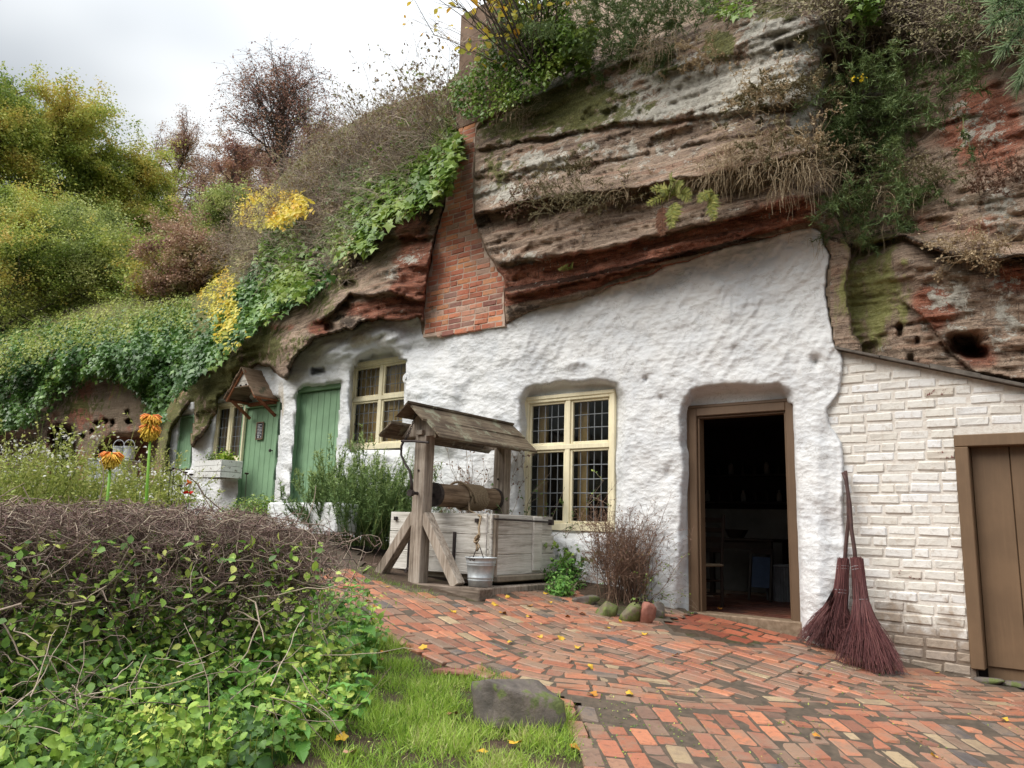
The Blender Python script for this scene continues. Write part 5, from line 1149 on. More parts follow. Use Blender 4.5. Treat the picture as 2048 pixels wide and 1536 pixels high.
# ------------------------------------------------------------ low white planter wall beside the well
q = at(640, 1005, 9.6); tag(MB().bar(tuple(at(556, 1014, 10.6) - (0, 0, .12)), tuple(at(696, 1016, 9.2) - (0, 0, .12)), .3, .34, .02, jit=.006).build('low_wall', MAT['white']), 'low whitewashed garden wall beneath the rosemary bush', 'wall')
# ------------------------------------------------------------ galvanised churns and trough in the cave
def churn(px, label):
    c = at(px, 905, 16.2); T = thing('metal_bucket', label, 'bucket', (c[0], c[1], at(px, 918, 16.2)[2]), 0, 'metal buckets on the trough')
    MB().lathe([(0, 0), (.12, 0), (.125, .02), (.108, .2), (.115, .25), (.12, .26), (.105, .25), (.09, .02), (0, .02)], 20).build('pail', MAT['zinc2'], T, smooth=True)
    t = np.linspace(0, math.pi, 14); MB().tube(np.stack([.118 * np.cos(t), 0 * t - .02, .25 + .15 * np.sin(t)], 1), .007, 5).build('bail_handle', MAT['zinc2'], T)
churn(237, 'left pale metal bucket with raised hoop handle in the cave alcove'); churn(258, 'right pale metal bucket with raised hoop handle in the cave alcove')
c = at(228, 920, 16.2); z = float(c[2]); T = thing('metal_trough', 'grey metal trough carrying two buckets in the low cave', 'trough', (c[0], c[1], z))
MB().prism([(-.36, -.5), (.36, -.5), (.4, 0), (-.4, 0)], -.22, .25).build('trough_body', MAT['zinc2'], T); MB().box(-.43, .43, -.25, .28, -.03, .002, .01).build('rim', MAT['zinc2'], T)
for x in (-.3, .3): MB().box(x - .04, x + .04, -.2, .2, -.8, -.5).build('foot', MAT['dark'], T)
# ------------------------------------------------------------ stones
def stone(name, label, px, py, w, d, h, seed, m='boulder', rz=0.0, tilt=0.0, sink=.25, group=None, sharp=.2):
    r = np.random.default_rng(seed); n = 26; k = 14; th, ph = np.meshgrid(np.linspace(0, 2 * np.pi, n, endpoint=False), np.linspace(0.02, np.pi - .02, k))
    X = np.sin(ph) * np.cos(th); Y = np.sin(ph) * np.sin(th); Z = np.cos(ph); e = .62
    sg = lambda a: np.sign(a) * np.abs(a) ** e
    b = 1 + sharp * fbm(X * 1.3 + seed, Y * 1.3, Z * 1.3, 3, seed) + .06 * fbm(X * 5, Y * 5, Z * 5, 3, seed + 3); X, Y, Z = sg(X) * b, sg(Y) * b, sg(Z) * b
    Q = np.stack([X, Y, Z], -1).reshape(-1, 3)
    for _ in range(11):
        dd = nrm(r.normal(0, 1, 3)); ov = np.maximum(Q @ dd - r.uniform(.55, .8), 0); Q = Q - ov[:, None] * dd * .9
    V = Q * np.array([w, d, h]) / 1.75; i = np.arange(n * k).reshape(k, n); a = i[:-1]; c = i[1:]
    F = np.stack([a, c, np.roll(c, -1, 1), np.roll(a, -1, 1)], -1).reshape(-1, 4); p = gp(px, py)
    o = mesh(name, V, F, MAT[m], smooth=True, attrs={'moss': .3 + .4 * fbm(V[:, 0] * 3, V[:, 1] * 3, V[:, 2] * 3, 2, seed), 'red': 0 * V[:, 0], 'lichen': 0 * V[:, 0], 'algae': 0 * V[:, 0], 'dark': 0 * V[:, 0], 'buff': 0 * V[:, 0]})
    o.location = (p[0], p[1] + d * .3, p[2] + h * (.5 - sink)); o.rotation_euler = (tilt, tilt * .5, rz); tag(o, label, 'stone', group); return o
def bouldermat(name, c1, c2, c3, mossy):
    t = NT(name, .7, .35); o = t.co(); n = t.noise(o, 4, 6, .65); f = t.noise(o, 25, 5, .7); c = t.ramp(n, [(.3, c1), (.5, c2), (.7, c3)])
    c = t.mix(t.mr(t.ma('ADD', t.noise(o, 7, 4, .6), t.ma('MULTIPLY', f, .2)), .62 - mossy, .72 - mossy, 0, .85), c, t.ramp(f, [(.3, (.04, .06, .012)), (.7, (.14, .18, .04))])); t.col(c); t.bump(t.ma('ADD', n, t.ma('MULTIPLY', f, .4)), .6, .03); return t.m
MAT['boulder'] = bouldermat('boulder', (.05, .045, .04), (.12, .1, .085), (.2, .16, .13), .0); MAT['redstone'] = bouldermat('red_stone', (.1, .04, .03), (.25, .1, .07), (.32, .16, .11), -.2); MAT['mossstone'] = bouldermat('mossy_stone', (.06, .055, .035), (.16, .13, .08), (.28, .21, .13), .1)
stone('boulder', 'large worn grey boulder with moss at the corner of the lawn', 1040, 1462, .47, .36, .32, 3, rz=.1, sink=.22, sharp=.5)
stone('flat_stone', 'flat pale stone sunk in the grass at the path edge', 905, 1356, .26, .12, .06, 5, 'redstone', sink=.3)
stone('edging_stone', 'mossy rounded edging stone under the brown shrub', 1217, 1236, .2, .16, .22, 6, 'mossstone', .2, .1, .3, 'stones edging the planting bed')
stone('edging_stone', 'pointed green-topped edging stone of the bed under the brown shrub', 1258, 1247, .19, .12, .26, 7, 'mossstone', .6, .35, .35, 'stones edging the planting bed')
stone('edging_stone', 'upright red edging stone between the pointed one and the doorway', 1292, 1250, .13, .1, .26, 8, 'redstone', .3, .3, .35, 'stones edging the planting bed')
stone('edging_stone', 'brown edging stone nearest the doorway', 1318, 1238, .17, .13, .22, 9, 'boulder', .9, .2, .35, 'stones edging the planting bed')
stone('edging_stone', 'dark low edging stone by the well end of the planting bed', 1172, 1210, .24, .14, .12, 10, 'boulder', .5, .0, .3, 'stones edging the planting bed')
for i, (x, y) in enumerate(((1985, 1372), (2030, 1378), (2075, 1384))): stone('threshold_stone', ('left', 'middle', 'right')[i] + ' pale worn stone under the brown plank door', x, y, .2, .13, .06, 20 + i, 'boulder', -.5, 0, .1, 'stones under the brown door', .12)
# ------------------------------------------------------------ vegetation on the rock
from bisect import bisect
def rn_at(px, py):
    i = np.clip(np.searchsorted(px_, px) - 1, 0, len(px_) - 2); j = np.clip(np.searchsorted(py_, py) - 1, 0, len(py_) - 2)
    a = np.clip((px - px_[i]) / (px_[i + 1] - px_[i]), 0, 1); b = np.clip((py - py_[j]) / (py_[j + 1] - py_[j]), 0, 1)
    return RNF[j, i] * (1 - a) * (1 - b) + RNF[j, i + 1] * a * (1 - b) + RNF[j + 1, i] * (1 - a) * b + RNF[j + 1, i + 1] * a * b
def inpoly(poly, N, rng):
    P = np.array(poly, float); lo, hi = P.min(0), P.max(0); out = []
    while sum(map(len, out)) < N:
        q = rng.uniform(lo, hi, (N * 2, 2)); out.append(q[sdist(q[:, 0], q[:, 1], P) < 0])
    return np.concatenate(out)[:N]
ABSN = None
def onrock(q, off=0.0):
    if ABSN is not None: return wallp(q[:, 0], q[:, 1], ABSN + off)
    return wallp(q[:, 0], q[:, 1], rn_at(q[:, 0], q[:, 1]) + off)
def ragged(poly, N, rng, k=14):
    q = inpoly(poly, N, rng); return q + rng.normal(0, k, q.shape) * (fbm(q[:, 0] / 30, q[:, 1] / 30, 0, 2, 5)[:, None] * .8 + .6)
def foliage(name, label, cat, poly, N, size, shape, m, seed, off=(.05, .35), up=None, spread=.55, rag=12, tip=(0, 0, -1), lump=.25, group=None, twigs=0, tm='twig', twl=.4, kind='stuff', dark=.5):
    r = np.random.default_rng(seed); q = ragged(poly, N, r, rag); u, z = uz(q[:, 0], q[:, 1])
    lum = fbm(u * 1.6, z * 1.6, 0, 3, seed); o = off[0] + (off[1] - off[0]) * r.random(N) + lump * lum
    P = onrock(q, o); v = .5 + dark * fbm(u * 2.2, z * 2.2, 2, 3, seed + 1) + .6 * (r.random(N) - .5) * .6
    T = thing(name, label, cat, tuple(P.mean(0)), 0, group); c = P.mean(0)
    V, F, A = leaves(P - c, size, shape, (FN * .8 + np.array([0, 0, .7])) if up is None else up, spread, tip, .7, r, v, .12)
    Soup().add(V, F, A).build('leaves', MAT[m], T, kind=kind)
    if twigs:
        q = ragged(poly, twigs, r, rag); P = onrock(q, off[0] * .5) - c; D = FN * .6 + r.normal(0, .7, P.shape) + np.array([0, 0, .35]); L = grow(P, D, r.uniform(.5, 1.2, twigs) * twl, 6, .3, .06, r)
        s = Soup(); s.twigs(L, .006, .002); p2, d2, _ = kids(L, 3, .7, .3, r); s.twigs(grow(p2, d2, twl * .4, 4, .3, .05, r), .003, .0015); s.build('twigs', MAT[tm], T, kind='stuff')
    return T, c
foliage('ivy', 'dark glossy ivy bank hanging over the red cave alcove at far left', 'ivy', [(-60, 660), (120, 650), (250, 640), (380, 600), (395, 690), (335, 745), (320, 850), (290, 800), (250, 762), (180, 752), (110, 785), (60, 850), (-60, 880)], 17000, .125, 'ivy', 'ivy', 1, (.05, .6), lump=.6)
foliage('climber', 'pale yellow-green flowering climber along the top of the dark ivy bank', 'climber', [(-60, 610), (60, 612), (180, 598), (300, 570), (385, 590), (380, 650), (250, 672), (120, 690), (40, 740), (-60, 760)], 8000, .1, 'diamond', 'aster', 2, (.3, 1.0), lump=.5, twigs=120, twl=.7)
foliage('ivy', 'dark green ivy running down the rock slope above the little porch', 'ivy', [(322, 845), (345, 790), (400, 745), (480, 672), (560, 612), (640, 568), (655, 535), (640, 470), (560, 440), (500, 540), (440, 630), (385, 700), (330, 770)], 9000, .115, 'ivy', 'ivy', 3, (.3, .65), lump=.3)
foliage('bramble', 'brown tangle of bramble and dead stems on the slope left of the chimney', 'bramble', [(470, 470), (560, 380), (640, 300), (700, 250), (780, 225), (850, 215), (915, 215), (905, 300), (860, 380), (760, 430), (680, 500), (600, 560), (540, 560), (490, 560), (430, 470)], 30000, .085, 'diamond', 'bramble', 4, (.0, .7), lump=.4, twigs=2400, twl=.9, rag=16)
foliage('bramble', 'dry brown bramble hanging beside the mossy rock lip above the ivy', 'bramble', [(640, 500), (700, 470), (760, 470), (740, 520), (690, 560), (650, 570)], 900, .05, 'diamond', 'bramble', 44, (.0, .3), twigs=420, twl=.5)
foliage('ivy', 'bright green ivy between the bramble slope and the brick chimney', 'ivy', [(690, 440), (720, 375), (790, 345), (840, 290), (880, 225), (918, 250), (916, 330), (896, 380), (860, 405), (800, 418), (760, 450), (720, 475)], 2600, .14, 'ivy', 'ivyl', 5, (.45, .8), lump=.15, spread=.4)
foliage('ivy', 'pale green ivy trailing over the rock below the bramble tangle', 'ivy', [(640, 480), (660, 430), (700, 425), (750, 440), (748, 490), (700, 500), (650, 510)], 900, .13, 'ivy', 'ivyl', 6, (.55, .85), lump=.15, spread=.4)
foliage('ivy', 'mid green ivy clump at the top of the dark ivy slope', 'ivy', [(520, 520), (530, 460), (580, 450), (600, 500), (640, 540), (600, 590), (540, 590)], 1500, .12, 'ivy', 'ivyl', 7, (.65, 1.0), lump=.2)
foliage('hop_vine', 'yellow autumn vine hanging down beside the dark ivy', 'vine', [(385, 470), (410, 450), (440, 500), (470, 560), (480, 640), (478, 690), (440, 700), (425, 640), (395, 600)], 1700, .11, 'oval', 'yellow', 8, (.35, .7), lump=.3, rag=8)
foliage('climber', 'green leafy patch tangled in the brambles below the skyline', 'climber', [(640, 330), (700, 300), (740, 330), (720, 380), (660, 390)], 900, .08, 'oval', 'ivyl', 71, (.5, 1.0), rag=20)
foliage('hop_vine', 'orange and yellow leaved shrub below the birch', 'shrub', [(480, 400), (540, 370), (600, 385), (620, 420), (560, 450), (500, 450), (460, 440)], 2000, .11, 'oval', 'yellow', 9, (1.3, 2.0), lump=.4, rag=12, twigs=40)
ABSN = -.15
foliage('ivy', 'small-leaved green climber swallowing the rendered chimney top', 'climber', [(908, 165), (950, 130), (985, 40), (1020, -20), (1120, -30), (1150, 90), (1090, 170), (1010, 215), (960, 235), (915, 225), (902, 190)], 5200, .062, 'oval', 'ivyl', 10, (.5, .75), lump=.15, rag=10, twigs=160, twl=.4)
foliage('ivy', 'ivy clump with larger leaves left of the gorse, above the mossy rock', 'ivy', [(1060, 60), (1120, 40), (1190, 60), (1180, 120), (1120, 150), (1060, 130)], 900, .1, 'ivy', 'ivyl', 11, (.3, .6), rag=10, twigs=60)
ABSN = None
foliage('ivy', 'ivy sprays hanging at the top edge over the lichened rock', 'ivy', [(1390, -20), (1500, -20), (1510, 20), (1470, 35), (1400, 20)], 200, .09, 'ivy', 'ivyl', 12, (.2, .4), rag=6, twigs=30)
foliage('ivy', 'ivy spray drooping at the top right of the corner rock', 'ivy', [(1680, -30), (1760, -10), (1770, 30), (1740, 60), (1710, 40)], 160, .09, 'ivy', 'ivyl', 13, (.3, .6), rag=6, twigs=20)
foliage('dead_growth', 'brown dead growth along the cliff top above the corner rock', 'undergrowth', [(1480, -60), (1800, -60), (1800, 60), (1740, 110), (1660, 40), (1560, 5), (1480, 20)], 2600, .04, 'diamond', 'heather', 14, (.1, .5), rag=10, twigs=500, twl=.5)
foliage('dead_growth', 'russet dead bush on the cliff at the top right', 'bush', [(1760, -60), (2140, -60), (2140, 90), (2040, 100), (1950, 80), (1860, 90), (1790, 70)], 5200, .03, 'diamond', 'heather', 15, (.2, .8), rag=14, twigs=900, twl=.5)
def stems(name, label, cat, px, py, off, n, L, spr, m, seed, updir=(0, 0, 1), wander=.18, grav=0.0, kid=0, leafm=None, nleaf=0, lsize=.02, shape='diamond', r0=.006, basew=.05, group=None, lup=(0, 0, 1), P0=None, kl=.4, vup=True, kid2=0, lean=None):
    r = np.random.default_rng(seed); P0 = onrock(np.array([[px, py]], float), off)[0] if P0 is None else np.array(P0, float)
    T = thing(name, label, cat, tuple(P0), 0, group); P = r.normal(0, 1, (n, 3)) * basew * np.array([1, 1, .4]); D = np.array(updir, float) + r.normal(0, spr, (n, 3)) + (0 if lean is None else np.array(lean))
    L1 = grow(P, D, r.uniform(.55, 1.1, n) * L, 7, wander, grav, r); s = Soup(); s.twigs(L1, r0, r0 * .35); lines = [L1]
    if kid:
        p, d, _ = kids(L1, kid, .6, .25, r); L2 = grow(p, d, r.uniform(.5, 1.1, len(p)) * L * kl, 5, wander * 1.3, grav, r); s.twigs(L2, r0 * .5, r0 * .22); lines.append(L2)
        if kid2: p, d, _ = kids(L2, kid2, .6, .2, r); L3 = grow(p, d, r.uniform(.5, 1.1, len(p)) * L * kl * .45, 4, wander * 1.5, grav, r); s.twigs(L3, r0 * .3, r0 * .2); lines.append(L3)
    s.build('stems', MAT[m], T, kind='stuff')
    if nleaf:
        A = lines[-1]; i = r.integers(0, len(A), nleaf); t = r.random(nleaf) * (A.shape[1] - 1.01); k = t.astype(int); f = (t - k)[:, None]; Q = A[i, k] * (1 - f) + A[i, k + 1] * f
        d = nrm(A[i, k + 1] - A[i, k]); h = np.clip((Q[:, 2] - Q[:, 2].min()) / max(np.ptp(Q[:, 2]), .01), 0, 1)
        V, F, Av = leaves(Q, lsize, shape, lup, .9, d * 1.2, .6, r, .25 + .6 * h if vup else None); Soup().add(V, F, Av).build('leaves', MAT[leafm or m], T, kind='stuff')
    return T
up = np.array([0, 0, 1.0]); out = FN
ABSN = .1
# hazel stems fanning over the chimney
stems('hazel_bush', 'fan of bare hazel stems with a few yellow leaves above the mossy rock', 'bush', 1075, 140, .35, 44, 2.1, .42, 'bark', 21, up + out * .25 - FR * .25, .07, 0, 4, 'yellow', 330, .11, 'oval', .012, .12, kl=.3, vup=False)
stems('bare_twigs', 'thin bare twigs arching against the sky left of the chimney top', 'bush', 935, 90, .2, 12, 1.0, .5, 'twig', 22, up * .4 - FR * .9, .14, 0, 3, 'yellow', 22, .07, 'oval', .005, .1, kl=.4, vup=False)
ABSN = None
for i, (x, y) in enumerate(((470, 500), (520, 470), (575, 430), (620, 390), (660, 365), (700, 340), (735, 325), (770, 310), (805, 300), (840, 290), (875, 285), (900, 285), (640, 400), (720, 370), (800, 340))):
    stems('bramble_bush', 'arching bramble bush on the brown slope skyline, %s counting from the left' % ('first', 'second', 'third', 'fourth', 'fifth', 'sixth', 'seventh', 'eighth', 'ninth', 'tenth', 'eleventh', 'last', 'low left one', 'low middle one', 'low right one')[i], 'bramble', x, y, .1, 34, (.95, 1.25, 1.0, 1.4)[i % 4] * (1 if i > 4 else .8), .5, 'twig', 700 + i, up * 1.0 + out * .15, .17, .07, 7, 'bramble', 1300, .05, 'diamond', .006, .3, kl=.33, kid2=2, vup=False, group='bramble bushes on the skyline')
stems('bramble_bush', 'leafy green shoots among the brambles next to the chimney', 'bramble', 860, 300, .2, 30, .9, .5, 'twig', 730, up, .17, .07, 5, 'ivyl', 900, .06, 'oval', .005, .3, kl=.33)
def gorse(label, px, py, off, n, L, seed, dirv, spr=.45, w=.25, m='gorse', nl=5000, cat='gorse bush'):
    return stems('gorse_bush', label, cat, px, py, off, n, L, spr, m, seed, dirv, .13, .03, 6, m, nl * 1, .05, 'needle', .004, w, kl=.38, kid2=5)
ABSN = .2
gorse('dark bluish gorse bush on the cliff top right of the hazel stems', 1265, 80, .0, 34, .75, 31, up * .5 + out * .4, .55, .45, nl=14000)
gorse('dark gorse mass at the top edge above the moss patch', 1370, 45, .0, 34, .7, 36, up * .5 + out * .4, .55, .35, nl=12000)
gorse('smaller dark gorse clump between hazel and gorse mass', 1190, 40, .0, 24, .7, 37, up * .6 + out * .2, .5, .3, nl=8000)
ABSN = None
gorse('dark gorse shoots drooping over the mossy upper rock', 1230, 110, .1, 18, .5, 32, out * .5 - FR * .3, .6, .25, nl=6000)
gorse('big green gorse bush growing in the cleft right of the corner rock', 1765, 240, .3, 48, .85, 33, up * .2 + out * .8, .8, .28, nl=20000)
gorse('gorse branches hanging low in the cleft below the big bush', 1740, 400, .3, 34, .6, 34, out * .5 - up * .5, .6, .3, nl=12000)
gorse('sparse gorse spreading over the red lichened cliff at right', 1880, 210, .2, 14, .5, 35, out * .5 + FR * .4, .8, .25, nl=4000)
for x, y, lab in ((1707, 156, 'left'), (1722, 158, 'middle'), (1728, 153, 'right')):
    P = onrock(np.array([[x, y]], float), .75)[0]; r = np.random.default_rng(x); V, F, A = leaves(r.normal(0, .012, (9, 3)), .028, 'oval', out, .5, rng=r)
    o = Soup().add(V, F, A).build('gorse_flower', plain('gorse_yellow', (.8, .6, .02), .5, (.7, .45, .01)) if 'gorse_yellow' not in bpy.data.materials else bpy.data.materials['gorse_yellow'], kind='stuff'); o.location = tuple(P); tag(o, lab + ' bright yellow gorse flower high in the cleft', 'flower', 'gorse flowers')
# heather, dry grass and ferns on the ledges
H_ = [(1060, 415, 26, .34, 'reddish brown heather on the ledge beside the chimney bricks', 'brownbush'), (1110, 400, 30, .4, 'grey-brown heather tuft on the left of the long ledge', 'heather'), (1165, 400, 34, .42, 'dense grey-green heather in the middle of the long ledge', 'heather'),
      (1230, 395, 26, .36, 'heather tuft left of the ferns on the ledge', 'heather'), (1150, 330, 20, .26, 'small heather growing on the strata above the ledge', 'heather'), (1540, 190, 40, .36, 'rounded dry bush on the pale lichened rock', 'dry'), (1600, 175, 24, .3, 'dry tuft at the right end of the pale lichened rock', 'heather'),
      (1500, 205, 22, .24, 'small mossy tuft in the crack under the pale rock', 'heather'), (1560, 300, 18, .3, 'heather sprays above the dry grass on the ledge', 'heather'), (1610, 300, 30, .42, 'tall pinkish heather at the corner of the ledge', 'dry'), (1660, 340, 40, .5, 'heather on the broken corner beneath the gorse', 'heather'),
      (1700, 370, 44, .55, 'spiky pale heather below the gorse in the cleft', 'dry'), (1760, 400, 30, .5, 'olive heather at the foot of the cleft', 'heather'), (1860, 370, 36, .5, 'airy heather spreading on the right-hand rock', 'heather'), (1960, 500, 46, .42, 'round dry tuft growing from the crack on the right rock', 'dry'),
      (1650, 200, 20, .3, 'brown tuft on the shaded return of the corner rock', 'dry'), (2010, 350, 24, .35, 'thin brown tuft on the far right red rock', 'brownbush'), (1410, 120, 26, .35, 'hanging dry roots over the moss patch', 'dry')]
for i, (x, y, n, L, lab, m) in enumerate(H_):
    stems('heather', lab, 'heather', x, y + 12, .06, int(n * 1.3), L * (.9 if x < 1300 else .68), .6, m, 100 + i, up * .55 + out * .75, .2, .04, 5, m, 2400, .022, 'diamond', .0032, .15, kl=.4)
for i, (x, y, n, L, lab, dr) in enumerate(((1470, 345, 480, .4, 'large mass of hanging straw-coloured grass on the ledge', .3), (1540, 335, 320, .36, 'dry straw grass hanging right of the large mass', .3), (1600, 350, 200, .4, 'thin dry grass hanging beneath the corner heather', .4), (1045, 225, 120, .32, 'dry grass tuft hanging below the chimney climber', .5),
        (1340, 90, 160, .4, 'dry grass fringe over the moss patch', .5), (1250, 385, 120, .3, 'dry grass tuft beside the hanging fern', .3), (1520, 285, 150, .3, 'short dry grass above the straw mass', .15), (1700, 470, 90, .4, 'dead grass hanging in the cleft foot', .5), (1810, 400, 120, .4, 'dead grass at the right of the cleft', .4))):
    r = np.random.default_rng(200 + i); P0 = onrock(np.array([[x, y]], float), .1)[0]; T = thing('dry_grass', lab, 'grass tuft', tuple(P0)); P = r.normal(0, 1, (n, 3)) * np.array([.17, .13, .06]); P = P + 0
    Lg = grow(P, out * .9 + up * .25 + r.normal(0, .55, (n, 3)), r.uniform(.5, 1.1, n) * L, 7, .12, dr, r); Soup().twigs(Lg, .0032, .0012).build('blades', MAT['dry'], T, kind='stuff')
def fern(label, px, py, off, fr, L, seed, col='fern'):
    r = np.random.default_rng(seed); P0 = onrock(np.array([[px, py]], float), off)[0]; T = thing('fern', label, 'fern', tuple(P0)); me = None
    for k in range(len(fr)):
        D = out * .5 + FR * fr[k][0] + up * fr[k][1]; Ln = grow(np.zeros((1, 3)), D[None], L * fr[k][2], 12, .05, fr[k][3], r)[0]; s = Soup(); s.twigs(Ln[None], .004, .0015)
        t = nrm(np.gradient(Ln, axis=0)); sd = nrm(np.cross(t, out + up * .2)); Q = []; tp = []; sz = []
        for j in np.linspace(1.0, 10.9, 22):
            i = int(j); f = j - i; q = Ln[i] * (1 - f) + Ln[i + 1] * f
            for sg in (-1, 1): Q.append(q); tp.append(sd[i] * sg + t[i] * .5); sz.append(L * .19 * math.sin(math.pi * min((j + 1.5) / 13.5, 1)) ** .8 + .01)
        Q = np.array(Q); V, F, A = leaves(Q, np.array(sz) * 1.1, 'pinna', out, .12, np.array(tp) * 4, .15, r); V2 = V; s.add(V2, F, A); s.build('frond', MAT[col], T)
MAT['fern'] = leafmat('fern_green', [(.14, .17, .03), (.26, .28, .05), (.4, .38, .09)], .6, .35); MAT['deadfern'] = leafmat('dead_fern', [(.12, .05, .03), (.24, .11, .06)], .8, .2)
fern('yellow-green fern spreading on the ledge above the hanging fern', 1350, 392, .2, [(-.9, .35, 1, .12), (-.5, .9, .9, .1), (.1, 1.1, .9, .1), (.7, .7, .9, .12), (1.0, .2, .9, .15), (-.2, .8, .7, .15), (1.2, .5, .8, .1)], .3, 1)
fern('fern fronds hanging straight down beneath the ledge', 1348, 405, .25, [(.1, -.8, .9, .35), (-.3, -.8, .8, .35), (.4, -.4, .6, .4)], .32, 2)
fern('brown dead fern hanging under the green one', 1325, 412, .22, [(.0, -1, 1, .3), (-.1, -1, .9, .4), (.15, -1, .8, .4)], .34, 3, 'deadfern')
fern('pale fern hanging left of the straw grass', 1430, 385, .25, [(-.3, -.6, .9, .35), (.1, -.9, 1, .4), (-.6, .3, .7, .2)], .3, 4)
fern('tiny fern in the red strata', 1140, 540, .05, [(-.6, .6, 1, .1), (.6, .6, 1, .1), (.0, .5, .8, .1)], .14, 5)
# ------------------------------------------------------------ trees
def tree(name, label, px, py, y, H, W, leafm, nleaf, ls, bark, seed, t0=.2, nl=16, droop=0.0, up_=.8, clump=.045, k2=6, k3=5, group=None, shape='diamond', thick=.022, flat=.55, cen=None):
    r = np.random.default_rng(seed); B = at(px, py, y); T = thing(name, label, 'tree', tuple(B), 0, group)
    tr = grow(np.zeros((1, 3)), np.array([[r.normal(0, .06), 0, 1]]), H * .82, 10, .06, 0, r); s = Soup(); s.twigs(tr, H * thick, H * thick * .25, 7); s.build('trunk', MAT[bark], T, smooth=True)
    P, D, t = kids(tr, nl, .1, t0, r); az = r.random(nl) * 2 * math.pi + np.arange(nl) * 2.4; el = up_ * (.35 + t)
    D = np.stack([np.cos(az), np.sin(az), el], 1); Ln = W * .55 * (1.05 - .55 * t) * r.uniform(.75, 1.1, nl); L1 = grow(P, D, Ln, 8, .16, -.03, r)
    s = Soup(); s.twigs(L1, H * thick * .45 * (1.1 - .6 * t), H * thick * .08, 5); p, d, _ = kids(L1, k2, .6, .2, r); L2 = grow(p, d, W * .2 * r.uniform(.6, 1.2, len(p)), 6, .22, droop * .3 - .02, r)
    s.twigs(L2, H * thick * .12, H * thick * .04, 4); p, d, _ = kids(L2, k3, .7, .15, r); L3 = grow(p, d, W * .1 * r.uniform(.6, 1.2, len(p)), 5, .2, droop, r); s.twigs(L3, H * thick * .045, H * thick * .022); s.build('branches', MAT[bark], T, kind='stuff')
    i = r.integers(0, len(L3), nleaf); k = r.integers(0, 5, nleaf); Q = L3[i, k] + r.normal(0, W * clump, (nleaf, 3)) * np.array([1, 1, flat]); v = .48 + .85 * fbm(Q[:, 0] * 2.5 / W * 3, Q[:, 1] * 2.5 / W * 3, Q[:, 2] * 2.5 / W * 3, 2, seed)  # clump noise in the leaf tone paints shadows into the crown
    V, F, A = leaves(Q, ls, shape, (0, 0, 1), .7, (0, 0, -.6), 1, r, v, .25); Soup().add(V, F, A).build('crown', MAT[leafm], T, kind='stuff'); return T
tree('oak_tree', 'tall olive-gold oak tree at the left edge against the sky', 95, 640, 40, 12.0, 11.5, 'oakl', 150000, .14, 'bark', 301, .16, 30, clump=.022)
tree('oak_tree', 'right-hand spreading part of the oaks, sloping down to the russet trees', 190, 640, 42, 9.6, 9.0, 'oakl', 90000, .14, 'bark', 305, .1, 28, clump=.025)
tree('oak_tree', 'oak crown in front of the tall oak, cut off by the left edge', -60, 620, 36, 10, 8, 'oakl', 50000, .14, 'bark', 302, .2, 16)
tree('small_tree', 'yellow-green small tree low at the left edge in front of the oak', 30, 650, 30, 5.0, 5.6, 'oakl', 40000, .1, 'bark', 303, .15, 14)
tree('small_tree', 'rounded olive tree right of the yellow-green small tree', 150, 640, 31, 4.4, 4.8, 'olive', 30000, .1, 'bark', 304, .15, 14)
W_ = [(100, 680, 30, 3.0, 6, 'olive', 'low olive thicket beneath the oak behind the ivy bank'), (240, 690, 30, 2.8, 5, 'oakl', 'golden-green thicket in the middle behind the ivy bank'), (360, 690, 28, 3.2, 3.6, 'russet', 'russet thicket behind the yellow vine'), (-20, 690, 28, 3, 5, 'oakl', 'golden thicket at the left edge behind the ivy bank'), (320, 650, 34, 4.6, 4, 'russet', 'wispy russet tree above the climber'), (460, 620, 32, 4.2, 4, 'olive', 'olive bush behind the dark ivy slope'), (250, 620, 52, 9.4, 6, 'olive', 'tall olive tree between the oak and the russet trees'), (320, 600, 56, 12.2, 6.5, 'russet', 'russet tree with its crown on the skyline right of the oak'), (385, 600, 54, 11.4, 6, 'russet', 'red-brown tree just left of the birch group'), (300, 640, 46, 6.5, 5.5, 'olive', 'olive bushy tree under the russet skyline trees'),
      (400, 620, 44, 6.4, 5.5, 'russet', 'thin russet tree behind the yellow vine'), (455, 560, 42, 7.0, 4.6, 'russet', 'purple-brown tree beside the birch foot'), (210, 640, 44, 6.0, 4.5, 'olive', 'olive tree beneath the edge of the tall oak'), (500, 520, 48, 7.0, 5, 'russet', 'faded tree behind the birch trunk'), (350, 660, 38, 4.2, 4, 'olive', 'low olive tree above the flowering climber'), (620, 470, 40, 5.0, 4.5, 'birchl', 'bare thin tree right of the birch'), (440, 640, 36, 4.4, 3.6, 'oakl', 'golden low tree behind the hanging vine')]
for i, (x, y, d, H, W, m, lab) in enumerate(W_): tree('wood_tree', lab, x, y, d, H * 1.08, W * 1.35, m, 26000, .11, 'bark', 320 + i, .1, 22, up_=1.2, group='trees of the autumn wood', clump=.024)
tree('birch_tree', 'slender birch with drooping purple-brown twigs against the pale sky', 562, 450, 26, 5.7, 6.4, 'birchl', 14000, .075, 'bark', 361, .2, 44, droop=.3, up_=1.8, k2=9, k3=9, clump=.014, thick=.017)
tree('birch_tree', 'smaller reddish birch left of the slender birch', 455, 470, 34, 4.9, 2.8, 'birchl', 9000, .08, 'birchbark', 351, .1, 18, droop=.2, up_=1.6, k2=7, k3=6, clump=.03)
# ------------------------------------------------------------ garden plants in front of the house
def spot(px, py, y): p = at(px, py, y); return np.array([p[0], p[1], float(gz(p[0], p[1]))])
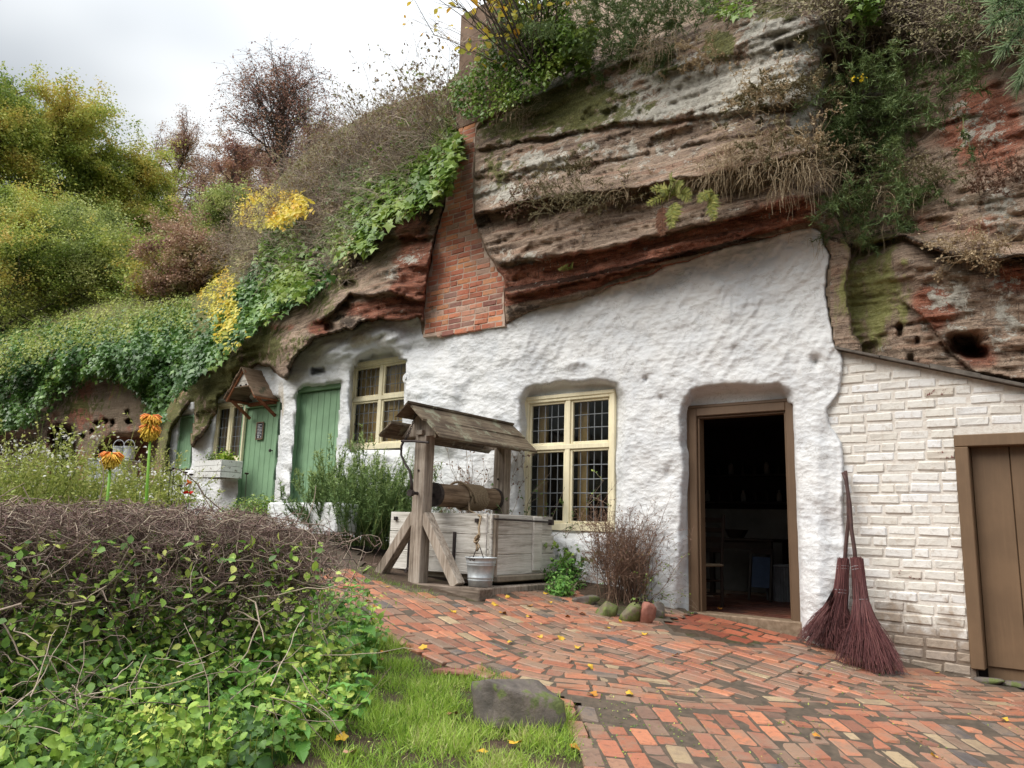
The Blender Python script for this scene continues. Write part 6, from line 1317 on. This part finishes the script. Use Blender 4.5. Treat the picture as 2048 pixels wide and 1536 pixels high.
# rosemary: many upright needle-clad shoots
def rosemary(label, c, n, H, w, seed):
    r = np.random.default_rng(seed); T = thing('rosemary_bush', label, 'rosemary', tuple(c)); P = r.normal(0, w * .5, (n, 3)) * np.array([1, 1, 0]) + np.array([0, 0, .05]); rad = np.hypot(P[:, 0], P[:, 1]) / w
    L = grow(P, P * np.array([1, 1, 0]) * 1.9 / w * .5 + up + r.normal(0, .2, (n, 3)), H * r.uniform(.4, 1.08, n) * (1.0 - .28 * rad), 8, .06, -.04, r); s = Soup(); s.twigs(L, .005, .0015); p, d, _ = kids(L, 4, .3, .2, r); L2 = grow(p, d + up * .9, H * .28 * r.uniform(.5, 1.1, len(p)), 6, .06, -.05, r); s.twigs(L2, .003, .001); s.build('stems', MAT['rose'], T, kind='stuff')
    A = L2; m = len(A) * 38; i = r.integers(0, len(A), m); t = r.random(m) * 4.99; k = t.astype(int); f = (t - k)[:, None]; Q = A[i, k] * (1 - f) + A[i, k + 1] * f; d = nrm(A[i, k + 1] - A[i, k])
    V, F, Av = leaves(Q, .06, 'needle', r.normal(0, 1, Q.shape), .5, d * 1.1, .7, r, .1 + .75 * t / 5 * np.clip(Q[:, 2] / H, .3, 1), .15); V = V; Soup().add(V, F, Av).build('leaves', MAT['rose'], T, kind='stuff')
MAT['rose'].node_tree.nodes['Principled BSDF'].inputs['Roughness'].default_value = .6
rosemary('tall rosemary bush beside the green door, in front of the upper window', spot(728, 1030, 9.6) + [0, 0, .0], 230, 1.22, .4, 1)
rosemary('left rosemary bush spreading in front of the green door', spot(668, 1020, 9.8) + [0, 0, .1], 80, .9, .2, 2)
rosemary('right rosemary bush leaning towards the well', spot(782, 1040, 9.5), 90, .95, .2, 3)
def leafbush(label, c, w, h, n, size, shape, m, seed, name='shrub', cat='shrub', st=40, ft=None):
    r = np.random.default_rng(seed); T = thing(name, label, cat, tuple(c)); q = nrm(r.normal(0, 1, (n, 3))); q[:, 2] = np.abs(q[:, 2]); rad = r.uniform(.55, 1.0, n)[:, None] * (1 + .25 * fbm(q[:, 0] * 3, q[:, 1] * 3, q[:, 2] * 3, 2, seed))[:, None]
    Q = q * rad * np.array([w / 2, w / 2, h]); V, F, A = leaves(Q, size, shape, q + up * .5, .5, rng=r); Soup().add(V, F, A).build('leaves', MAT[m], T, kind='stuff')
    L = grow(r.normal(0, w * .08, (st, 3)) * np.array([1, 1, 0]), q[:st] * np.array([1, 1, 1]) + up * .4, h * .9, 6, .15, 0, r); Soup().twigs(L, .006, .002).build('stems', MAT['twig'], T, kind='stuff')
    if ft: V, F, A = leaves(Q[:ft] * 1.06, size * .45, 'oval', q[:ft], .4, rng=r); Soup().add(V, F, A).build('flowers', MAT['petal'], T, kind='stuff')
leafbush('low green shrub dotted with tiny white flowers before the small green door', spot(515, 1000, 10.8) + [0, 0, .12], 1.1, .42, 3600, .035, 'oval', 'ivyl', 11, ft=260)
leafbush('green leafy plant at the wall foot right of the well', spot(1128, 1165, 8.4), .45, .34, 900, .045, 'oval', 'nettle', 12, 'green_plant', 'plant')
leafbush('small bright green plant between the well and the edging stones', spot(1120, 1185, 8.0), .3, .2, 500, .04, 'oval', 'nettle', 13, 'green_plant', 'plant')
stems('shrub', 'leggy dark green ivy stems climbing the wall below the main window', 'ivy', 0, 0, 0, 22, .5, .3, 'twig', 14, up, .15, 0, 3, 'ivy', 350, .05, 'ivy', .004, .1, P0=spot(1140, 1165, 8.55))
stems('shrub', 'brown leggy shrub below the main window by the doorway', 'shrub', 0, 0, 0, 130, .92, .26, 'brownbush', 15, up, .13, 0, 7, 'brownbush', 5200, .018, 'diamond', .0045, .11, P0=spot(1248, 1195, 8.0), kl=.28, kid2=3)
stems('shrub', 'thin trailing stems with green leaves at the right of the brown shrub', 'creeper', 0, 0, 0, 26, .7, .5, 'twig', 16, up + FR * .5 + out * .3, .15, .12, 3, 'ivyl', 330, .025, 'oval', .003, .06, P0=spot(1282, 1200, 8.0))
stems('berry_shrub', 'sparse cotoneaster sprays behind the windlass', 'shrub', 0, 0, 0, 40, 1.35, .33, 'twig', 17, up, .12, .02, 6, 'brownbush', 1500, .03, 'oval', .006, .2, P0=spot(965, 1040, 9.6), kl=.25)
stems('berry_shrub', 'cotoneaster spray to the right of the rear well post', 'shrub', 0, 0, 0, 16, 1.2, .3, 'twig', 18, up + FR * .4, .12, .03, 6, 'ivy', 600, .03, 'oval', .006, .15, P0=spot(1015, 1080, 9.3), kl=.25)
# asters and tall weeds in the bed behind the hedge
r = np.random.default_rng(40)
for i in range(15):
    x = -10 + i * 24 + r.uniform(-8, 8); y = r.uniform(6.5, 10); pale = i % 3
    c = spot(x, 1000, y); top = at(x, (930, 905, 885, 915)[i % 4] + r.uniform(-16, 16) + (45 if x > 150 else 0), y)[2]; Hh = max(top - c[2], .45)
    stems('aster', ('pale-flowered', 'yellow-green', 'seedy')[pale] + ' aster stand number %s from the left behind the hedge' % ('one', 'two', 'three', 'four', 'five', 'six', 'seven', 'eight', 'nine', 'ten', 'eleven', 'twelve', 'thirteen', 'fourteen', 'fifteen')[i], 'plant', 0, 0, 0, 46, Hh * 1.05, .2, 'aster', 400 + i, up, .09, 0, 6, 'aster', 1500, .035, 'diamond', .004, .2, P0=c, kl=.2, group='asters behind the hedge')
    L = r.normal(0, 1, (60, 3)) * np.array([.22, .22, .1]) + c + [0, 0, Hh * .92]; V, F, A = leaves(L, .032, 'oval', up, .8, rng=r); Soup().add(V - c, F, A).build('flowers', MAT['petal'], [o for o in COL.objects if o.name.startswith('aster') and o.type == 'EMPTY'][-1], kind='stuff')
stems('fern_plant', 'feathery green plant beside the metal trough', 'plant', 0, 0, 0, 50, .9, .35, 'aster', 430, up, .1, .05, 6, 'aster', 2200, .035, 'diamond', .004, .15, P0=spot(285, 990, 10.5) + [0, 0, .1], kl=.25)
# red hot pokers
def poker(label, px, ytop, ybase, y, heads, seed):
    r = np.random.default_rng(seed); c = spot(px, 1000, y); top = at(px, ytop, y); T = thing('red_hot_poker', label, 'flower', tuple(c)); b = top - c; L = float(b[2])
    MB().tube([(0, 0, 0), (b[0] * .5, b[1] * .5, L * .5), (b[0], b[1], L)], [.013, .012, .009], 8).build('stem', MAT['stem'], T, smooth=True)
    s = Soup(); T_, Fs = LEAF['needle']
    for (z0, z1, wr) in heads:
        n = 190; f = r.random(n); an = r.random(n) * 6.283; h = (z1 - z0); e = .05 + 1.25 * f + r.normal(0, .08, n); ln = wr * 1.5 * (1 - .25 * f) * r.uniform(.85, 1.1, n)
        z = L - z0 - .5 * h * f; d = np.stack([np.cos(an) * np.cos(e), np.sin(an) * np.cos(e), -np.sin(e)], 1)
        p0 = np.stack([b[0] + .012 * np.cos(an), b[1] + .012 * np.sin(an), z], 1); p1 = p0 + d * ln[:, None] * .55 + [0, 0, .004]; p2 = p0 + d * ln[:, None] - np.array([0, 0, 1]) * (ln * .22)[:, None]
        V, F = tubes(np.stack([p0, p1, p2], 1), np.array([.003, .0052, .0035])[None].repeat(n, 0), 4); s.add(V, F, np.repeat(np.clip(.02 + 1.15 * f ** .65 + r.normal(0, .08, n), 0, 1), 12))
    s.build('flower_head', MAT['poker'], T, kind='stuff')
poker('tall red hot poker with two tiers of orange and yellow tubes', 303, 830, 990, 6.0, [(0, .12, .046), (.08, .21, .05)], 1)
poker('short red hot poker with one orange and yellow head', 223, 905, 990, 5.6, [(0, .12, .048)], 2)
for i, (x, y) in enumerate(((337, 943), (345, 940), (369, 948), (381, 952), (361, 975), (494, 950), (324, 972))):
    c = spot(x, 1000, 8.0); t = at(x + 4 - i, y, 8.0) - c; T = thing('seed_head', 'dark seed head on a bare stalk above the hedge, %s' % ('first from the left', 'second', 'third', 'fourth', 'low beside the shutter', 'by the small green door', 'lowest at left')[i], 'seed head', tuple(c), 0, 'seed heads above the hedge')
    MB().tube([(.1 if i % 2 else -.1, 0, 0), (t[0] * .4, t[1], t[2] * .5), tuple(t)], .0035, 5).build('stalk', MAT['dark'], T); MB().lathe([(0, 0), (.02, .01), (.024, .022), (0, .026)], 10, tuple(t)).build('seed_disc', MAT['dark'], T)
for i, (x, y, m) in enumerate(((379, 966, 'orange'), (377, 986, 'red'))):
    c = spot(x, 1000, 7.5); t = at(x, y, 7.5) - c; T = thing('garden_flower', m + ' flower on a thin stem in front of the planter legs', 'flower', tuple(c)); MB().tube([(0, 0, 0), tuple(t)], .003, 5).build('stem', MAT['stem'], T)
    rr = np.random.default_rng(i); V, F, A = leaves(np.repeat(t[None], 7, 0), .045, 'oval', up * .3 - FN, .9, rng=rr); Soup().add(V, F, A).build('petals', plain(m + '_petal', (.75, .2, .05) if i == 0 else (.7, .02, .01), .5), T, kind='stuff')
# ------------------------------------------------------------ the hedge
HA, HB = np.array([-4.4, 2.7]), np.array([-1.2, 4.75])
def hedge():
    r = np.random.default_rng(60); c = np.array([*(HA + HB) / 2, .0]); T = thing('hedge', 'clipped bare-twigged thorn hedge with purple-brown tips in the left foreground', 'hedge', tuple(c)); ax = nrm(HB - HA); pr = np.array([-ax[1], ax[0]]); Ln = np.linalg.norm(HB - HA)
    def pos(s, w, z): g = HA[None] + ax[None] * s[:, None] + pr[None] * w[:, None]; return np.column_stack([g, z])
    topz = lambda s: np.interp(s / Ln, [0, .4, .8, .95, 1.05], [1.51, 1.51, 1.54, 1.49, 1.3])
    n = 13; s = np.linspace(.1, Ln - .25, n) + r.normal(0, .06, n); base = pos(s, r.normal(0, .07, n), np.array([float(gz(*(HA + ax * q))) - .05 for q in s]))
    L0 = grow(base, up + r.normal(0, .3, (n, 3)), .7, 7, .16, 0, r)
    me = []
    for i in range(n):
        V, F = tubes(L0[i:i + 1] - c, np.linspace(.024, .010, 7)[None], 6); mesh('trunk', V, F, MAT['bark'], T, {'v': np.full(len(V), .5)}, True)
    so = Soup(); p, d, _ = kids(L0, 12, .9, .3, r); L1 = grow(p, d * np.array([1.5, 1, .4]) + np.array([*ax * .0, .1]), .6, 8, .26, .0, r); so.twigs(L1 - c, .0055, .0025, 5, np.repeat(r.uniform(.2, .75, len(L1)), 40))
    # long crooked laid stems
    q = r.random(40); st = pos(q * Ln, r.normal(0, .2, 40), 0 * q); st[:, 2] = [float(gz(a, b)) + r.uniform(.25, .8) for a, b in st[:, :2]]
    L1b = grow(st, np.array([*ax, .08]) * r.choice([-1, 1], 40)[:, None] + r.normal(0, .25, (40, 3)), .75, 10, .2, 0, r); so.twigs(L1b - c, .0055, .002, 5, np.repeat(r.uniform(.25, .7, 40), 50))
    N = 8000; s = np.concatenate([r.random(N), ]) * (Ln + .05); w = r.normal(0, .2, N); tz = topz(s); hh = r.random(N) ** .62; low = .74 + .36 * r.random(N) ** .6; z = low + (tz - low) * hh; P = pos(s, w, z)
    D = r.normal(0, 1, (N, 3)) * np.array([1, 1, .45]) + np.array([0, 0, .1]); L2 = grow(P, D, r.uniform(.10, .30, N), 6, .38, 0, r)
    ok = L2[:, :, 2].max(1) < topz(s) + .05; L2 = L2[ok]; vv = np.clip(r.normal(.45, .28, len(L2)), 0, 1); so.twigs(L2 - c, .0028, .0013, 3, np.repeat(vv, 18)); so.build('branches', MAT['twig'], T, kind='stuff')
    i = r.integers(0, len(L2), 26000); k = r.integers(1, 6, 26000); Q = L2[i, k]; keep = Q[:, 2] > .95; Q = Q[keep]; L3 = grow(Q, r.normal(0, 1, Q.shape) * np.array([1, 1, .9]) + [0, 0, .15], r.uniform(.03, .11, len(Q)), 4, .3, 0, r); ok = L3[:, :, 2].max(1) < 1.59
    Soup().twigs(L3[ok] - c, .0022, .0011, 3).build('young_twigs', MAT['twigpurple'], T, kind='stuff')
    m = 7000; Q = pos(r.random(m) * Ln, r.normal(-.1, .25, m), .6 + .78 * r.random(m) ** 1.35); V, F, A = leaves(Q - c, .05, 'oval', (0, -.5, .8), .7, rng=r); Soup().add(V, F, A).build('leaves', MAT['weed'], T, kind='stuff')
hedge()
# ------------------------------------------------------------ undergrowth on the bank
def under():
    r = np.random.default_rng(70); s = Soup(); N = 560
    q = inpoly([(-160, 1170), (300, 1180), (520, 1150), (690, 1160), (745, 1230), (735, 1300), (690, 1400), (560, 1480), (420, 1560), (-160, 1620)], N, r)
    P = gp(q[:, 0], q[:, 1] + 60); P[:, 2] = gz(P[:, 0], P[:, 1]); c = P.mean(0)
    ht = .12 + .30 * r.random(N) * np.clip((1500 - q[:, 1]) / 250, .45, 1.1) + .05; L = grow(P, up + r.normal(0, .3, (N, 3)), ht, 6, .14, 0, r); s2 = Soup(); s2.twigs(L - c, .0035, .0015, 3)
    tone = np.clip(.42 + .6 * fbm(q[:, 0] / 60, q[:, 1] / 60, 0, 2, 3) + r.normal(0, .22, N), 0, 1)
    kind = r.integers(0, 4, N); szs = np.array([.062, .045, .036, .052])[kind]
    for k in range(1, 6):
        for j in range(4):
            a = r.random(N) * 6.283; D = np.stack([np.cos(a), np.sin(a), .1 + 0 * a], 1); Q = L[:, k] + D * .022 + r.normal(0, .014, (N, 3))
            for t_, shp in enumerate(('nettle', 'ivy', 'oval', 'nettle')):
                m_ = (kind == t_) & (r.random(N) < .85)
                V, F, A = leaves(Q[m_] - c, szs[m_] * (1.3 - .12 * k), shp, (up + D * .5 + np.array([0, -.35, 0]))[m_], .55, (D * 1.5 - up * .3)[m_], .3, r, (tone + .07 * (k - 3))[m_], .16); s.add(V, F, A)
    U = thing('undergrowth', 'tangled green and yellowing leafy undergrowth filling the bank beneath the hedge', 'undergrowth', tuple(c)); s.build('leaves', MAT['weed'], U, kind='stuff'); s2.build('stems', MAT['aster'], U, kind='stuff')
    n = 260; q = inpoly([(-100, 1200), (740, 1190), (700, 1400), (500, 1536), (-100, 1560)], n, r); P = gp(q[:, 0], q[:, 1] + 40); P[:, 2] = gz(P[:, 0], P[:, 1]) + r.uniform(.02, .35, n); L = grow(P, r.normal(0, 1, (n, 3)) * [1, 1, .6], r.uniform(.2, .6, n), 8, .2, .04, r)
    D_ = thing('trailing_bramble', 'bare brown bramble stems lying through the undergrowth', 'bramble', tuple(c)); Soup().twigs(L - c, .003, .0015).build('stems', MAT['twig'], D_, kind='stuff')
under()
def nettle_mesh(seed):
    T_, F_ = LEAF['nettle']; r = np.random.default_rng(seed); V = np.array(T_, float); V[:, 2] += .18 * V[:, 1] ** 2 * -1 + r.normal(0, .008, len(V)); return V, F_
NM = {}
def leafy(name, label, cat, px, py, H, tiers, size, seed, m='nettle', group=None, stem='stem'):
    r = np.random.default_rng(seed); c = gp(px, py); c[2] = float(gz(c[0], c[1])); T = thing(name, label, cat, tuple(c), r.uniform(0, 6), group)
    L = grow(np.zeros((1, 3)), np.array([[r.normal(0, .15), r.normal(0, .15), 1]]), H, 6, .08, 0, r)[0]; MB().tube(L, np.linspace(.005, .0025, 6), 5).build('stem', MAT[stem], T)
    if m not in NM:
        V, F = nettle_mesh(1); o = mesh('leaf', V, F, MAT[m], T, {'v': np.full(len(V), .5)}); NM[m] = o.data; fresh = o
    else: fresh = None
    for k in range(tiers):
        f = 1 - k / tiers * .85; p = L[min(int(f * 5), 5)] * 1.0; a0 = k * 1.57 + r.uniform(-.2, .2); nn_ = 4 if k == 0 else 2
        for j in range(nn_):
            o = fresh or inst('leaf', NM[m], T); fresh = None; a = a0 + j * (1.57 if nn_ == 4 else 3.14) + r.uniform(-.25, .25); s = size * (.62 if k == 0 else .9 + .12 * k) * r.uniform(.85, 1.1)
            o.location = tuple(p); o.rotation_euler = ((.35 if k == 0 else .12 - .1 * k) + r.normal(0, .12), r.normal(0, .12), a); o.scale = (s, s, s)
NP = [(470, 1330, .36), (500, 1400, .3), (560, 1350, .34), (600, 1400, .26), (540, 1460, .22), (640, 1330, .36), (680, 1360, .28), (700, 1290, .38), (650, 1460, .2), (360, 1420, .28), (400, 1360, .34), (330, 1350, .36), (615, 1290, .4), (720, 1340, .3), (580, 1500, .18), (690, 1430, .2), (460, 1440, .26)]
for i, (x, y, h) in enumerate(NP):
    leafy('nettle', 'bright green dead-nettle with toothed leaves, %s in the clump at the lawn edge' % ('front', 'tall', 'left', 'leaning', 'low', 'rear', 'right', 'rearmost', 'lowest', 'far left', 'second left', 'shaded', 'tallest', 'rightmost', 'front low', 'right low', 'middle')[i], 'nettle', x, y, h, 5, .1, 500 + i, group='dead-nettles at the lawn edge')
def dock(px, py):
    c = gp(px, py); c[2] = float(gz(c[0], c[1])); T = thing('dock_plant', 'broad oval leaved dock rosette at the bottom edge of the lawn', 'plant', tuple(c)); r = np.random.default_rng(9); me = None
    n = 13; T_ = []; F_ = []
    for i, (y, w) in enumerate(((0, .015), (.3, .03), (.45, .13), (.65, .19), (.85, .15), (1, .0))):
        T_ += [(-w, y, .05 * w * 8), (0, y, 0), (w, y, .05 * w * 8)]
    V = np.array(T_); V[:, 2] -= .25 * V[:, 1] ** 2; F = [(i * 3 + j, i * 3 + j + 1, i * 3 + j + 4, i * 3 + j + 3) for i in range(5) for j in (0, 1)]
    for i in range(n):
        if me is None: o = mesh('leaf', V, F, MAT['nettle'], T, {'v': np.full(len(V), .75)}, True); me = o.data
        else: o = inst('leaf', me, T)
        s = r.uniform(.13, .2); o.location = (0, 0, .02); o.scale = (s, s, s); o.rotation_euler = (r.uniform(.35, .85), r.normal(0, .15), i * 2.4 + r.uniform(-.2, .2))
dock(425, 1500); dock(330, 1560)
bpy.data.objects['dock_plant.001']['label'] = 'second dock rosette, half cut off by the bottom edge'
# ------------------------------------------------------------ lawn grass
def lawn():
    r = np.random.default_rng(80); N = 60000; lo, hi = LAWN.min(0), LAWN.max(0); q = r.uniform(lo, hi, (N, 2)); q = q[(sdist(q[:, 0], q[:, 1], LAWN) < .015)]
    pr = proj(np.column_stack([q, gz(q[:, 0], q[:, 1])])); m = (pr[:, 0] > -40) & (pr[:, 1] < 1620); q = q[m]
    cl = fbm(q[:, 0] * 5, q[:, 1] * 5, 0, 3, 90); big = fbm(q[:, 0] * 1.6, q[:, 1] * 1.6, 0, 2, 95); keep = r.random(len(q)) < np.clip(.55 + 2.0 * cl + 1.2 * big, .05, 1); q = q[keep]; cl = cl[keep]
    for (px, py, rad) in ((1045, 1440, .2), (1000, 1500, .1)):
        s_ = gp(px, py)[:2]; q_ = np.hypot(*(q - s_).T) > rad; q = q[q_]; cl = cl[q_]
    for (x0, x1, y0, y1, k) in ((740, 870, 1158, 1200, 900), (955, 1030, 1345, 1372, 700), (560, 760, 1100, 1150, 300)):
        e = gp(r.uniform(x0, x1, k), y0 + (y1 - y0) * .5 + r.normal(0, 7, k) + 0)[:, :2]; e = gp(np.linspace(x0, x1, k), np.linspace(y0, y1, k) + r.normal(0, 5, k))[:, :2]; q = np.concatenate([q, e]); cl = np.concatenate([cl, np.full(k, -.2)])
    P = np.column_stack([q, soilz(q[:, 0], q[:, 1]) - .003]); ln = (.035 + .05 * np.clip(cl + .3, 0, 1)); up_ = r.normal(0, .55, P.shape) * [1, 1, 0] + up
    t = nrm(up_); side = nrm(np.cross(t, r.normal(0, 1, P.shape))); nn = np.cross(side, t); T_, Fs = LEAF['blade']; T_ = np.array(T_); T_[:, 0] *= .9; s = ln * r.uniform(.6, 1.5, len(P))
    V = P[:, None] + s[:, None, None] * (T_[None, :, 0:1] * side[:, None] + T_[None, :, 1:2] * t[:, None] + T_[None, :, 2:3] * nn[:, None] * 1.6); off = np.arange(len(P))[:, None, None] * 5
    F4 = (np.array([Fs[0]])[None] + off).reshape(-1, 4); F3 = (np.array([Fs[1]])[None] + off).reshape(-1, 3); v = np.clip(.38 + .45 * cl + .3 * fbm(P[:, 0] * 2, P[:, 1] * 2, 0, 2, 7) + r.normal(0, .24, len(P)), 0, 1)
    o = mesh('grass', V.reshape(-1, 3), [F4, F3], MAT['grass'], None, {'v': np.repeat(v, 5)}, kind='stuff'); tag(o, 'bright green tufty lawn grass between the hedge and the brick path', 'grass')
lawn()
# moss and crumbs in the path joints
def joints():
    r = np.random.default_rng(85); n = 5200; q = np.column_stack([r.uniform(700, 2048, n), 1200 + 336 * r.random(n) ** .8]); P = gp(q[:, 0], q[:, 1]); g = fbm(P[:, 0] * 2.5, P[:, 1] * 2.5, 0, 3, 86); P = P[(g > .05)]; P[:, 2] = soilz(P[:, 0], P[:, 1]) + .018
    nn = (P - F0) @ FN; P = P[nn > .12]; V, F, A = leaves(P, .014, 'diamond', up, .5, rng=r); o = Soup().add(V, F, A).build('path_moss', MAT['weed'], kind='stuff'); tag(o, 'tiny moss tufts growing in the brick path joints', 'moss')
joints()
# ------------------------------------------------------------ fallen leaves
def fallen():
    r = random.Random(2); pts = [(1015, 1200), (1092, 1192), (1005, 1232), (1152, 1223), (1165, 1235), (1240, 1250), (1058, 1240), (1180, 1344), (768, 1315), (905, 1440), (680, 1490), (735, 1210), (752, 1222), (940, 1228), (895, 1356), (1100, 1210), (1127, 1205), (1080, 1280), (1122, 1283), (800, 1300), (820, 1304), (845, 1308), (1350, 1318), (1185, 1400), (1870, 1525), (1635, 1486), (1150, 1508), (1875, 1352), (2010, 1450), (1200, 1230), (1215, 1262), (775, 1180), (870, 1150), (745, 1245), (1440, 1222), (1030, 1500), (960, 1520), (700, 1520), (760, 1330), (1155, 1300), (1020, 1290), (1600, 1350), (1260, 1400), (990, 1215), (1135, 1240), (1060, 1218), (905, 1230), (1290, 1275)]
    V = []; F = []; n = 12
    for i in range(n):
        a = 2 * math.pi * i / n; rr = (1, .72, 1.05, .7)[i % 4]; V.append((rr * math.cos(a) * .5, rr * math.sin(a) * .42, .09 * math.cos(2 * a)))
    V.append((0, 0, 0)); F = [(i, (i + 1) % n, n) for i in range(n)]; ms = [plain('fallen_' + k, c, .5, tuple(x * .7 for x in c), 60) for k, c in (('yellow', (.62, .38, .04)), ('amber', (.5, .22, .03)), ('brown', (.3, .14, .07)), ('pink', (.45, .25, .17)))]
    for i, (x, y) in enumerate(pts):
        p = gp(x, y); m = r.choice([0, 0, 0, 1, 2, 3]); o = mesh('fallen_leaf', np.array(V) * (1, 1, r.uniform(.6, 1.6)), F, ms[m]); s = r.uniform(.05, .085); o.scale = (s, s, s); o.location = (p[0], p[1], float(soilz(p[0], p[1])) + .034); o.rotation_euler = (r.gauss(0, .25), r.gauss(0, .25), r.uniform(0, 6))
        wh = ('in the lawn grass' if float(sdist(np.array([p[0]]), np.array([p[1]]), LAWN)[0]) < 0 else 'beside the well base' if x < 1110 and y < 1260 else 'near the brown shrub stones' if x < 1320 and y < 1300 else 'on the brick path near the lawn edge' if x < 1200 else 'on the open brick path at right'); cn = ('yellow', 'amber', 'brown', 'pinkish brown')[m]
        tag(o, cn + ' fallen leaf lying ' + wh, 'leaf', cn + ' fallen leaves ' + wh)
fallen()
# ------------------------------------------------------------ pine branch reaching in at the top right
def pine():
    r = np.random.default_rng(95); B = at(2120, -20, 2.6); T = thing('pine_branch', 'pine branch with long needles reaching in at the top right corner', 'branch', tuple(B)); tips = [at(1985, 45, 2.45) - B, at(2010, 95, 2.5) - B, at(2040, 160, 2.6) - B, at(1990, 5, 2.5) - B]
    s = Soup(); q = Soup()
    for t in tips:
        L = np.linspace(0, 1, 7)[:, None] * t[None]; s.twigs(L[None], .006, .003, 5); n = 260; f = r.uniform(.25, 1.0, n)[:, None]; P = f * t[None]; D = nrm(nrm(t)[None] * 1.1 + r.normal(0, .55, (n, 3))); e = P + D * r.uniform(.05, .085, n)[:, None]
        q.twigs(np.stack([P, (P + e) / 2, e], 1), .0016, .0009, 3)
    s.build('twig', MAT['bark'], T); q.build('needles', leafmat('pine_needle', [(.08, .16, .05), (.2, .32, .12), (.38, .46, .25)], .4, .1), T, kind='stuff')
pine()
